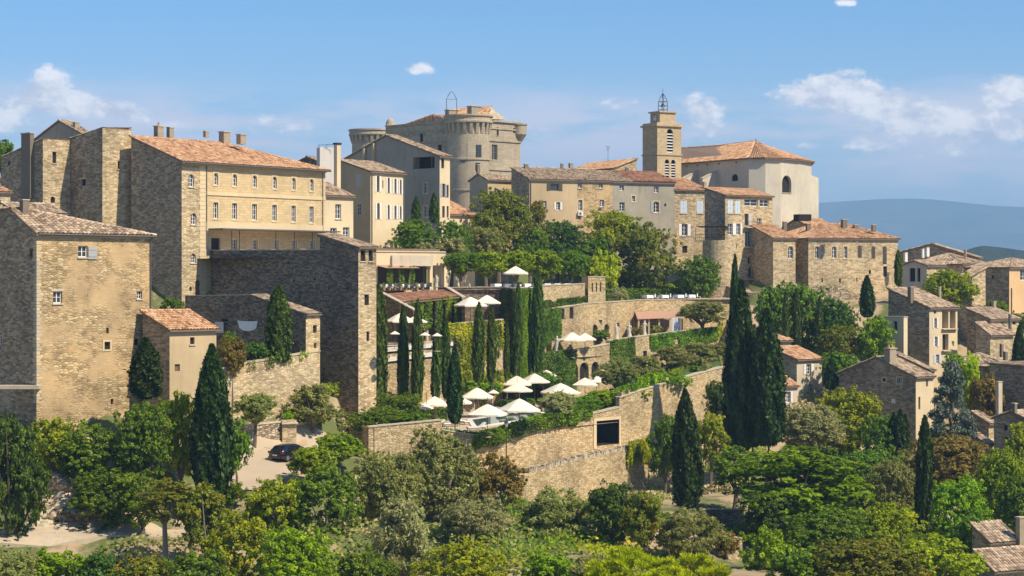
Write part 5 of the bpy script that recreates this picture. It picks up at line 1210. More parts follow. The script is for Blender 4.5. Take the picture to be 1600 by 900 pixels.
def hedge(name, label, A, B, z0, z1, w, mat='leaf_hedge', dens=75, size=.17, cat='hedge', group=None, bump=.10, zB=None):
    """clipped hedge from plan point A to B, w metres deep"""
    SEED[0] += 1; rs = np.random.default_rng(SEED[0]); A, B = Vector(A[:2]), Vector(B[:2]); e = (B - A); n = Vector((e.y, -e.x)).normalized()
    dz = (0 if zB is None else zB - z1)
    root = thing(name, label, cat, V3(A, z0), group); a = Vector((e.x, e.y, dz)); b = (-n * w).to_3d(); c = Vector((0, 0, z1 - z0))
    i = .1; mb = MB(); mb.box(V3(A, z0) + a.normalized() * i - n.to_3d() * i, a - a.normalized() * 2 * i, b + n.to_3d() * 2 * i, c - Vector((0, 0, i))); mb.build('dark_core', 'hedge_core', root)  # solid core keeps the hedge opaque, inner shade put into its colour
    p, nn = box_surface(V3(A, z0), a, b, c, dens, rs); p = p + nn * (vnoise(p, 1.7, SEED[0])[:, None] * bump + rs.normal(0, .04, (len(p), 1)))
    leaf_object('foliage', p, nn, size, mat, root, SEED[0], root.location)
    return root
def ivy(name, label, face, u0, u1, ztop, zbot, mat='leaf_ivy', dens=70, size=.2, cut=.1, thick=.22, cat='ivy', d0=.05, rag=.9, keep=None):
    """climber on a wall face: ztop/zbot are (z at u0, z at u1); ragged lower edge and gaps"""
    SEED[0] += 1; rs = np.random.default_rng(SEED[0]); zt = np.array(ztop if hasattr(ztop, '__len__') else (ztop, ztop)); zb_ = np.array(zbot if hasattr(zbot, '__len__') else (zbot, zbot))
    n = int((u1 - u0) * abs(zt.mean() - zb_.mean()) * dens); u = rs.uniform(u0, u1, n); k = (u - u0) / (u1 - u0); v = rs.random(n); z = (zt[0] + (zt[1] - zt[0]) * k) * v + (zb_[0] + (zb_[1] - zb_[0]) * k) * (1 - v)
    q = np.stack([u, z, 0 * u], 1); low = vnoise(np.stack([u, 0 * u, 0 * u], 1), 1.6, SEED[0]) * .5 + .5
    m = (v > low * .42 * rag) & (vnoise(q, 1.1, SEED[0] + 3) > -1 + cut * 2) & (v > rs.random(n) * .25 * rag)
    if keep is not None: m &= keep(u, z)
    u, z = u[m], z[m]; d = d0 + thick * (.5 + .5 * vnoise(np.stack([u, z, 0 * u], 1), 2.1, SEED[0] + 7)) * rs.uniform(.5, 1.1, len(u))
    A, e, nn = np.array(face.A), np.array(face.e), np.array(face.n); xy = A + u[:, None] * e + d[:, None] * nn; p = np.concatenate([xy, z[:, None]], 1)
    N_ = np.repeat(np.array([[nn[0], nn[1], .35]]), len(p), 0)
    base = face.pt((u0 + u1) / 2, float(zb_.min()), d0); root = thing(name, label, cat, base)
    leaf_object('foliage', p, N_, size, mat, root, SEED[0], root.location, spread=.6); return root

# ------------------------------------------------------------------ walls of the terraces
def coping_run(root, f, z0, z1, t, over=.08, h=(.10, .15), L=(.55, 1.0), mat='coping_stone', u0=0, u1=None):
    u = u0; u1 = f.L if u1 is None else u1
    while u < u1 - .05:
        w = min(random.uniform(*L), u1 - u); zz = z0 + (z1 - z0) * (u - u0) / (u1 - u0); ze = z0 + (z1 - z0) * (u + w - u0) / (u1 - u0)
        mb = MB(); o = f.pt(u + .012, zz + .003, over); mb.box(o, f.e.to_3d() * (w - .025) + Vector((0, 0, ze - zz)), f.n.to_3d() * -(t + 2 * over), Vector((0, 0, random.uniform(*h)))); mb.build('coping', mat, root); u += w
def garden_wall(name, label, pts, zb, mat='garden_wall', thick=.55, wins=(), coping=True, cat='wall', h=(.10, .15)):
    """free-standing or retaining wall along (column, row of the top, depth) points"""
    W = [P(*p) for p in pts]; root = thing(name, label, cat, V3(W[0], zb)); faces = []
    for i in range(len(W) - 1):
        f = Face(W[i], W[i + 1]); faces.append(f); za, zc = W[i].z, W[i + 1].z; b = zb if not hasattr(zb, '__len__') else zb[i]
        ops = mk_ops(f, [w for w in wins if 0 < f.u((w[0] + w[2]) / 2) < f.L]); mb = MB()
        for o in ops:
            if not o.get('deep'): o['depth'] = min(o.get('depth', .3), thick - .08)
        wall_panel(mb, f, [(0, za), (f.L, zc)], b, ops, .3)
        mb.poly([f.pt(0, za), f.pt(f.L, zc), f.pt(f.L, zc, -thick), f.pt(0, za, -thick)])
        if not any(o.get('deep') for o in ops): mb.poly([f.pt(f.L, b, -thick), f.pt(0, b, -thick), f.pt(0, za, -thick), f.pt(f.L, zc, -thick)])
        if i == 0: mb.poly([f.pt(0, b, -thick), f.pt(0, b), f.pt(0, za), f.pt(0, za, -thick)])
        if i == len(W) - 2: mb.poly([f.pt(f.L, b), f.pt(f.L, b, -thick), f.pt(f.L, zc, -thick), f.pt(f.L, zc)])
        mb.build('wall', [mat, 'dark_inside'], root)
        for o in ops: window_unit(root, f, o)
        if coping: coping_run(root, f, za, zc, thick, h=h)
    root['n'] = 0; del root['n']
    return root, faces
def floor(name, key, mat, dz=0.0):
    poly, z = TPOLY[key]; mb = MB(); mb.poly([(x, y, z + dz) for x, y in poly]); return structure(mb.build(name, mat))
floor('pool_terrace', 'pool', 'paving'); floor('gallery_terrace', 'gallery', 'paving'); floor('statue_terrace', 'statue', 'paving', .004)
floor('lower_terrace', 'lower', 'paving'); floor('middle_terrace', 'middle', 'terracotta', .004); floor('upper_terrace', 'upper', 'paving'); floor('lounge_terrace', 'lounge', 'paving'); floor('dining_terrace', 'dining', 'paving', .004)
# sloping lawn of the olive terrace
ol = [P(968, 628, 206.4), P(1040, 604, 212.3), P(1137, 576, 222.3), P(1145, 570, 268), P(985, 575, 258)]
ol[3].z = -10.4; ol[4].z = -13.0; mb = MB(); mb.poly(ol); structure(mb.build('olive_lawn', 'lawn'))
mb = MB(); mb.poly([V3(PX(*q), -15.74) for q in ((852, 207), (962, 215), (975, 256), (880, 250), (860, 226))]); structure(mb.build('lawn', 'lawn'))

# pool terrace walls
w0, fp = garden_wall('pool_wall', 'low stone wall with flat coping below the clipped shrubs by the drive', [(541, 668, 196), (576, 668, 184), (690, 657, 187)], -22, 'garden_wall')
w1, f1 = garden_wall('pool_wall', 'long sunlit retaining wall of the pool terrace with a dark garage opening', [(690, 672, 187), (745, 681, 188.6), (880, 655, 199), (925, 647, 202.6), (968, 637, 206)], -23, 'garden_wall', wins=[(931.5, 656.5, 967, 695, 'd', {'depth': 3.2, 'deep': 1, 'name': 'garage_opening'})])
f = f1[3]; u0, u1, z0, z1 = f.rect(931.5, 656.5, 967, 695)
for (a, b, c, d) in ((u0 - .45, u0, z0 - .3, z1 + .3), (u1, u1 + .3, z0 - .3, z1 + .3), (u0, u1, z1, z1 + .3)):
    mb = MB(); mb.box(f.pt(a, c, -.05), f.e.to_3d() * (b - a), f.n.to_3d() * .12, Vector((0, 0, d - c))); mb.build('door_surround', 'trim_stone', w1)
w2, f2 = garden_wall('olive_wall', 'high sunlit wall under the olive terrace stepping up to the right', [(968, 622, 206.1), (1000, 611, 208.6), (1040, 599, 212), (1085, 586, 216.5), (1137, 572, 222)], -23, 'garden_wall', coping=True)
for (px, w) in ((971, .5), (982, .3), (1041, .5)):
    fq = f2[0] if px < 1000 else f2[2]; u = fq.u(px); zc = zpix(622 - (px - 968) * .33, fq.Y(px)); mb = MB(); mb.box(fq.pt(u, zc - .2, .0), fq.e.to_3d() * w, fq.n.to_3d() * -.55, Vector((0, 0, .75))); mb.build('merlon', 'garden_wall', w2)
# lane below with its wall of upright cope stones
lane = MB(); la = [(745, 752, 184.5), (815, 740.5, 186.6), (900, 722, 193), (990, 702, 201), (1012, 697, 203.5)]; lb_ = [(745, 742, 190), (815, 731.5, 193.5), (900, 714, 199.5), (968, 696, 206.5), (1012, 688, 210)]
for i in range(4): lane.poly([P(*la[i]), P(*la[i + 1]), P(*lb_[i + 1]), P(*lb_[i])])
structure(lane.build('lane', 'driveway_gravel'))
w3, f3 = garden_wall('lane_wall', 'rubble wall below the lane topped with upright stones', [(806, 744, 184), (820, 740, 185.5), (900, 720, 192), (990, 700, 200.4), (1013, 697, 203)], -27, 'garden_wall', coping=False)
for f in f3:
    u = 0; za, zc = None, None
    i = f3.index(f); W = [P(*p) for p in [(806, 744, 184), (820, 740, 185.5), (900, 720, 192), (990, 700, 200.4), (1013, 697, 203)]]; za, zc = W[i].z, W[i + 1].z
    while u < f.L - .1:
        w = random.uniform(.17, .34); z = za + (zc - za) * u / f.L; mb = MB(); lean = random.uniform(-.06, .12)
        mb.box(f.pt(u, z - .02, -random.uniform(0, .08)), f.e.to_3d() * w * .86, f.n.to_3d() * -random.uniform(.38, .5), f.e.to_3d() * lean + Vector((0, 0, random.uniform(.26, .46)))); mb.build('cope_stone', 'coping_stone' if random.random() < .5 else 'chimney_stone', w3); u += w
garden_wall('stone_terrace_wall', 'shaded low garden wall beside the tall cypress in the lower garden', [(1098, 797, 178), (1162, 797, 184)], -30, 'rubble_dark', .4)
garden_wall('stone_terrace_wall', 'sunlit end of a low wall at the bottom beside the pine', [(1134, 838, 166), (1160, 842, 168)], -32, 'garden_wall', .5)
garden_wall('stone_terrace_wall', 'old wall in shade behind the cypress under the olive wall', [(1014, 735, 203), (1080, 738, 206), (1150, 742, 210)], -27, 'garden_wall', .5)

# walls of the middle terraces
w4, f4 = garden_wall('gallery_wall', 'stone wall with pointed arches behind the pool parasols', [(843, 556, 243), (893, 549, 247.4), (952, 538, 254)], -16.5, 'garden_wall', wins=[(891, 568, 903, 603, 'da', {'depth': .8}), (906, 566, 920, 603, 'da', {'depth': .8}), (924, 565, 936, 601, 'da', {'depth': .8})])
w5, f5 = garden_wall('statue_wall', 'ivy clad wall below the row of statues', [(952, 533, 254.1), (1015, 524, 262), (1075, 517, 267), (1128, 511, 272)], -15, 'garden_wall', wins=[(987, 551, 993, 560, 'd'), (1005, 548, 1011, 560, 'd')])
w6, f6 = garden_wall('gallery_back_wall', 'sunlit wall with slit windows and niches above the gallery', [(862, 483, 247), (914, 475, 254), (991, 470, 269)], -11.2, 'garden_wall', wins=[(866.5, 483, 871, 500, 'd'), (876, 482, 882, 499, 'd'), (890, 480, 896, 498, 'd'), (944, 506, 952, 523, 'da'), (926, 507, 934, 523, 'da'), (963, 504, 968, 512, 'da')])
w7, f7 = garden_wall('dining_wall', 'sunlit wall carrying the white dining tables', [(991, 469, 270), (1065, 468, 277), (1140, 466.5, 284)], -9.6, 'garden_wall')
w8, f8 = garden_wall('upper_wall', 'sunlit wall of the upper restaurant terrace right of the ivy bastion', [(842, 447, 246), (914, 444, 255)], -11.2, 'garden_wall')
w9, f9 = garden_wall('middle_wall', 'ivy covered wall below the two large parasols', [(700, 508, 219), (786, 500, 226)], -16.5, 'garden_wall', wins=[(729, 526, 738, 552, 'd', {'depth': .5}), (750, 524, 756, 548, 'd', {'depth': .5}), (760, 524, 766, 548, 'd', {'depth': .5})])
w10, f10 = garden_wall('lower_wall', 'sunlit wall with pale ramp bands behind the cypress row', [(588, 546, 207), (706, 537, 214)], -16.5, 'garden_wall')
for (py0, py1, dz) in ((551, 540, 0), (567, 553, 0)):
    f = f10[0]; mb = MB(); a = f.pt(.1, zpix(py0, 207), .004); b = f.pt(f.L, zpix(py1, 214), .004); mb.box(a, b - a, f.n.to_3d() * .22, Vector((0, 0, .45))); mb.build('ramp_band', 'white_render', w10)
    mb = MB(); mb.box(a + Vector((0, 0, -.22)), b - a, f.n.to_3d() * .03, Vector((0, 0, .2))); mb.build('shadow_strip', 'iron', w10)  # dark strip below each band stands in for its shadow
# ivy bastion
bz = thing('ivy_bastion', 'tall square bastion wholly clad in ivy in the middle of the terraces', 'bastion', P(805, 620, 234)); BA, BB, BC = PX(783, 240), PX(805, 234), PX(840, 246)
for A_, B_ in ((BA, BB), (BB, BC)):
    f = Face(A_, B_); mb = MB(); wall_panel(mb, f, [(0, -1.6), (f.L, -1.6)], -16.5, []); mb.build('wall', 'garden_wall', bz); coping_run(bz, f, -1.6, -1.6, .5)
fa, fb_ = Face(BA, BB), Face(BB, BC)
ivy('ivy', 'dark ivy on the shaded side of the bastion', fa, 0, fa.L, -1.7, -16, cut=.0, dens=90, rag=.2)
ivy('ivy', 'sunlit ivy on the right side of the bastion', fb_, 0, fb_.L, -1.7, -16, cut=.0, dens=95, rag=.2, mat='leaf_hedge')  # brighter leaves than the shaded side: sunlight put into the leaf colour
f = f9[0]; ivy('ivy', 'yellowing creeper on the wall below the large parasols', f, 0, f.L, -5.4, -15.5, 'leaf_ivy_yellow', 55, .2, .28, rag=.5)
ivy('ivy', 'green creeper hanging among the cypresses below the large parasols', f, 1, f.L - .5, -5.2, -14, 'leaf_ivy', 40, .2, .4, rag=.6, thick=.35)
f = f8[0]; ivy('ivy', 'dark creeper garland along the foot of the upper wall', f, 0, f.L, (zpix(470, 247), zpix(462, 255)), (zpix(481, 247), zpix(477, 255)), 'leaf_ivy', 130, .2, .0, .5, rag=.5)
ivy('ivy', 'climber over the left slit windows by the bastion', f6[0], -2.5, 2.2, -4.2, -9.5, 'leaf_ivy', 90, .2, .2, .3, rag=.6)
f = f5[0]; ivy('ivy', 'dark ivy patch left on the statue wall', f, .1, f.u(992), (-8.6, -8.3), (-14.2, -12.4), 'leaf_ivy', 90, .2, .06, rag=.8)
ivy('ivy', 'long band of ivy spilling over the statue wall', f5[1], 0, f5[1].L, (zpix(523, 262), zpix(516, 267)), (zpix(551, 262), zpix(541, 267)), 'leaf_hedge', 110, .2, .02, .4, rag=.7)
ivy('ivy', 'ivy at the right end of the statue wall', f5[2], 0, f5[2].L * .85, (zpix(515, 267), zpix(510, 272)), (zpix(543, 267), zpix(537, 272)), 'leaf_hedge', 110, .2, .02, .4, rag=.7)
ivy('ivy', 'bright hanging ivy at the corner of the statue wall', f5[2], f5[2].L * .85, f5[2].L, zpix(503, 272), zpix(530, 272), 'leaf_ivy_yellow', 120, .2, .1, .4)
for i, f in enumerate(f4[:1]): ivy('ivy', 'dense dark ivy block left of the arches', f, -.2, f.L + .6, (zpix(550, 243), zpix(546, 247)), -15.6, 'leaf_ivy', 100, .2, .0, .5, rag=.35)
# trailing hedge along the pool wall
for i, (f, za, zc, lo) in enumerate(((f1[1], zpix(676, 188.6), zpix(641, 199), 1.55), (f1[2], zpix(640, 199), zpix(634, 202.6), 1.1), (f1[0], zpix(668, 187), zpix(676, 188.6), 1.2))):
    ivy('trailing_shrub', ['long green shrub trailing over the pool wall', 'end of the trailing shrub by the garage opening', 'start of the trailing shrub near the lamp post'][i], f, -.2, f.L + .2, (za, zc), (za - lo - 1.0, zc - lo - .6), 'leaf_hedge', 190, .19, .0, .75, 'shrub', d0=-.6, rag=.75)
for i, (f, a, b, py) in enumerate(((f2[0], .0, 1.0, 617), (f2[1], .0, .9, 604), (f2[2], .1, .75, 592), (f2[3], .2, .95, 577))):
    z = zpix(py, f.Y(800 + F * f.A.x / f.A.y)); ivy('trailing_shrub', ['shrub spilling over the olive wall above the garage', 'bright shrub tufts on the olive wall', 'short trailing tuft on the middle of the olive wall', 'drooping shrub at the right of the olive wall'][i], f, f.L * a, f.L * b, (z + .9, z + 1.2), (z - 1.1, z - .6), ['leaf_hedge', 'leaf_bright', 'leaf_bright', 'leaf_olive'][i], 90, .19, .3, .7, 'shrub', d0=-.7, rag=1.1)
ivy('ivy', 'bright yellow green creeper hanging at the end of the lane wall', f3[3], -1.5, f3[3].L + .3, -17.2, -20.5, 'leaf_ivy_yellow', 130, .2, .0, .5, rag=1.0)
hedge('hedge', 'thick green hedge rolling along the pool wall edge', PX(749, 187.9), PX(880, 198.4), zpix(699, 188), zpix(682, 188), 1.5, 'leaf_hedge', 85, .2, bump=.3, zB=zpix(646, 198.4))
hedge('hedge', 'thick hedge tip above the garage opening', PX(880, 198.6), PX(926, 202.2), zpix(666, 199), zpix(646, 199), 1.6, 'leaf_hedge', 85, .2, bump=.3, zB=zpix(632, 202))
# wall around the drive at the left
w11, f11 = garden_wall('courtyard_garden_wall', 'sunlit rubble garden wall below the stair house', [(338, 578, 179), (398, 566, 184), (455, 556, 189.2), (500, 549, 193.3)], -17.5, 'rubble')
w12, f12 = garden_wall('drive_wall', 'pale dry stone wall beside the drive', [(352, 672, 178), (400, 664, 181.2), (441, 660, 184)], -20, 'dry_stone', .5)
for i, (px, f) in enumerate(((392, f11[0]), (420, f11[1]), (448, f11[1]), (474, f11[2]))):
    u = f.u(px); z = zpix(572 - (px - 338) * .18, f.Y(px)); ivy('wall_plant', ['dry tuft growing from the left part of the garden wall', 'second dry tuft on the garden wall', 'third tuft hanging from the garden wall', 'green tuft at the right of the garden wall'][i], f, u - .7, u + .7, z, z - 1.2, 'leaf_olive' if i < 3 else 'leaf_bright', 60, .14, .2, .35, 'plant')

# garage recess with stone slab roof, drive
gr = thing('carport', 'low stone carport with a slab roof behind the parked car', 'carport', P(480, 700, 186))
mb = MB(); mb.box(P(441, 700, 183.5), (1.3, .5, 0), (-.3, 1.2, 0), (0, 0, 2.6)); mb.build('pier', 'rubble', gr)
mb = MB(); a_ = P(440.5, 663, 183.2); mb.box(a_, (1.5, .55, 0), (-.35, 1.4, 0), (0, 0, .12)); mb.build('pier_cap', 'coping_stone', gr)
mb = MB(); q = [P(455, 667, 184.5), P(511, 656, 191), P(500, 650, 196), P(448, 658, 190)]; up = Vector((0, 0, .2)); mb.poly([p + up for p in q]); mb.poly(q[::-1])
for i in range(4): mb.poly([q[i], q[(i + 1) % 4], q[(i + 1) % 4] + up, q[i] + up])
mb.build('slab_roof', 'coping_stone', gr)
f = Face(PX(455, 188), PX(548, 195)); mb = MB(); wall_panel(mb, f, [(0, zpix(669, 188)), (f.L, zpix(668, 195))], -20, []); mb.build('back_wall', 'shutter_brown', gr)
mb = MB(); mb.box(P(510, 690, 190.5), (.7, .3, 0), (-.2, .6, 0), (0, 0, 2.3)); mb.build('pier', 'rubble', gr)
def draped(name, L_, R_, mat, n=8, m=5, dz=.07):
    """strip of ground cover between two edge lines, laid on the hillside"""
    def lerp_line(L, t):
        k = t * (len(L) - 1); i = min(int(k), len(L) - 2); return L[i].lerp(L[i + 1], k - i)
    mb = MB(); N_ = (len(L_) - 1) * n; g = {}
    for i in range(N_ + 1):
        a, b = lerp_line(L_, i / N_), lerp_line(R_, i / N_)
        for j in range(m + 1): p = a.lerp(b, j / m); g[i, j] = p
    xs = np.array([p.x for p in g.values()]); ys = np.array([p.y for p in g.values()]); zs = tz(xs, ys) + dz + .10
    for (k, z) in zip(list(g), zs): g[k] = Vector((g[k].x, g[k].y, float(z)))
    for i in range(N_):
        for j in range(m): mb.poly([g[i, j], g[i, j + 1], g[i + 1, j + 1], g[i + 1, j]])
        dn = Vector((0, 0, -.7))
        for j in (0, m): mb.poly([g[i, j], g[i + 1, j], g[i + 1, j] + dn, g[i, j] + dn])
    return structure(mb.build(name, mat))
L_ = [P(345, 770, 164.5), P(352, 740, 171), P(365, 722, 177), P(410, 712, 183), P(445, 704, 188)]; R_ = [P(425, 776, 166), P(440, 752, 170), P(470, 735, 174.5), P(530, 722, 180), P(548, 712, 187)]
draped('drive', L_, R_, 'driveway_gravel')
draped('footpath', [P(-60, 862, 151), P(80, 858, 152), P(160, 848, 154), P(290, 846, 155)], [P(-60, 850, 155), P(90, 838, 157), P(190, 826, 160), P(290, 828, 160)], 'paving')
# ------------------------------------------------------------------ trees and shrubs
def ellip_dirs(n, rs): d = rs.normal(0, 1, (n, 3)); return d / np.linalg.norm(d, axis=1, keepdims=True)
def crown_mesh(style, seed, size_class):
    rs = np.random.default_rng(seed); cls = {'L': (21000, .0185), 'M': (10500, .028), 'S': (3400, .050)}[size_class]; n, ls = cls; aspect = 1.5; spread = .75; tv = None
    if style in ('broad', 'open', 'olive', 'feather', 'dome', 'shrub'):
        nl = {'broad': 46, 'open': 40, 'olive': 60, 'feather': 46, 'dome': 60, 'shrub': 34}[style]
        d = ellip_dirs(nl, rs); d[:, 2] = np.where((d[:, 2] < -.3) & (rs.random(nl) < .35), -d[:, 2], d[:, 2])
        R = rs.uniform(.45, 1.0, nl) ** .6
        lr = {'broad': (.10, .19), 'open': (.09, .16), 'olive': (.08, .16), 'feather': (.12, .20), 'dome': (.09, .15), 'shrub': (.12, .22)}[style]
        r = rs.uniform(*lr, nl)
        c = d * R[:, None] * np.array([.40, .40, .42]) * (1 - r[:, None] * .9); c[:, 2] += .5
        if style == 'dome': c[:, 2] = .10 + (c[:, 2]) * .78
        if style == 'shrub': c[:, 2] = np.maximum(c[:, 2] * .9, .12)
        # a few wandering twigs beyond the outline
        flat = {'feather': .42, 'open': .7}.get(style, .85)
        # two levels: lobes carry small clumps, clumps carry leaves
        m = int(n / 26); li = rs.choice(nl, m, p=r ** 2 / (r ** 2).sum()); dd = ellip_dirs(m, rs); dd[:, 2] = np.where(rs.random(m) < .35, np.abs(dd[:, 2]), dd[:, 2])
        cc = c[li] + dd * (r[li] * rs.uniform(.55, 1.12, m))[:, None] * np.array([1, 1, flat])
        cr = ls * rs.uniform(1.0, 2.2, m) * (1.25 if style in ('olive', 'feather') else 1)
        k = rs.choice(m, n); d3 = ellip_dirs(n, rs); p = cc[k] + d3 * (cr[k] * rs.random(n) ** .4)[:, None] * np.array([1, 1, flat])
        nr = p - np.array([0, 0, .42]); nr /= np.linalg.norm(nr, axis=1, keepdims=True); nr = nr * .7 + d3 * .5 + np.array([0, 0, .45])
        tone = np.clip(rs.uniform(.15, .85, nl)[li][k] * .55 + rs.uniform(0, 1, m)[k] * .45, 0, 1)
        if style == 'olive': aspect = 2.6; ls = ls * .86; spread = 1.0
        if style == 'feather': nr = nr * .4 + np.array([0, 0, 1.0]); aspect = 2.4; spread = .45
    elif style == 'pine':
        nl = 150; d = ellip_dirs(nl, rs); d[:, 2] = np.abs(d[:, 2]) * .9; c = d * (rs.uniform(.5, 1, nl) ** .5)[:, None] * np.array([.44, .44, .5]); c[:, 2] += .30
        k = rs.choice(nl, n); dirs = ellip_dirs(n, rs) * .75 + d[k] * .5 + np.array([0, 0, .75]); dirs /= np.linalg.norm(dirs, axis=1, keepdims=True)
        p = c[k] + dirs * (rs.uniform(.01, .085, n))[:, None]; tv = dirs; nr = ellip_dirs(n, rs); aspect = 4.2; ls = ls * .62; tone = np.clip(rs.random(nl)[k] * .7 + .25 * rs.random(n), 0, 1)
    elif style == 'cedar':
        nl = 130; z = rs.random(nl) ** 1.15; a = rs.uniform(0, 6.28, nl); rad = (.5 * (1 - z) ** .8 + .03) * rs.uniform(.45, 1, nl); c = np.stack([rad * np.cos(a), rad * np.sin(a), z * .95 + .03], 1)
        k = rs.choice(nl, n); d3 = ellip_dirs(n, rs); p = c[k] + d3 * (rs.uniform(.02, .1, n))[:, None] * np.array([1, 1, .4]); p[:, 2] -= np.hypot(p[:, 0], p[:, 1]) * .12
        nr = d3 * .5 + np.array([0, 0, .8]); aspect = 2.2; tone = np.clip(rs.random(nl)[k] * .7 + .2, 0, 1)
    elif style in ('cypress', 'spire'):
        n = {'L': 16000, 'M': 9000, 'S': 4500}[size_class]; z = rs.random(n) ** .92
        prof = (np.interp(z, [0, .04, .15, .4, .7, .88, .97, 1], [.22, .36, .47, .49, .36, .18, .06, .01]) if style == 'cypress' else np.interp(z, [0, .05, .3, .7, .9, .97, 1], [.3, .42, .5, .42, .24, .10, .02]))
        a = rs.uniform(0, 6.28, n); ph = rs.uniform(0, 6.28, 6)
        strand = sum(np.sin(a * (5 + 3 * i) + ph[i] + 5 * np.sin(z * (4 + i) + ph[5 - i]) + z * (6 + 7 * i)) / (1.4 + i) for i in range(4))
        rr = prof * (1 + .19 * strand) * rs.uniform(.70, 1.06, n); rr = np.where(rs.random(n) < .05, rr * rs.uniform(1.0, 1.28, n), rr); p = np.stack([rr * np.cos(a), rr * np.sin(a), z], 1)
        nr = np.stack([np.cos(a), np.sin(a), .25 + 0 * a], 1); tv = np.stack([np.cos(a) * .22, np.sin(a) * .22, 1 + 0 * a], 1)
        tone = np.clip(.45 + .34 * strand + rs.normal(0, .2, n), 0, 1)
        # leaf quads in crown units: width of the tree 1, height 1
        V, q = leaf_arrays(p * np.array([1, 1, 5]), nr, {'L': .085, 'M': .12, 'S': .17}[size_class], rs, .5, 2.3, tv); V = V / np.array([1, 1, 5])
        return np_mesh('crown_' + style, V, q, ['leaf_cypress'], rs.random(n), tone)
    V, q = leaf_arrays(p, nr, ls, rs, spread, aspect, tv)
    return np_mesh('crown_' + style, V, q, ['leaf_mid'], rs.random(n), tone)
CROWNS = {}
def crown_for(style, w, variant):
    cl = 'L' if w > 6.2 else ('M' if w > 3.0 else 'S')
    if style in ('cypress', 'spire'): cl = 'L' if w > 2.0 else ('M' if w > 1.0 else 'S')
    key = (style, cl, variant % 3)
    if key not in CROWNS: CROWNS[key] = crown_mesh(style, 1000 + len(CROWNS) * 17, cl)
    return CROWNS[key]
def floor_at(x, y):
    z = tz1(x, y)
    for poly, zt in TPOLY.values():
        if in_poly(np.array([x]), np.array([y]), poly)[0]: z = max(z, zt)
    return z
NT = [0]
def tree(style, mat, label, px, y0, y1, wpx, Y, name='tree', cat='tree', trunk=True, bark='bark', base=None, group=None, dy=None, lean=0.0, limbs=6):
    NT[0] += 1; i = NT[0]; rs = random.Random(i * 31)
    top, bot = P(px, y0, Y), P(px, y1, Y); w = wpx / F * Y; h = top.z - bot.z; x = top.x; g = floor_at(x, Y) if base is None else base
    root = thing(name, label, cat, (x, Y, min(g, bot.z + .3)), group); zb = root.location.z
    me = crown_for(style, w, i); cr = bpy.data.objects.new('crown', me); COL.objects.link(cr); cr.parent = root
    cr.location = (0, 0, bot.z - zb); cr.rotation_euler = (rs.uniform(-.025, .025) if style in ('cypress', 'spire') else 0, lean + (rs.uniform(-.025, .025) if style in ('cypress', 'spire') else 0), rs.uniform(0, 6.28)); cr.scale = (w, dy or w, h)
    cr.material_slots[0].link = 'OBJECT'; cr.material_slots[0].material = M[mat]
    if trunk:
        mb = MB(); hb = bot.z - zb; cz = hb + h * .45; r0 = max(.06, min(.32, w * .035))
        if style in ('cypress', 'spire', 'cedar'):
            mb.tube([(0, 0, -.3), (0, 0, max(hb, .2)), (0, 0, hb + h * .8)], [r0 * 1.2, r0, r0 * .2], 6)
        else:
            j = lambda k: rs.uniform(-k, k); fork = (j(w * .05), j(w * .05), max(hb * .8, hb + h * .08) if hb > .6 else h * .12)
            mb.tube([(j(.1), j(.1), -.3), (fork[0] * .5 + j(.08), fork[1] * .5, fork[2] * .5), fork], [r0 * 1.3, r0, r0 * .85], 7)
            for k in range(limbs):
                a = 2 * math.pi * k / limbs + j(.5); rr = w * rs.uniform(.16, .36); e = (math.cos(a) * rr, math.sin(a) * rr, hb + h * rs.uniform(.45, .85)); m_ = (fork[0] + e[0] * .45 + j(.2), fork[1] + e[1] * .45, fork[2] + (e[2] - fork[2]) * .4)
                mb.tube([fork, m_, e], [r0 * .7, r0 * .42, r0 * .1], 5)
        o = [tuple(Vector(v) + root.location) for v in mb.v]; mb.v = o; mb.build('trunk', bark, root)
    return root
def shrub(style, mat, label, px, y0, y1, wpx, Y, **k): return tree(style, mat, label, px, y0, y1, wpx, Y, name=k.pop('name', 'shrub'), cat=k.pop('cat', 'shrub'), limbs=4, **k)
def cyp(label, px, y0, y1, wpx, Y, mat='leaf_cypress', style='cypress', **k): return tree(style, mat, label, px, y0, y1, wpx, Y, name='cypress_tree', cat='cypress', **k)

# cypresses
cyp('large cypress in front of the garden wall left of the drive', 332, 540, 775, 58, 160)
cyp('cypress beside the shaded flank of the lean-to', 229, 528, 622, 46, 165.5)
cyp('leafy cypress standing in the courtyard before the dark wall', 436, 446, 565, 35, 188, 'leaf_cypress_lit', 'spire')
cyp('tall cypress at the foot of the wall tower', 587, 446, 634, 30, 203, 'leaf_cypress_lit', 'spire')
for (px, y0, y1, w, Y, lb) in [(630, 479, 622, 16, 206, 'second slim cypress of the terrace row from the wall tower'), (652, 470, 626, 17, 204.5, 'third slim cypress of the terrace row, taller than its neighbours'), (681, 507, 622, 14, 206.5, 'short slim cypress in the terrace row'), (698, 498, 620, 14, 208, 'slim cypress just right of the short one in the terrace row'),
        (747, 474, 596, 17, 217.5, 'slim cypress below the large left parasol'), (768, 482, 594, 13, 221.5, 'slim cypress below the large right parasol'), (791, 502, 590, 9, 227, 'thinnest cypress at the edge of the ivy bastion'), (807, 444, 588, 15, 230.5, 'tall cypress before the corner of the ivy bastion'), (839, 424, 580, 18, 240, 'tallest terrace cypress right of the ivy bastion')]:
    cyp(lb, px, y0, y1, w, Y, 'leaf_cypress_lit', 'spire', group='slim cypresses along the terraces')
cyp('pointed cypress standing among the pool parasols', 711, 541, 660, 22, 191.5, 'leaf_cypress')
cyp('tallest cypress of the giant pair with a thin bent tip', 1157, 440, 702, 50, 205); cyp('thin upper spire of the giant cypress', 1147, 403, 600, 14, 205.5, style='spire')
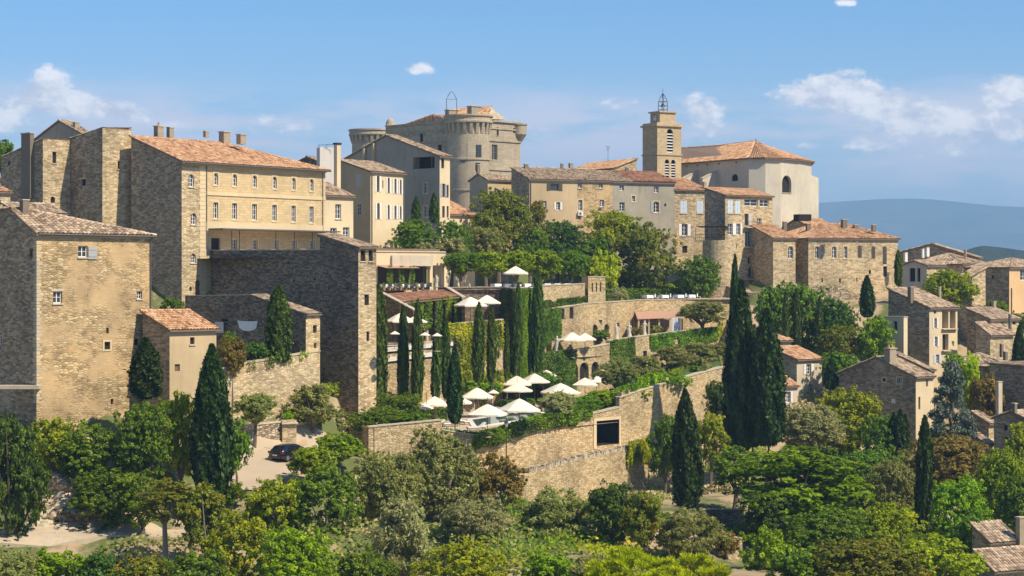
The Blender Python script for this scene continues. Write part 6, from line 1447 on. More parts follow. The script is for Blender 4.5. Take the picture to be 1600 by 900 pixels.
cyp('right cypress of the giant pair', 1201, 484, 694, 50, 203); cyp('inner stem of the giant cypress pair', 1176, 500, 696, 34, 206)
cyp('broad cypress alone in front of the olive wall', 1074, 610, 792, 44, 178)
for (px, y0, y1, w, Y, lb) in [(1396, 645, 702, 15, 212, 'left of three small cypresses by the stone cottage'), (1405, 640, 702, 17, 211, 'middle of three small cypresses by the stone cottage'), (1415, 648, 700, 13, 213, 'right of three small cypresses by the stone cottage')]: cyp(lb, px, y0, y1, w, Y, group='three small cypresses')
cyp('very thin cypress rising from the lower right wood', 1443, 652, 830, 24, 178, style='spire')
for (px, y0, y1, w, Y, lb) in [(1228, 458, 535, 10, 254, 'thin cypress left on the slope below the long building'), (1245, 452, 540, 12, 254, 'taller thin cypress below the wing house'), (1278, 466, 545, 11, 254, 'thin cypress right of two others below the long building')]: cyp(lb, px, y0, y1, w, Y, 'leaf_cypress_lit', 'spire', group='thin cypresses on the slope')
cyp('conical cypress against the long building', 1355, 431, 495, 21, 259); cyp('cypress beside the cream cottage', 1298, 562, 608, 19, 240); cyp('dark cypress at the right edge by the low house', 1592, 510, 600, 20, 243)
cyp('narrow creeper clad pole at the corner of the long building', 1404, 392, 445, 11, 268, 'leaf_ivy', 'spire')
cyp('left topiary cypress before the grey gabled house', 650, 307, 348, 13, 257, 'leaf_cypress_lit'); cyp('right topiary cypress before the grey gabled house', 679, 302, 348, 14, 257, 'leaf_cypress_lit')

# lower left garden
T = [
 ('broad', 'leaf_dark', 'dark tree at the left edge below the tower house', 15, 622, 835, 118, 153, 'bark'),
 ('shrub', 'leaf_yellow', 'yellow green bush at the foot of the tower house', 78, 640, 722, 82, 161.5, 'bark'),
 ('shrub', 'leaf_mid', 'mid green bush under the tower house front', 143, 648, 738, 118, 161, 'bark'),
 ('broad', 'leaf_mid', 'dense round tree below the lean-to', 228, 612, 742, 104, 160.5, 'bark'),
 ('broad', 'leaf_yellow', 'lighter round tree beside the large cypress', 284, 602, 728, 84, 162.5, 'bark'),
 ('shrub', 'leaf_mid', 'upright bush right of the large cypress', 370, 645, 722, 44, 168, 'bark'),
 ('shrub', 'leaf_hedge', 'small bush at the edge of the drive', 365, 748, 785, 40, 161, 'bark'),
 ('broad', 'leaf_mid', 'wide dark bush above the footpath', 172, 726, 812, 128, 157.5, 'bark'),
 ('broad', 'leaf_mid', 'rounded bush left of the rust coloured tree', 222, 735, 815, 90, 155, 'bark'),
 ('open', 'leaf_rust', 'small rust tinged tree with bare stems over the footpath', 262, 742, 826, 120, 147, 'bark_pale'),
 ('open', 'leaf_rust', 'rust tinged tree crown beside the large cypress foot', 318, 750, 850, 92, 146, 'bark_pale'),
 ('shrub', 'leaf_bright', 'bright low bush at the bottom left', 88, 842, 925, 108, 137, 'bark'),
 ('olive', 'leaf_olive', 'grey green bush in the bottom left corner', 18, 858, 930, 88, 135, 'bark'),
 ('shrub', 'leaf_dark', 'dark bush at the bottom below the footpath', 152, 850, 935, 88, 136, 'bark'),
 ('shrub', 'leaf_rust', 'rusty bush at the bottom beneath the rust tree', 232, 852, 940, 130, 135, 'bark'),
 ('broad', 'leaf_yellow', 'yellowish tree crown right of the rust trees', 372, 790, 905, 112, 141, 'bark'),
 ('shrub', 'leaf_mid', 'green bush at the bottom between rust and yellow trees', 315, 848, 940, 110, 134, 'bark'),
 ('broad', 'leaf_bright', 'bright tree at the bottom left of centre', 455, 815, 930, 140, 136, 'bark'),
 ('olive', 'leaf_olive', 'small olive tree with a forked trunk by the drive wall', 397, 610, 668, 76, 179, 'bark'),
 ('olive', 'leaf_olive', 'round olive bush below the wall tower', 488, 598, 655, 76, 187, 'bark'),
 ('dome', 'leaf_bright', 'round clipped laurel before the parked car', 489, 685, 745, 84, 170, 'bark'),
 ('shrub', 'leaf_bright', 'bright laurel beside the pool wall corner', 530, 670, 714, 78, 176, 'bark'),
 ('open', 'leaf_mid', 'multi stemmed tree below the drive', 505, 712, 850, 148, 157, 'bark_pale'),
 ('broad', 'leaf_yellow', 'yellow green tree below the drive', 425, 742, 838, 92, 154, 'bark'),
 ('olive', 'leaf_olive', 'grey olive left of the dark tree under the pool wall', 608, 694, 812, 116, 162, 'bark'),
 ('olive', 'leaf_grey', 'silvery bush at the bottom left of centre', 628, 775, 890, 96, 150, 'bark'),
 ('broad', 'leaf_olive', 'large dull green tree under the pool wall', 690, 662, 792, 130, 167, 'bark_pale'),
 ('open', 'leaf_brown', 'brownish twiggy bush under the lamp post', 772, 700, 800, 100, 169, 'bark_pale'),
 ('olive', 'leaf_grey', 'silvery olive below the brownish bush', 742, 768, 840, 104, 158, 'bark'),
 ('shrub', 'leaf_yellow', 'yellow brown bush at the bottom centre', 722, 828, 925, 150, 141, 'bark'),
 ('shrub', 'leaf_mid', 'mixed green bush at the bottom beside the silvery one', 560, 835, 930, 120, 143, 'bark'),
 ('olive', 'leaf_olive', 'wide olive tree in front of the lane wall', 872, 752, 858, 134, 163, 'bark'),
 ('broad', 'leaf_dark', 'dark conifer like bush right of the wide olive', 955, 748, 838, 86, 161, 'bark'),
 ('open', 'leaf_rust', 'thin rusty bush between the dark bush and the pale olive', 1003, 765, 845, 74, 158, 'bark'),
 ('olive', 'leaf_olive', 'pale olive bush left of the broad cypress foot', 1078, 786, 868, 112, 158, 'bark'),
 ('shrub', 'leaf_bright', 'small green bush in the bottom centre hollow', 852, 848, 920, 92, 145, 'bark'),
 ('olive', 'leaf_olive', 'low grey bush beside the lime pine', 925, 862, 930, 80, 140, 'bark'),
 ('pine', 'leaf_lime', 'bright lime pine at the bottom, left crown', 985, 826, 945, 140, 128, 'bark'),
 ('pine', 'leaf_lime', 'bright lime pine at the bottom, right crown', 1078, 842, 955, 150, 126, 'bark'),
 ('shrub', 'leaf_brown', 'reddish brown bush by the low wall end', 1133, 824, 866, 44, 166, 'bark'),
 ('broad', 'leaf_mid', 'leafy tree before the olive wall left of the broad cypress', 1040, 640, 735, 60, 199, 'bark'),
 ('broad', 'leaf_yellow', 'yellow tree behind the broad cypress', 1108, 642, 715, 66, 200, 'bark'),
 ('broad', 'leaf_dark', 'round dark tree against the olive wall by the giant cypresses', 1119, 590, 645, 44, 211, 'bark'),
 ('open', 'leaf_mid', 'tree with visible trunk left of the feathery acacia', 1146, 694, 775, 92, 185, 'bark'),
 ('feather', 'leaf_feather', 'wide feathery acacia in the lower right wood', 1252, 676, 835, 218, 176, 'bark'),
 ('olive', 'leaf_grey', 'silver grey tree right of the giant cypresses', 1262, 624, 705, 116, 214, 'bark'),
 ('broad', 'leaf_yellow', 'yellowish tree before the stone cottage', 1322, 598, 705, 122, 221, 'bark'),
 ('broad', 'leaf_mid', 'green tree at the left corner of the stone cottage', 1375, 640, 745, 84, 213, 'bark'),
 ('broad', 'leaf_mid', 'green tree above the thin cypress foot', 1345, 690, 785, 118, 198, 'bark'),
 ('broad', 'leaf_olive', 'pale green tree left of the thin cypress', 1392, 712, 805, 92, 190, 'bark'),
 ('broad', 'leaf_bright', 'light green tree right of the thin cypress', 1490, 738, 850, 116, 184, 'bark'),
 ('broad', 'leaf_brown', 'brownish tree below the blue cedar', 1478, 668, 775, 150, 203, 'bark'),
 ('cedar', 'leaf_cedar', 'blue grey cedar in front of the low house', 1486, 566, 700, 88, 221, 'bark'),
 ('broad', 'leaf_lime', 'lime green tree behind the blue cedar', 1516, 548, 640, 46, 236, 'bark'),
 ('broad', 'leaf_brown', 'olive brown tree right of the blue cedar', 1540, 578, 660, 56, 231, 'bark'),
 ('broad', 'leaf_bright', 'bright tree at the right below the cottage', 1562, 692, 808, 96, 189, 'bark'),
 ('broad', 'leaf_yellow', 'yellow tree at the right edge by the gabled cottage', 1597, 655, 735, 56, 203, 'bark'),
 ('broad', 'leaf_mid', 'green tree above the bottom right roofs', 1520, 790, 880, 80, 172, 'bark'),
 ('dome', 'leaf_yellow', 'broad yellow green dome at the bottom right', 1455, 818, 930, 172, 149, 'bark'),
 ('broad', 'leaf_mid', 'green tree below the feathery acacia', 1298, 788, 890, 158, 163, 'bark'),
 ('broad', 'leaf_rust', 'mottled tree at the bottom right of centre', 1345, 830, 935, 186, 146, 'bark'),
 ('broad', 'leaf_bright', 'fresh green tree at the bottom by the low wall', 1202, 815, 925, 96, 155, 'bark'),
 ('broad', 'leaf_mid', 'tree in the bottom gap right of the low wall', 1248, 850, 940, 104, 147, 'bark'),
 ('broad', 'leaf_dark', 'dark tree in the hollow under the acacia', 1205, 760, 850, 100, 172, 'bark'),
 ('broad', 'leaf_yellow', 'light tree between the acacia and the thin cypress', 1390, 780, 870, 110, 168, 'bark'),
 ('broad', 'leaf_mid', 'tree at the right edge above the bottom roofs', 1590, 735, 825, 70, 184, 'bark'),
 # the upper garden
 ('broad', 'leaf_rust', 'large tree below the castle tower', 779, 283, 392, 104, 260, 'bark'),
 ('broad', 'leaf_mid', 'leafy shrubbery before the shuttered house', 648, 338, 392, 82, 250, 'bark'),
 ('broad', 'leaf_mid', 'leafy shrubbery before the grey gabled house', 705, 340, 392, 66, 252, 'bark'),
 ('olive', 'leaf_olive', 'olive tree in the upper garden below the large tree', 760, 347, 396, 62, 254, 'bark'),
 ('olive', 'leaf_grey', 'grey bushes in the planter above the restaurant', 705, 370, 396, 62, 246, 'bark'),
 ('olive', 'leaf_grey', 'small round grey bush above the restaurant', 663, 375, 396, 34, 244, 'bark'),
 ('broad', 'leaf_dark', 'dark tree before the crest row', 872, 336, 402, 92, 264, 'bark'),
 ('broad', 'leaf_mid', 'tree between the large tree and the dark tree', 828, 345, 405, 66, 262, 'bark'),
 ('open', 'leaf_rust', 'slender tree before the beige crest house', 840, 308, 372, 34, 263, 'bark'),
 ('broad', 'leaf_yellow', 'yellow green tree before the grey crest house', 955, 318, 405, 104, 266, 'bark'),
 ('broad', 'leaf_rust', 'big spreading tree before the blue shutters', 1013, 342, 452, 104, 263, 'bark_pale'),
 ('broad', 'leaf_mid', 'tree at the left of the big spreading tree', 925, 365, 430, 72, 261, 'bark'),
 ('broad', 'leaf_lime', 'lime green bush beside the small pavilion', 946, 385, 448, 52, 258, 'bark'),
 ('broad', 'leaf_mid', 'round tree below the round bastion', 1090, 394, 456, 72, 261, 'bark'),
 ('broad', 'leaf_dark', 'dark low tree under the big spreading tree', 985, 415, 455, 60, 268, 'bark'),
 # right slope
 ('broad', 'leaf_mid', 'large green tree below the wing house', 1248, 428, 545, 112, 260, 'bark'),
 ('broad', 'leaf_mid', 'green tree left below the wing house', 1205, 440, 545, 60, 258, 'bark'),
 ('broad', 'leaf_dark', 'grey green tree below the long building', 1308, 460, 535, 66, 256, 'bark'),
 ('broad', 'leaf_rust', 'mottled tree left of the garden store', 1315, 500, 565, 76, 251, 'bark'),
 ('broad', 'leaf_bright', 'light tree beside the garden store', 1368, 488, 555, 62, 250, 'bark'),
 ('broad', 'leaf_hedge', 'vine covered bush above the cream cottage', 1310, 545, 600, 70, 243, 'bark'),
 ('broad', 'leaf_yellow', 'yellow tree among the skyline houses', 1484, 414, 478, 84, 268, 'bark'),
 ('shrub', 'leaf_mid', 'climbing green on the shaded peach house', 1556, 462, 505, 42, 266, 'bark'),
 ('shrub', 'leaf_mid', 'green bush under the peach house wall', 1590, 480, 520, 40, 268, 'bark'),
 ('broad', 'leaf_mid', 'treetop behind the houses at the top left edge', 4, 214, 262, 44, 238, 'bark'),
 ('shrub', 'leaf_bright', 'small bush in front of the loggia house', 1490, 545, 585, 34, 246, 'bark'),
 ('shrub', 'leaf_mid', 'bush climbing beside the dark hotel wall', 268, 458, 492, 40, 200, 'bark'),
 ('shrub', 'leaf_brown', 'dry yellow brown bush in the courtyard', 362, 518, 580, 50, 181, 'bark'),
 ('shrub', 'leaf_dark', 'dark bush in the shade of the courtyard', 402, 528, 572, 62, 187, 'bark'),
 ('shrub', 'leaf_hedge', 'square green bush in the courtyard', 358, 515, 538, 26, 184, 'bark'),
 # terraces
 ('olive', 'leaf_olive', 'olive tree over the dining wall', 1100, 466, 512, 92, 270, 'bark'),
 ('olive', 'leaf_olive', 'olive at the left end of the olive lawn', 962, 554, 612, 78, 226, 'bark'),
 ('olive', 'leaf_olive', 'second olive of the olive lawn', 1006, 552, 602, 64, 231, 'bark'),
 ('olive', 'leaf_olive', 'third olive of the olive lawn', 1048, 538, 586, 72, 237, 'bark'),
 ('olive', 'leaf_olive', 'fourth olive of the olive lawn', 1088, 533, 578, 66, 243, 'bark'),
 ('olive', 'leaf_olive', 'last olive of the olive lawn by the giant cypresses', 1122, 532, 574, 50, 247, 'bark'),
 ('olive', 'leaf_grey', 'twiggy grey bush beside the pool', 868, 608, 652, 62, 200, 'bark_pale'),
 ('shrub', 'leaf_mid', 'rounded evergreen left of the pool parasols', 622, 602, 655, 84, 196, 'bark'),
 ('shrub', 'leaf_hedge', 'broad pale leaved shrub above the pool wall corner', 588, 628, 672, 96, 189, 'bark'),
 ('shrub', 'leaf_hedge', 'low shrub along the pool wall by the cypress', 640, 640, 668, 60, 189.5, 'bark'),
 ('dome', 'leaf_bright', 'bright box ball behind the pool parasols', 743, 588, 614, 42, 221, 'bark'),
 ('dome', 'leaf_hedge', 'dark box ball behind the pool parasols', 768, 592, 616, 36, 223, 'bark'),
 ('shrub', 'leaf_bright', 'loose bush at the foot of the ivy bastion', 792, 575, 602, 38, 231, 'bark'),
 ('dome', 'leaf_hedge', 'flat box mound right of the ivy bastion', 848, 576, 600, 56, 236, 'bark'),
 ('dome', 'leaf_bright', 'clipped mound on the lawn edge above the pool wall', 945, 602, 636, 76, 209, 'bark'),
 ('dome', 'leaf_hedge', 'second clipped mound beside the pool lawn', 912, 614, 642, 62, 204.5, 'bark'),
 ('dome', 'leaf_bright', 'clipped mound at the left end of the olive wall', 985, 594, 624, 66, 210.5, 'bark'),
 ('dome', 'leaf_hedge', 'box ball on the olive wall', 1085, 568, 582, 20, 222, 'bark'),
 ('shrub', 'leaf_bright', 'low green tuft behind the olive wall', 1040, 574, 606, 90, 215, 'bark'),
 ('dome', 'leaf_hedge', 'large clipped ball left of the lounge terrace', 1073, 431, 449, 44, 287, 'bark'),
 ('shrub', 'leaf_brown', 'rounded reddish bush between two statues', 997, 504, 524, 22, 263.5, 'bark'),
 ('shrub', 'leaf_olive', 'round green bush right of the statues', 1022, 502, 522, 24, 266, 'bark'),
 ('shrub', 'leaf_bright', 'rambling bush left of the gallery parasol', 858, 497, 545, 40, 250, 'bark'),
 ('shrub', 'leaf_mid', 'dark bush on the gallery terrace', 936, 511, 530, 36, 257.5, 'bark'),
 ('olive', 'leaf_grey', 'pale bush beside the small pavilion', 965, 447, 476, 34, 268, 'bark'),
 ('shrub', 'leaf_bright', 'spiky plant clump on the drive wall', 455, 636, 658, 30, 186, 'bark'),
 ('shrub', 'leaf_olive', 'dry shrub above the carport', 520, 630, 668, 50, 192, 'bark'),
]
for (st_, mt, lb, px, y0, y1, w, Y, bk) in T:
    big = w / F * Y > 3.2 and (y1 - y0) / F * Y > 2.6
    keep_ = px in (397, 262, 1146, 962, 1006, 1048, 1088, 1122, 1100)
    hh = y1 - y0; up_ = 280 < y0 < 425 and y1 < 460 and px < 1150
    if up_ and px > 730: Y = Y + (24 if px > 840 else 14)
    (tree if big else shrub)(st_, mt, lb, px, y0 - (0 if keep_ else hh * .03), y1 + (0 if keep_ else (hh * .28 if not up_ else 26)), w * (1.06 if keep_ else 1.17), Y, bark=bk)
# pleached row shading the upper restaurant
for k, (px, y0, y1, w, Y, lb) in enumerate([(722, 388, 426, 58, 243, 'first flat topped tree of the pleached row by the restaurant'), (766, 388, 428, 52, 246, 'second flat topped tree of the pleached row'), (808, 387, 424, 52, 249, 'third flat topped tree of the pleached row behind the small parasol'), (850, 387, 430, 54, 252, 'fourth flat topped tree of the pleached row'), (893, 386, 432, 56, 255, 'last flat topped tree of the pleached row by the pavilion')]):
    tree('dome', ['leaf_mid', 'leaf_bright', 'leaf_bright', 'leaf_bright', 'leaf_mid'][k], lb, px, y0 - 6, y1 + 14, w * 1.35, Y, group='pleached trees over the restaurant')

# undergrowth that nobody could count: low scrub over the hillside
def undergrowth():
    rs = np.random.default_rng(77); n = 420000
    Y = rs.uniform(112, 262, n); px = rs.uniform(-60, 1660, n); x = (px - 800) / F * Y
    q = np.stack([x, Y, 0 * x], 1); d = vnoise(q, .35, 4) + .7 * vnoise(q, .12, 9)
    m = (d > -.2) & (rs.random(n) < np.clip((Y - 120) / 90, .1, 1))
    for poly, zt in TPOLY.values(): m &= ~in_poly(x, Y, poly, 0.0)
    free = [[(-60, 150), (300, 154), (300, 163), (-60, 158)], [(340, 163), (440, 163), (560, 178), (560, 200), (440, 192), (350, 178)], [(740, 178), (830, 178), (1015, 194), (1020, 214), (740, 196)], [(640, 162), (700, 162), (700, 168), (640, 168)], [(1090, 186), (1160, 188), (1160, 200), (1090, 198)], [(860, 148), (925, 148), (925, 154), (860, 154)]]
    for fr in free: m &= ~in_poly(x, Y, np.array([tuple(PX(*p)) for p in fr]))
    x, Y, d = x[m], Y[m], d[m]; z = tz(x, Y); keep = z > -60; x, Y, z, d = x[keep], Y[keep], z[keep], d[keep]
    h = rs.random(len(x)) ** .8 * np.clip(.25 + .9 * (d + .35), .15, 1.5)
    p = np.stack([x, Y, z + h + .02], 1); nn = np.repeat(np.array([[.1, -.35, .8]]), len(p), 0)
    V, qd = leaf_arrays(p, nn, .26, rs, .8, 1.5)
    tone = np.clip(.5 + .6 * vnoise(p, .22, 12) + rs.normal(0, .15, len(p)), 0, 1)
    me = np_mesh('undergrowth', V, qd, ['leaf_yellow'], rs.random(len(p)), tone)
    me.materials.clear()
    for k in ('leaf_mid', 'leaf_olive', 'leaf_yellow', 'dry_grass'): me.materials.append(M[k])
    s = vnoise(p, .16, 31) + rs.normal(0, .25, len(p)); mi = np.where(s > .55, 2, np.where(s > -.1, 0, np.where(s > -.75, 1, 3))); me.polygons.foreach_set('material_index', mi.astype(np.int32))
    o = bpy.data.objects.new('undergrowth', me); COL.objects.link(o); tag(o, 'low mixed scrub covering the hillside between the trees', 'undergrowth', kind='stuff')
undergrowth()
# ------------------------------------------------------------------ restaurant, pavilion and pergolas on the terraces
def restaurant():
    A, B = PX(586, 236.5), PX(696, 243.5); f = Face(A, B); z0, z1, zf = zpix(414.5, 240), zpix(394, 240), -1.85
    root = thing('restaurant', 'long low cream restaurant front with dark open loggia above the terraces', 'restaurant', V3(A, zf))
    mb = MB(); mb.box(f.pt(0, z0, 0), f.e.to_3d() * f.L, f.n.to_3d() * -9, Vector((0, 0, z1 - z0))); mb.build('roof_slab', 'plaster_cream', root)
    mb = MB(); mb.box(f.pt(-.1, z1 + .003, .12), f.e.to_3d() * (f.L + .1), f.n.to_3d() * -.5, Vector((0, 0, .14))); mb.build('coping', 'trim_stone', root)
    mb = MB(); u0, u1 = f.u(610.5), f.u(674); mb.box(f.pt(u0, z0 - .1, .05), f.e.to_3d() * (u1 - u0), f.n.to_3d() * .3, Vector((0, 0, 1.32))); mb.build('fascia_panel', 'plaster_pale', root)  # darker panel along the middle of the fascia
    mb = MB(); mb.box(f.pt(0, zf, -4), f.e.to_3d() * f.L, f.n.to_3d() * -.2, Vector((0, 0, z0 - zf))); mb.build('back_wall', 'shutter_brown', root)  # wall coloured dark to stand in for the shade inside
    for px in (588, 674, 694): u = max(.1, min(f.u(px), f.L - .4)); mb = MB(); mb.box(f.pt(u - .2, zf, -.05), f.e.to_3d() * .45, f.n.to_3d() * -.45, Vector((0, 0, z0 - zf))); mb.build('pillar', 'plaster_cream', root)
    for px in (600, 616, 633, 650): u = f.u(px); mb = MB(); mb.tube([f.pt(u, zf, 1.6), f.pt(u, z0 - .05, 1.6)], .05, 5); mb.build('post', 'iron', root)
    mb = MB(); p = [f.pt(.1, z0 - .35, 2.2), f.pt(f.u(640), z0 - .35, 2.2), f.pt(f.u(640), z0 - .02, .1), f.pt(.1, z0 - .02, .1)]; mb.poly(p); mb.poly([q - Vector((0, 0, .06)) for q in p][::-1]); mb.build('awning', 'terracotta', root)
    for k, px in enumerate((597, 616, 632)):
        u = f.u(px); ivy('creeper_column', ['creeper on the first restaurant post', 'creeper on the second restaurant post', 'creeper on the third restaurant post'][k], f, u - .4, u + .4, z0 - .1, zf, 'leaf_hedge', 150, .17, 0, .4, 'ivy', d0=1.4, rag=.1)
    # planter strip on the roof
    mb = MB(); mb.box(f.pt(.3, z1 + .02, -.8), f.e.to_3d() * (f.L - .6), f.n.to_3d() * -1.0, Vector((0, 0, .42))); mb.build('planter', 'roof_deck', root)
restaurant()
# loggia with tiled roof stepping down from the restaurant terrace
lg = thing('loggia', 'sloping terracotta roof over a shady creeper loggia below the restaurant', 'loggia', P(650, 520, 224))
q = [P(634, 472.5, 221), P(718, 464, 227), P(692, 457, 235), P(602, 459, 230)]; build_roof(lg, [q], 'tiles_red', [], .3)
f = Face(PX(640, 226), PX(718, 232)); mb = MB(); wall_panel(mb, f, [(0, zpix(466, 226)), (f.L, zpix(462, 232))], -7.8, []); mb.build('back_wall', 'rubble_dark', lg)
f = Face(PX(634, 221.5), PX(718, 227.5))
for k, px in enumerate((640, 655, 668, 684, 699, 714)):
    u = f.u(px); mb = MB(); mb.box(f.pt(u - .15, -7.7, 0), f.e.to_3d() * .3, f.n.to_3d() * -.3, Vector((0, 0, zpix(471 - k * 1.3, 224) + 7.6))); mb.build('pillar', 'coping_stone', lg)
    ivy('creeper_column', 'creeper on loggia pillar number %s from the left' % ['one', 'two', 'three', 'four', 'five', 'six'][k], f, u - .5, u + .5, zpix(469 - k, 224), -6.6, 'leaf_hedge', 90, .18, .05, .4, 'ivy', rag=.4)
ivy('creeper', 'leafy fringe along the right eave of the loggia roof', f, f.u(686), f.u(717), zpix(463, 226), zpix(474, 226), 'leaf_bright', 160, .18, 0, .5, 'ivy', rag=.5)
garden_wall('stair_parapet', 'sloping pale stair parapet left of the loggia roof', [(592, 457, 229), (603, 462, 226.5), (646, 485, 217)], -8, 'rubble_dark', .35)
garden_wall('stair_parapet', 'sloping pale stair parapet right of the loggia roof', [(684, 450, 238), (697, 450, 235), (722, 465, 226.5)], -8, 'rubble_dark', .35)
garden_wall('upper_back_wall', 'shaded stone wall with pale coping behind the two large parasols', [(690, 450, 240.2), (783, 449, 240.3)], -7, 'rubble_dark', .5)
pv = house('pavilion', 'small flat roofed stone pavilion with three slit windows', (919, 257), 946, 909, th=32, py=433, roof='flat', mr='garden_wall', ml='rubble', zb=-6, cat='pavilion', wr=[(924.5, 442, 926.8, 456, 'd'), (931, 441.5, 933.3, 456, 'd'), (937.3, 441, 939.5, 455.5, 'd')])
pg = thing('pergola', 'terracotta roofed pergola with white curtains behind the statues', 'pergola', P(1030, 530, 266))
mb = MB(); q = [P(996, 499, 262.5), P(1050, 497, 267), P(1046, 487, 274), P(992, 488, 270)]; up = Vector((0, 0, .1)); mb.poly([p + up for p in q]); mb.poly(q[::-1])
for i in range(4): mb.poly([q[i], q[(i + 1) % 4], q[(i + 1) % 4] + up, q[i] + up])
mb.build('roof', 'terracotta', pg)
mb = MB(); q = [P(1046, 496, 268), P(1068, 494, 270), P(1062, 487, 275), P(1036, 488, 273)]; mb.poly([p + up for p in q]); mb.poly(q[::-1])
for i in range(4): mb.poly([q[i], q[(i + 1) % 4], q[(i + 1) % 4] + up, q[i] + up])
mb.build('side_roof', 'terracotta', pg)
for px, Y in ((998, 263), (1014, 264.5), (1030, 266), (1048, 267.5), (1066, 270)): p = P(px, 498, Y); mb = MB(); mb.box((p.x - .12, p.y, -9), (.24, 0, 0), (0, .24, 0), (0, 0, p.z + 9)); mb.build('post', 'trim_stone', pg)
for px, Y in ((1046, 268), (1052, 268.5), (1057, 269)):
    p = P(px, 497, Y); mb = MB(); n = 8
    for k in range(n):
        a, b = k / n, (k + 1) / n; w = .6; x = lambda s: Vector((p.x + s * w, p.y + .07 * math.sin(s * 19), 0)); mb.poly([x(a) + Vector((0, 0, -8.9)), x(b) + Vector((0, 0, -8.9)), x(b) + Vector((0, 0, p.z)), x(a) + Vector((0, 0, p.z))])
    mb.build('curtain', 'table_linen', pg)
f = Face(PX(993, 271), PX(1068, 277)); mb = MB(); wall_panel(mb, f, [(0, -4.6), (f.L, -4.6)], -9.2, []); mb.build('back_wall', 'plaster_beige', pg)

# clipped hedges
hedge('hedge', 'tall dark clipped hedge with bright top by the stair', PX(591, 228.5), PX(632, 231.5), -7.7, zpix(474, 229), 1.4, 'leaf_ivy', cat='hedge')  # dark leaves put the shade of the front face into the colour
hedge('hedge', 'bright green clipped hedge arch beside the tall dark hedge', PX(622, 227.6), PX(633, 228.3), -7.7, zpix(473, 228) + .1, 1.2, 'leaf_bright')
hedge('hedge', 'left clipped hedge behind the dining tables', PX(949, 279), PX(1040, 286), -4.2, zpix(452, 283), 2.0)
hedge('hedge', 'right clipped hedge behind the dining tables', PX(1040, 285), PX(1112, 291), -4.2, zpix(451, 288), 2.2)
hedge('hedge', 'upper hedge step behind the right clipped hedge', PX(1045, 290), PX(1095, 294), -4.0, zpix(445, 292), 2.0, 'leaf_bright')
hedge('hedge', 'dark hedge behind the gallery parasol', PX(872, 250), PX(893, 252), -10.6, zpix(530, 251), 1.6, 'leaf_ivy')
hedge('hedge', 'low dark hedge beside the pool loungers', PX(792, 222), PX(836, 226), -15.75, -14.5, 1.4, 'leaf_ivy')
hedge('hedge', 'low hedge behind the left pool parasols', PX(664, 206), PX(700, 208), -15.75, -14.4, 1.2, 'leaf_hedge')
hedge('hedge', 'green hedge wall at the back of the pool lawn', PX(846, 238), PX(884, 242), -15.75, -12.4, 1.5, 'leaf_ivy')

# ------------------------------------------------------------------ furniture
def parasol_proto():
    root = thing('parasol', '', 'parasol'); root.pop('label', None) if hasattr(root, 'pop') else None
    n = 8; mb = MB(); rim = []; prev = None
    prof = [(0.04, .62), (.25, .50), (.5, .33), (.78, .13), (1.0, 0.0)]
    def ring(r, z): 
        out = []
        for k in range(n * 3):
            a = 2 * math.pi * k / (n * 3); c, s = math.cos(a), math.sin(a); sq = 1 / max(abs(c), abs(s)); rr = r * (1 * .55 + sq * .45) * .93
            rib = abs(((k % 3) / 3.0 + .5) % 1 - .5) * 2
            out.append(Vector((c * rr, s * rr, z - .035 * r * (1 - abs((k % 3) - 0) % 3 / 3 if k % 3 else 0))))
        return out
    rs = [ring(r, z) for r, z in prof]
    for i in range(len(rs) - 1):
        for k in range(n * 3): j = (k + 1) % (n * 3); mb.poly([rs[i][k], rs[i + 1][k], rs[i + 1][j], rs[i][j]])
    val = [p - Vector((0, 0, .10)) for p in rs[-1]]
    for k in range(n * 3): j = (k + 1) % (n * 3); mb.poly([rs[-1][k], val[k], val[j], rs[-1][j]])
    top = [p + Vector((0, 0, .02)) for p in ring(.04, .62)]; mb.poly(top[::-1])
    can = mb.build('canopy', 'parasol_cloth', root)
    mb = MB()
    for k in range(8):
        a = 2 * math.pi * k / 8; sq = 1 / max(abs(math.cos(a)), abs(math.sin(a))); rr = (.55 + sq * .45) * .90; mb.tube([(0, 0, .5), (math.cos(a) * rr, math.sin(a) * rr, -.03)], .012, 4)
    ribs = mb.build('ribs', 'wood', root)
    mb = MB(); mb.tube([(0, 0, -1.0), (0, 0, .7)], .022, 6); pole = mb.build('pole', 'wood', root)
    mb = MB(); mb.lathe((0, 0, 0), [(.001, .08), (.06, .08), (.22, .05), (.23, 0)], 12); base = mb.build('base', 'chimney_stone', root)
    return root, can, ribs, pole, base
PP = parasol_proto()
def parasol(label, x0, x1, ytop, yedge, zt, first=[True], h=2.2, rot=None, Y=None):
    Y = Y or (zt + h) * F / (HZ - yedge); px = (x0 + x1) / 2; c = PX(px, Y); r = (x1 - x0) / F * Y / 2 * 1.05; hh = min((yedge - ytop) / F * Y * .92, r * .5)
    if first[0]: objs = list(PP); first[0] = False; root = objs[0]
    else:
        root = PP[0].copy(); COL.objects.link(root); objs = [root]
        for ch in PP[1:]: d = ch.copy(); COL.objects.link(d); d.parent = root; objs.append(d)
    root.location = (c.x, c.y, zt); root.rotation_euler = (0, 0, random.uniform(-.5, .5) if rot is None else rot); root['kind'] = 'thing'
    tag(root, label, 'parasol', 'cream parasols on the terraces')
    zr = zpix(yedge, Y) - zt + .1
    objs[1].location = (0, 0, zr); objs[1].scale = (r, r, hh / .62); objs[2].location = (0, 0, zr); objs[2].scale = (r, r, hh / .62)
    objs[3].location = (0, 0, zr); objs[3].scale = (1.4, 1.4, zr)
    objs[4].scale = (1.6, 1.6, 1)
    return root
PT, GT, LT, MT, UT = -15.75, -10.6, -7.7, -5.8, -1.85
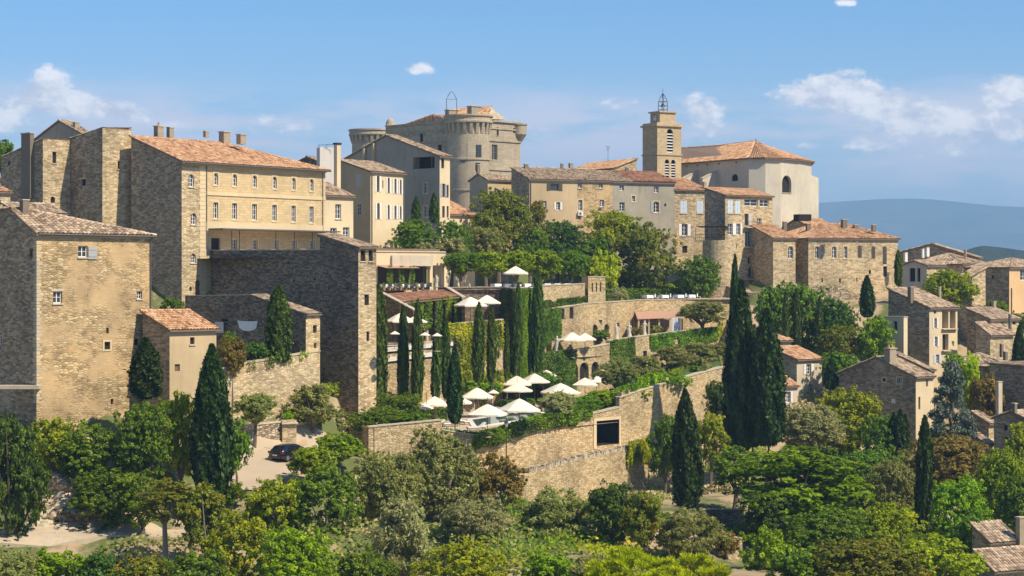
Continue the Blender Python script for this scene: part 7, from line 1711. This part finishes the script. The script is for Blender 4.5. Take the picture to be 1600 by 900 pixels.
for a in [('large cream parasol left of the pair over the middle terrace', 711, 759, 462, 478, MT), ('large cream parasol right of the pair over the middle terrace', 739, 783, 459, 474, MT, [False], 2.4, None, 231), ('cream parasol alone on the upper restaurant terrace', 785, 826, 416, 428, UT, [False], 2.0, None, 245),
          ('cream parasol by the tall dark hedge', 602, 648, 488, 503, LT, [False], 2.4, None, 213), ('cream parasol beside the one by the tall dark hedge', 632, 666, 490, 504, LT, [False], 2.4, None, 214.5),
          ('cream parasol on the gallery terrace', 872, 916, 519, 532, GT), ('second cream parasol on the gallery terrace', 896, 932, 520, 531, GT),
          ('back left parasol of the three in a row by the bastion', 784, 831, 587, 601, PT, [False], 2.75), ('back middle parasol of the three in a row by the bastion', 812, 858, 583, 597, PT, [False], 2.75), ('back right parasol of the three in a row by the bastion', 832, 876, 578, 591, PT, [False], 3.0),
          ('low wide parasol over dark loungers by the pool', 783, 833, 599, 611, PT), ('parasol over the service counter by the pool', 719, 772, 606, 621, PT), ('parasol at the right corner of the pool', 779, 844, 623, 641, PT), ('parasol at the front edge of the pool', 731, 792, 632, 648, PT),
          ('leftmost pool parasol behind the shrubs', 656, 702, 618, 633, PT), ('pool parasol half hidden by the pointed cypress', 692, 738, 616, 630, PT), ('small parasol in front of the leftmost pool parasol', 655, 678, 629, 639, PT),
          ('parasol behind the twiggy grey bush', 846, 906, 599, 614, PT), ('left parasol on the pool lawn before the arches', 894, 934, 588, 602, PT), ('right parasol on the pool lawn before the arches', 914, 950, 583, 597, PT), ('smallest parasol beside the service counter', 762, 780, 607, 615, PT)]: parasol(*a)
for k, (px, yt, ye) in enumerate(((617, 517, 523), (664, 518, 525), (683, 519, 526))): parasol(['small straw parasol near the stair', 'small straw parasol on the lower terrace', 'small straw parasol at the end of the lower terrace'][k], px - 8, px + 8, yt, ye, LT, h=1.5)

def table_set(label, px, Y, zt, n_ch=2, w=.9, rz=.6, group='white dining tables'):
    c = PX(px, Y); root = thing('dining_table', label, 'table', (c.x, c.y, zt), group)
    mb = MB(); t = Vector((c.x, c.y, zt)); ca, sa = math.cos(rz), math.sin(rz)
    mb.cbox(t + Vector((0, 0, .72)), w, w, .035, rz); 
    for k in range(4):
        a0 = rz + math.pi / 4 + k * math.pi / 2; a1 = a0 + math.pi / 2; r = w * .707; p0, p1 = (t + Vector((math.cos(a) * r, math.sin(a) * r, .735)) for a in (a0, a1)); m_ = (p0 + p1) / 2
        out = (m_ - t); out.z = 0; out.normalize(); d = Vector((0, 0, -.42)); mb.poly([p0 + d + out * .06, m_ + d * .85 + out * .1, p1 + d + out * .06, p1, p0])
    mb.build('tablecloth', 'table_linen', root)
    mb = MB()
    for (sx_, sy_) in ((-1, -1), (1, -1), (1, 1), (-1, 1)): mb.tube([t + Vector((sx_ * w * .33, sy_ * w * .33, 0)), t + Vector((sx_ * w * .33, sy_ * w * .33, .72))], .03, 5)
    mb.build('legs', 'wood', root)
def chair(label, px, Y, zt, rz, mat='wicker', group='dining chairs on the terraces'):
    c = PX(px, Y); root = thing('chair', label, 'chair', (c.x, c.y, zt), group); t = Vector((c.x, c.y, zt)); R = lambda x, y, z: t + Vector((x * math.cos(rz) - y * math.sin(rz), x * math.sin(rz) + y * math.cos(rz), z))
    mb = MB(); mb.cbox(R(0, 0, .42), .48, .48, .06, rz); mb.build('seat', mat, root)
    mb = MB(); mb.cbox(R(0, .23, .48), .48, .05, .46, rz); mb.build('backrest', mat, root)
    for (sx_, sy_) in ((-.2, -.2), (.2, -.2), (.2, .2), (-.2, .2)): mb = MB(); mb.tube([R(sx_, sy_, 0), R(sx_, sy_, .43)], .022, 4); mb.build('leg', mat, root)
ORD = ['first', 'second', 'third', 'fourth', 'fifth', 'sixth', 'seventh', 'eighth', 'ninth', 'tenth']
for k in range(6):
    px = 603 + k * 12.5; Y = 234.2 + k * .75; table_set('%s white table from the wall tower in the restaurant row' % ORD[k], px, Y, UT, w=1.05); chair('dark chair in front of the %s restaurant table' % ORD[k], px + 5, Y - 1.3, UT, .6 + math.pi)
for k in range(9):
    px = 775 + k * 15.5; Y = 241.5 + k * 1.45 if px > 842 else 243 + (px - 783) * .06; table_set('%s white table from the ivy bastion on the upper terrace' % ORD[k], px, Y + 1.6, UT, w=1.0); chair('dark chair beside the %s upper terrace table' % ORD[k], px + 8, Y + 1.4, UT, .2)
for k, (px, Y) in enumerate(((1012, 273.5), (1036, 275.5), (1060, 277.8), (1078, 279.5))):
    table_set('%s white table of the hedge dining row' % ORD[k], px, Y, -3.6, w=1.15); chair('pale chair right of the %s hedge dining table' % ORD[k], px + 14, Y + .4, -3.6, 1.2, 'cushion'); chair('dark chair left of the %s hedge dining table' % ORD[k], px - 9, Y + .2, -3.6, -1.9)
for k in range(9):
    c = PX(600 + k * 8.6, 232.4 + k * .55); root = thing('flower_pot', 'terracotta pot %s along the restaurant terrace edge' % ORD[k], 'flower pot', (c.x, c.y, UT), 'terracotta pots on the restaurant edge')
    mb = MB(); mb.lathe((c.x, c.y, UT), [(.001, .0), (.16, 0), (.24, .42), (.27, .42), (.27, .5), (.001, .48)], 10); mb.build('pot', 'terracotta', root)
    rs_ = np.random.default_rng(900 + k); p = np.array([c.x, c.y, UT + .68]) + rs_.normal(0, .13, (60, 3)); leaf_object('plant', p, ellip_dirs(60, rs_), .13, 'leaf_hedge', root, 900 + k, root.location)
def lounger(label, px, Y, zt, rz):
    c = PX(px, Y); root = thing('sun_lounger', label, 'sun lounger', (c.x, c.y, zt), 'loungers by the pool'); t = Vector((c.x, c.y, zt)); R = lambda x, y, z: t + Vector((x * math.cos(rz) - y * math.sin(rz), x * math.sin(rz) + y * math.cos(rz), z))
    mb = MB(); mb.cbox(R(-.3, 0, .28), 1.35, .66, .1, rz); mb.build('mattress', 'cushion', root)
    e = Vector((math.cos(rz), math.sin(rz), 0)); s = Vector((-e.y, e.x, 0)); mb = MB(); mb.box(R(.38, -.33, .28), e * .62 + Vector((0, 0, .45)), s * .66, Vector((-.05, 0, .09))); mb.build('backrest', 'cushion', root)
    mb = MB(); mb.cbox(R(0, 0, .2), 1.9, .7, .07, rz); mb.build('frame', 'wood', root)
    for (x, y) in ((-.85, -.28), (.85, -.28), (.85, .28), (-.85, .28)): mb = MB(); mb.tube([R(x, y, 0), R(x, y, .22)], .035, 4); mb.build('leg', 'wood', root)
for k, (px, Y, rz) in enumerate(((780, 213, 2.0), (799, 217, .6), (815, 219, .6), (838, 216, 2.4), (705, 200, .5), (722, 203, 2.2), (744, 195, .4), (680, 199, .3), (860, 218, .7), (893, 228, .9))): lounger('%s cushioned lounger %s' % (['reclined', 'shaded', 'pale', 'angled', 'tucked', 'turned', 'front', 'left', 'grass side', 'lawn'][k], ['by the service counter', 'under the low wide parasol', 'at the end of the low wide parasol', 'right of the pool', 'behind the pointed cypress', 'under the counter parasol', 'at the pool front edge', 'under the leftmost parasol', 'behind the twiggy bush', 'under the lawn parasols'][k]), px, Y, PT, rz)
ct = thing('service_counter', 'white service counter under the pool parasol', 'counter', P(771, 640, 213)); c = PX(771, 213); mb = MB(); mb.cbox((c.x, c.y, PT), 1.1, .7, 1.05, .5); mb.build('body', 'white_render', ct); mb = MB(); mb.cbox((c.x, c.y, PT + 1.052), 1.25, .85, .06, .5); mb.build('worktop', 'coping_stone', ct)

# pool
gY = lambda py: -15.75 * F / (HZ - py)
pp = [(745, 667), (842, 652.5), (826, 644), (737, 656)]; pts = [V3(PX(px, gY(py)), 0) for px, py in pp]; ctr = sum(pts, Vector()) / 4
mb = MB(); mb.poly([Vector((p.x, p.y, -15.70)) for p in pts]); structure(mb.build('pool_water', 'pool_water'))
po = thing('pool_edge', 'pale stone edge of the swimming pool', 'pool', (ctr.x, ctr.y, PT))
for i in range(4):
    a, b = pts[i], pts[(i + 1) % 4]; d = (b - a).normalized(); n = Vector((d.y, -d.x, 0)); mb = MB(); mb.box(Vector((a.x, a.y, PT + .003)) - d * .0 + n * .0, (b - a), n * .55, Vector((0, 0, .09))); mb.build('coping', 'white_render', po)

# statues
def statue(label, px, Y, zt, h, ph):
    c = PX(px, Y); root = thing('statue', label, 'statue', (c.x, c.y, zt), 'garden statues'); t = Vector((c.x, c.y, zt)); mb = MB(); mb.cbox(t, h * .26, h * .26, h * .05, .6); mb.cbox(t + Vector((0, 0, h * .05)), h * .2, h * .2, h * .16, .6); mb.cbox(t + Vector((0, 0, h * .21)), h * .25, h * .25, h * .03, .6); mb.build('plinth', 'statue_stone', root)
    b = t + Vector((0, 0, h * .24)); H = h * .76; mb = MB(); n = 14; prof = [(.13, 0), (.125, .12), (.10, .28), (.105, .42), (.125, .52), (.09, .62), (.12, .74), (.125, .80), (.06, .845), (.045, .87), (.07, .90), (.072, .95), (.04, .995), (.005, 1.0)]
    k0 = len(mb.v)
    for i, (r, z) in enumerate(prof):
        sx_ = math.sin(z * 5 + ph) * .025 * (1 if z < .8 else .6)
        for j in range(n):
            a = 2 * math.pi * j / n; fold = 1 + (.10 * math.sin(a * 5 + ph + z * 4) if z < .5 else 0); rr = r * fold; mb.v.append(tuple(b + Vector((math.cos(a) * rr * H * 1.15 + sx_ * H, math.sin(a) * rr * H * .8, z * H))))
    for i in range(len(prof) - 1):
        for j in range(n): j2 = (j + 1) % n; mb.f.append((k0 + i * n + j, k0 + i * n + j2, k0 + (i + 1) * n + j2, k0 + (i + 1) * n + j)); mb.m.append(0); mb.r.append(.5)
    s = 1 if ph > 2 else -1; sh_ = b + Vector((s * .12 * H, 0, .79 * H)); mb.tube([sh_, sh_ + Vector((s * .07 * H, -.03 * H, -.16 * H)), sh_ + Vector((-s * .02 * H, -.1 * H, -.22 * H))], [.035 * H, .028 * H, .018 * H], 6)
    sh_ = b + Vector((-s * .12 * H, 0, .79 * H)); mb.tube([sh_, sh_ + Vector((-s * .05 * H, .0, -.17 * H)), sh_ + Vector((-s * .03 * H, -.02 * H, -.33 * H))], [.035 * H, .028 * H, .018 * H], 6)
    mb.build('figure', 'statue_stone', root, True)
for k, (px, Y, zt, h, lb) in enumerate(((963, 256.5, -9.0, 2.5, 'leftmost stone statue on the statue terrace'), (983, 259, -9.0, 2.6, 'second stone statue beside the reddish bush'), (1007, 262, -8.7, 2.5, 'third stone statue by the pergola'), (870, 246, -10.2, 2.4, 'stone statue beside the gallery parasol'), (682, 238.5, -1.85, 1.9, 'pale statue at the restaurant pillar'))): statue(lb, px, Y, zt, h, k * 1.3)

# lamp post by the lane
lp = thing('lamp_post', 'black lantern lamp post standing by the lane below the pool wall', 'lamp post', P(791, 735, 187)); b = P(791, 735, 187); H = zpix(668, 187) - b.z; mb = MB(); mb.lathe(b, [(.12, -.5), (.12, .3), (.06, .5), (.045, H), (.001, H)], 10); mb.build('post', 'iron', lp)
t = b + Vector((0, 0, H)); mb = MB(); mb.lathe(t, [(.10, .02), (.20, .45)], 6); mb.build('lantern_glass', 'lamp_glass', lp); mb = MB(); mb.lathe(t, [(.23, .45), (.14, .6), (.03, .72), (.001, .8)], 6); mb.lathe(t, [(.05, -.05), (.12, .02), (.10, .03)], 6)
for k in range(6): a = math.pi * k / 3; mb.tube([t + Vector((.10 * math.cos(a), .10 * math.sin(a), .02)), t + Vector((.20 * math.cos(a), .20 * math.sin(a), .45))], .012, 4)
mb.build('lantern_frame', 'iron', lp)

# parked car, seen from behind
def car():
    X0 = PX(455, 177.2); g = tz1(X0.x, X0.y) + .09; rz = math.radians(52); ca, sa = math.cos(rz), math.sin(rz)
    R = lambda x, y, z: Vector((X0.x + x * ca - y * sa, X0.y + x * sa + y * ca, g + z))
    root = thing('parked_car', 'dark hatchback parked on the drive by the carport', 'car', (X0.x, X0.y, g))
    # sections along the length: x, half widths and heights of sill, belt, shoulder, roof
    S = [(-2.12, .62, .42, .74, .62, .74, .66, .86), (-2.05, .80, .30, .86, .62, .84, .92, .98), (-1.80, .86, .24, .90, .60, .86, .96, 1.18), (-1.35, .88, .22, .91, .60, .88, .97, 1.46), (-.6, .88, .22, .91, .60, .89, .96, 1.53), (.2, .88, .22, .91, .60, .89, .94, 1.50), (.85, .88, .22, .91, .60, .88, .92, 1.22), (1.25, .87, .22, .90, .58, .84, .90, .97), (1.85, .82, .24, .86, .52, .74, .78, .82), (2.12, .62, .34, .66, .48, .55, .60, .62)]
    mb = MB(); rings = []
    for (x, ws, zs_, wm, zm, wb, zb_, zr) in S:
        wr_ = wb * (.80 if zr - zb_ > .3 else .92); pts = [(-ws, zs_), (-wm, zm), (-wb, zb_), (-wr_ * .92, zr - .06 if zr - zb_ > .2 else (zb_ + zr) / 2), (-wr_ * .6, zr), (wr_ * .6, zr), (wr_ * .92, zr - .06 if zr - zb_ > .2 else (zb_ + zr) / 2), (wb, zb_), (wm, zm), (ws, zs_)]
        k = len(mb.v); mb.v.extend(tuple(R(x, y, z)) for y, z in pts); rings.append(k)
    for i in range(len(rings) - 1):
        for j in range(10): j2 = (j + 1) % 10; mb.f.append((rings[i] + j, rings[i] + j2, rings[i + 1] + j2, rings[i + 1] + j)); mb.m.append(0); mb.r.append(.5)
    mb.f.append(tuple(rings[0] + j for j in reversed(range(10)))); mb.m.append(0); mb.r.append(.5); mb.f.append(tuple(rings[-1] + j for j in range(10))); mb.m.append(0); mb.r.append(.5)
    mb.build('body', 'car_paint', root, True)
    q = MB(); q.poly([R(-1.92, -.68, 1.06), R(-1.92, .68, 1.06), R(-1.50, .60, 1.40), R(-1.50, -.60, 1.40)][::-1]); q.poly([R(-1.95, -.66, 1.05), R(-1.52, -.58, 1.42), R(-1.52, .58, 1.42), R(-1.95, .66, 1.05)]); q.build('rear_window', 'car_glass', root)
    for s in (-1, 1):
        q = MB(); q.poly([R(-1.25, s * .905, 1.0), R(-.1, s * .905, .99), R(-.1, s * .80, 1.42), R(-1.0, s * .80, 1.42)]); q.poly([R(-.02, s * .905, .99), R(.78, s * .90, .96), R(.28, s * .80, 1.40), R(-.02, s * .80, 1.42)]); q.build('side_window', 'car_glass', root)
        q = MB(); q.box(R(-2.10, s * .80 - .14, .74), R(.12, 0, 0) - R(0, 0, 0), R(0, .28, 0) - R(0, 0, 0), Vector((0, 0, .2))); q.build('tail_light', 'tail_red', root)
        q = MB(); q.box(R(1.95, s * .62 - .16, .60), R(.14, 0, 0) - R(0, 0, 0), R(0, .32, 0) - R(0, 0, 0), Vector((0, 0, .14))); q.build('headlight', 'lamp_glass', root)
        q = MB(); q.box(R(.62, s * .95 - .09, .98), R(.14, 0, 0) - R(0, 0, 0), R(0, .18, 0) - R(0, 0, 0), Vector((0, 0, .14))); q.build('wing_mirror', 'car_paint', root)
        for x in (-1.35, 1.3):
            ax = R(0, 1, 0) - R(0, 0, 0); c = R(x, s * .80, .32); q = MB(); q.tube([c - ax * .11, c + ax * .11], .32, 18); wh = q.build('wheel', 'rubber', root); q = MB(); q.tube([c + ax * s * .10, c + ax * s * .125], .21, 14); q.build('rim', 'alloy', wh)
    q = MB(); q.box(R(-2.17, -.26, .52), R(.06, 0, 0) - R(0, 0, 0), R(0, .52, 0) - R(0, 0, 0), Vector((0, 0, .12))); q.build('number_plate', 'number_plate', root)
    q = MB(); q.box(R(-2.20, -.78, .30), R(.22, 0, 0) - R(0, 0, 0), R(0, 1.56, 0) - R(0, 0, 0), Vector((0, 0, .18))); q.build('bumper', 'car_paint', root)
car()

# rocky outcrop above the footpath
def outcrop():
    rs = np.random.default_rng(5); nx, nz = 34, 22; V = []
    for j in range(nz):
        for i in range(nx):
            px = 30 + 150 * i / (nx - 1); t = j / (nz - 1); Y = 155.8 + 6.0 * t; zg = -22.6 + (7.4) * t ** .9
            x = (px - 800) / F * Y; V.append((x, Y, zg))
    V = np.array(V); st = np.floor((V[:, 2] + vnoise(V, .5, 2) * .6) / 1.0); V[:, 1] += vnoise(V, 1.1, 3) * .9 + vnoise(V, 2.6, 4) * .4 + (st % 2) * .5; V[:, 2] += vnoise(V, 1.6, 8) * .4; V[:, 0] += vnoise(V, 2.2, 9) * .25
    idx = np.arange(nx * nz).reshape(nz, nx); q = np.stack([idx[:-1, :-1], idx[:-1, 1:], idx[1:, 1:], idx[1:, :-1]], -1).reshape(-1, 4)
    mb = MB(); mb.v = [tuple(v) for v in V]; mb.f = [tuple(int(a) for a in r) for r in q]; mb.m = [0] * len(q); mb.r = [.5] * len(q)
    root = thing('rock_outcrop', 'pale rocky bank with broken ledges above the footpath', 'rock', tuple(V[0])); mb.build('rock_face', 'rock', root)
    for k in range(26):
        px = random.uniform(40, 150); Y = random.uniform(154.5, 158); x = (px - 800) / F * Y; z = tz1(x, Y); s = random.uniform(.25, .7); b = MB(); n = 6; c = Vector((x, Y, z)); prof = [(.6, -.2), (.75, .15), (.55, .5), (.05, .62)]
        ph = random.uniform(0, 6); k0 = 0
        for r, zz in prof:
            for j in range(n): a = 2 * math.pi * j / n + ph; rr = r * s * random.uniform(.75, 1.2); b.v.append((c.x + math.cos(a) * rr * 1.3, c.y + math.sin(a) * rr, c.z + zz * s))
        for i in range(3):
            for j in range(n): j2 = (j + 1) % n; b.f.append((i * n + j, i * n + j2, (i + 1) * n + j2, (i + 1) * n + j)); b.m.append(0); b.r.append(.5)
        b.build('boulder', 'coping_stone', root)
outcrop()
garden_wall('old_wall', 'ruined dry stone wall at the top of the rocky bank', [(48, 712, 161.5), (90, 702, 163), (132, 716, 164)], -20, 'dry_stone', .6)
# ------------------------------------------------------------------ air
hz = bpy.data.meshes.new('haze'); mb = MB(); mb.box((-13990, -590, -190), (27980, 0, 0), (0, 15580, 0), (0, 0, 620))
HB = mb
m, t = new_mat('haze_air')
pv = nd(t, 'ShaderNodeVolumePrincipled', {'Color': (0.40, 0.68, 1.0, 1), 'Density': 0.00017, 'Anisotropy': 0.0})
oo = nd(t, 'ShaderNodeOutputMaterial'); t.links.new(pv.outputs[0], oo.inputs['Volume'])
ho = mb.build('haze', 'haze_air'); ho['kind'] = 'stuff'
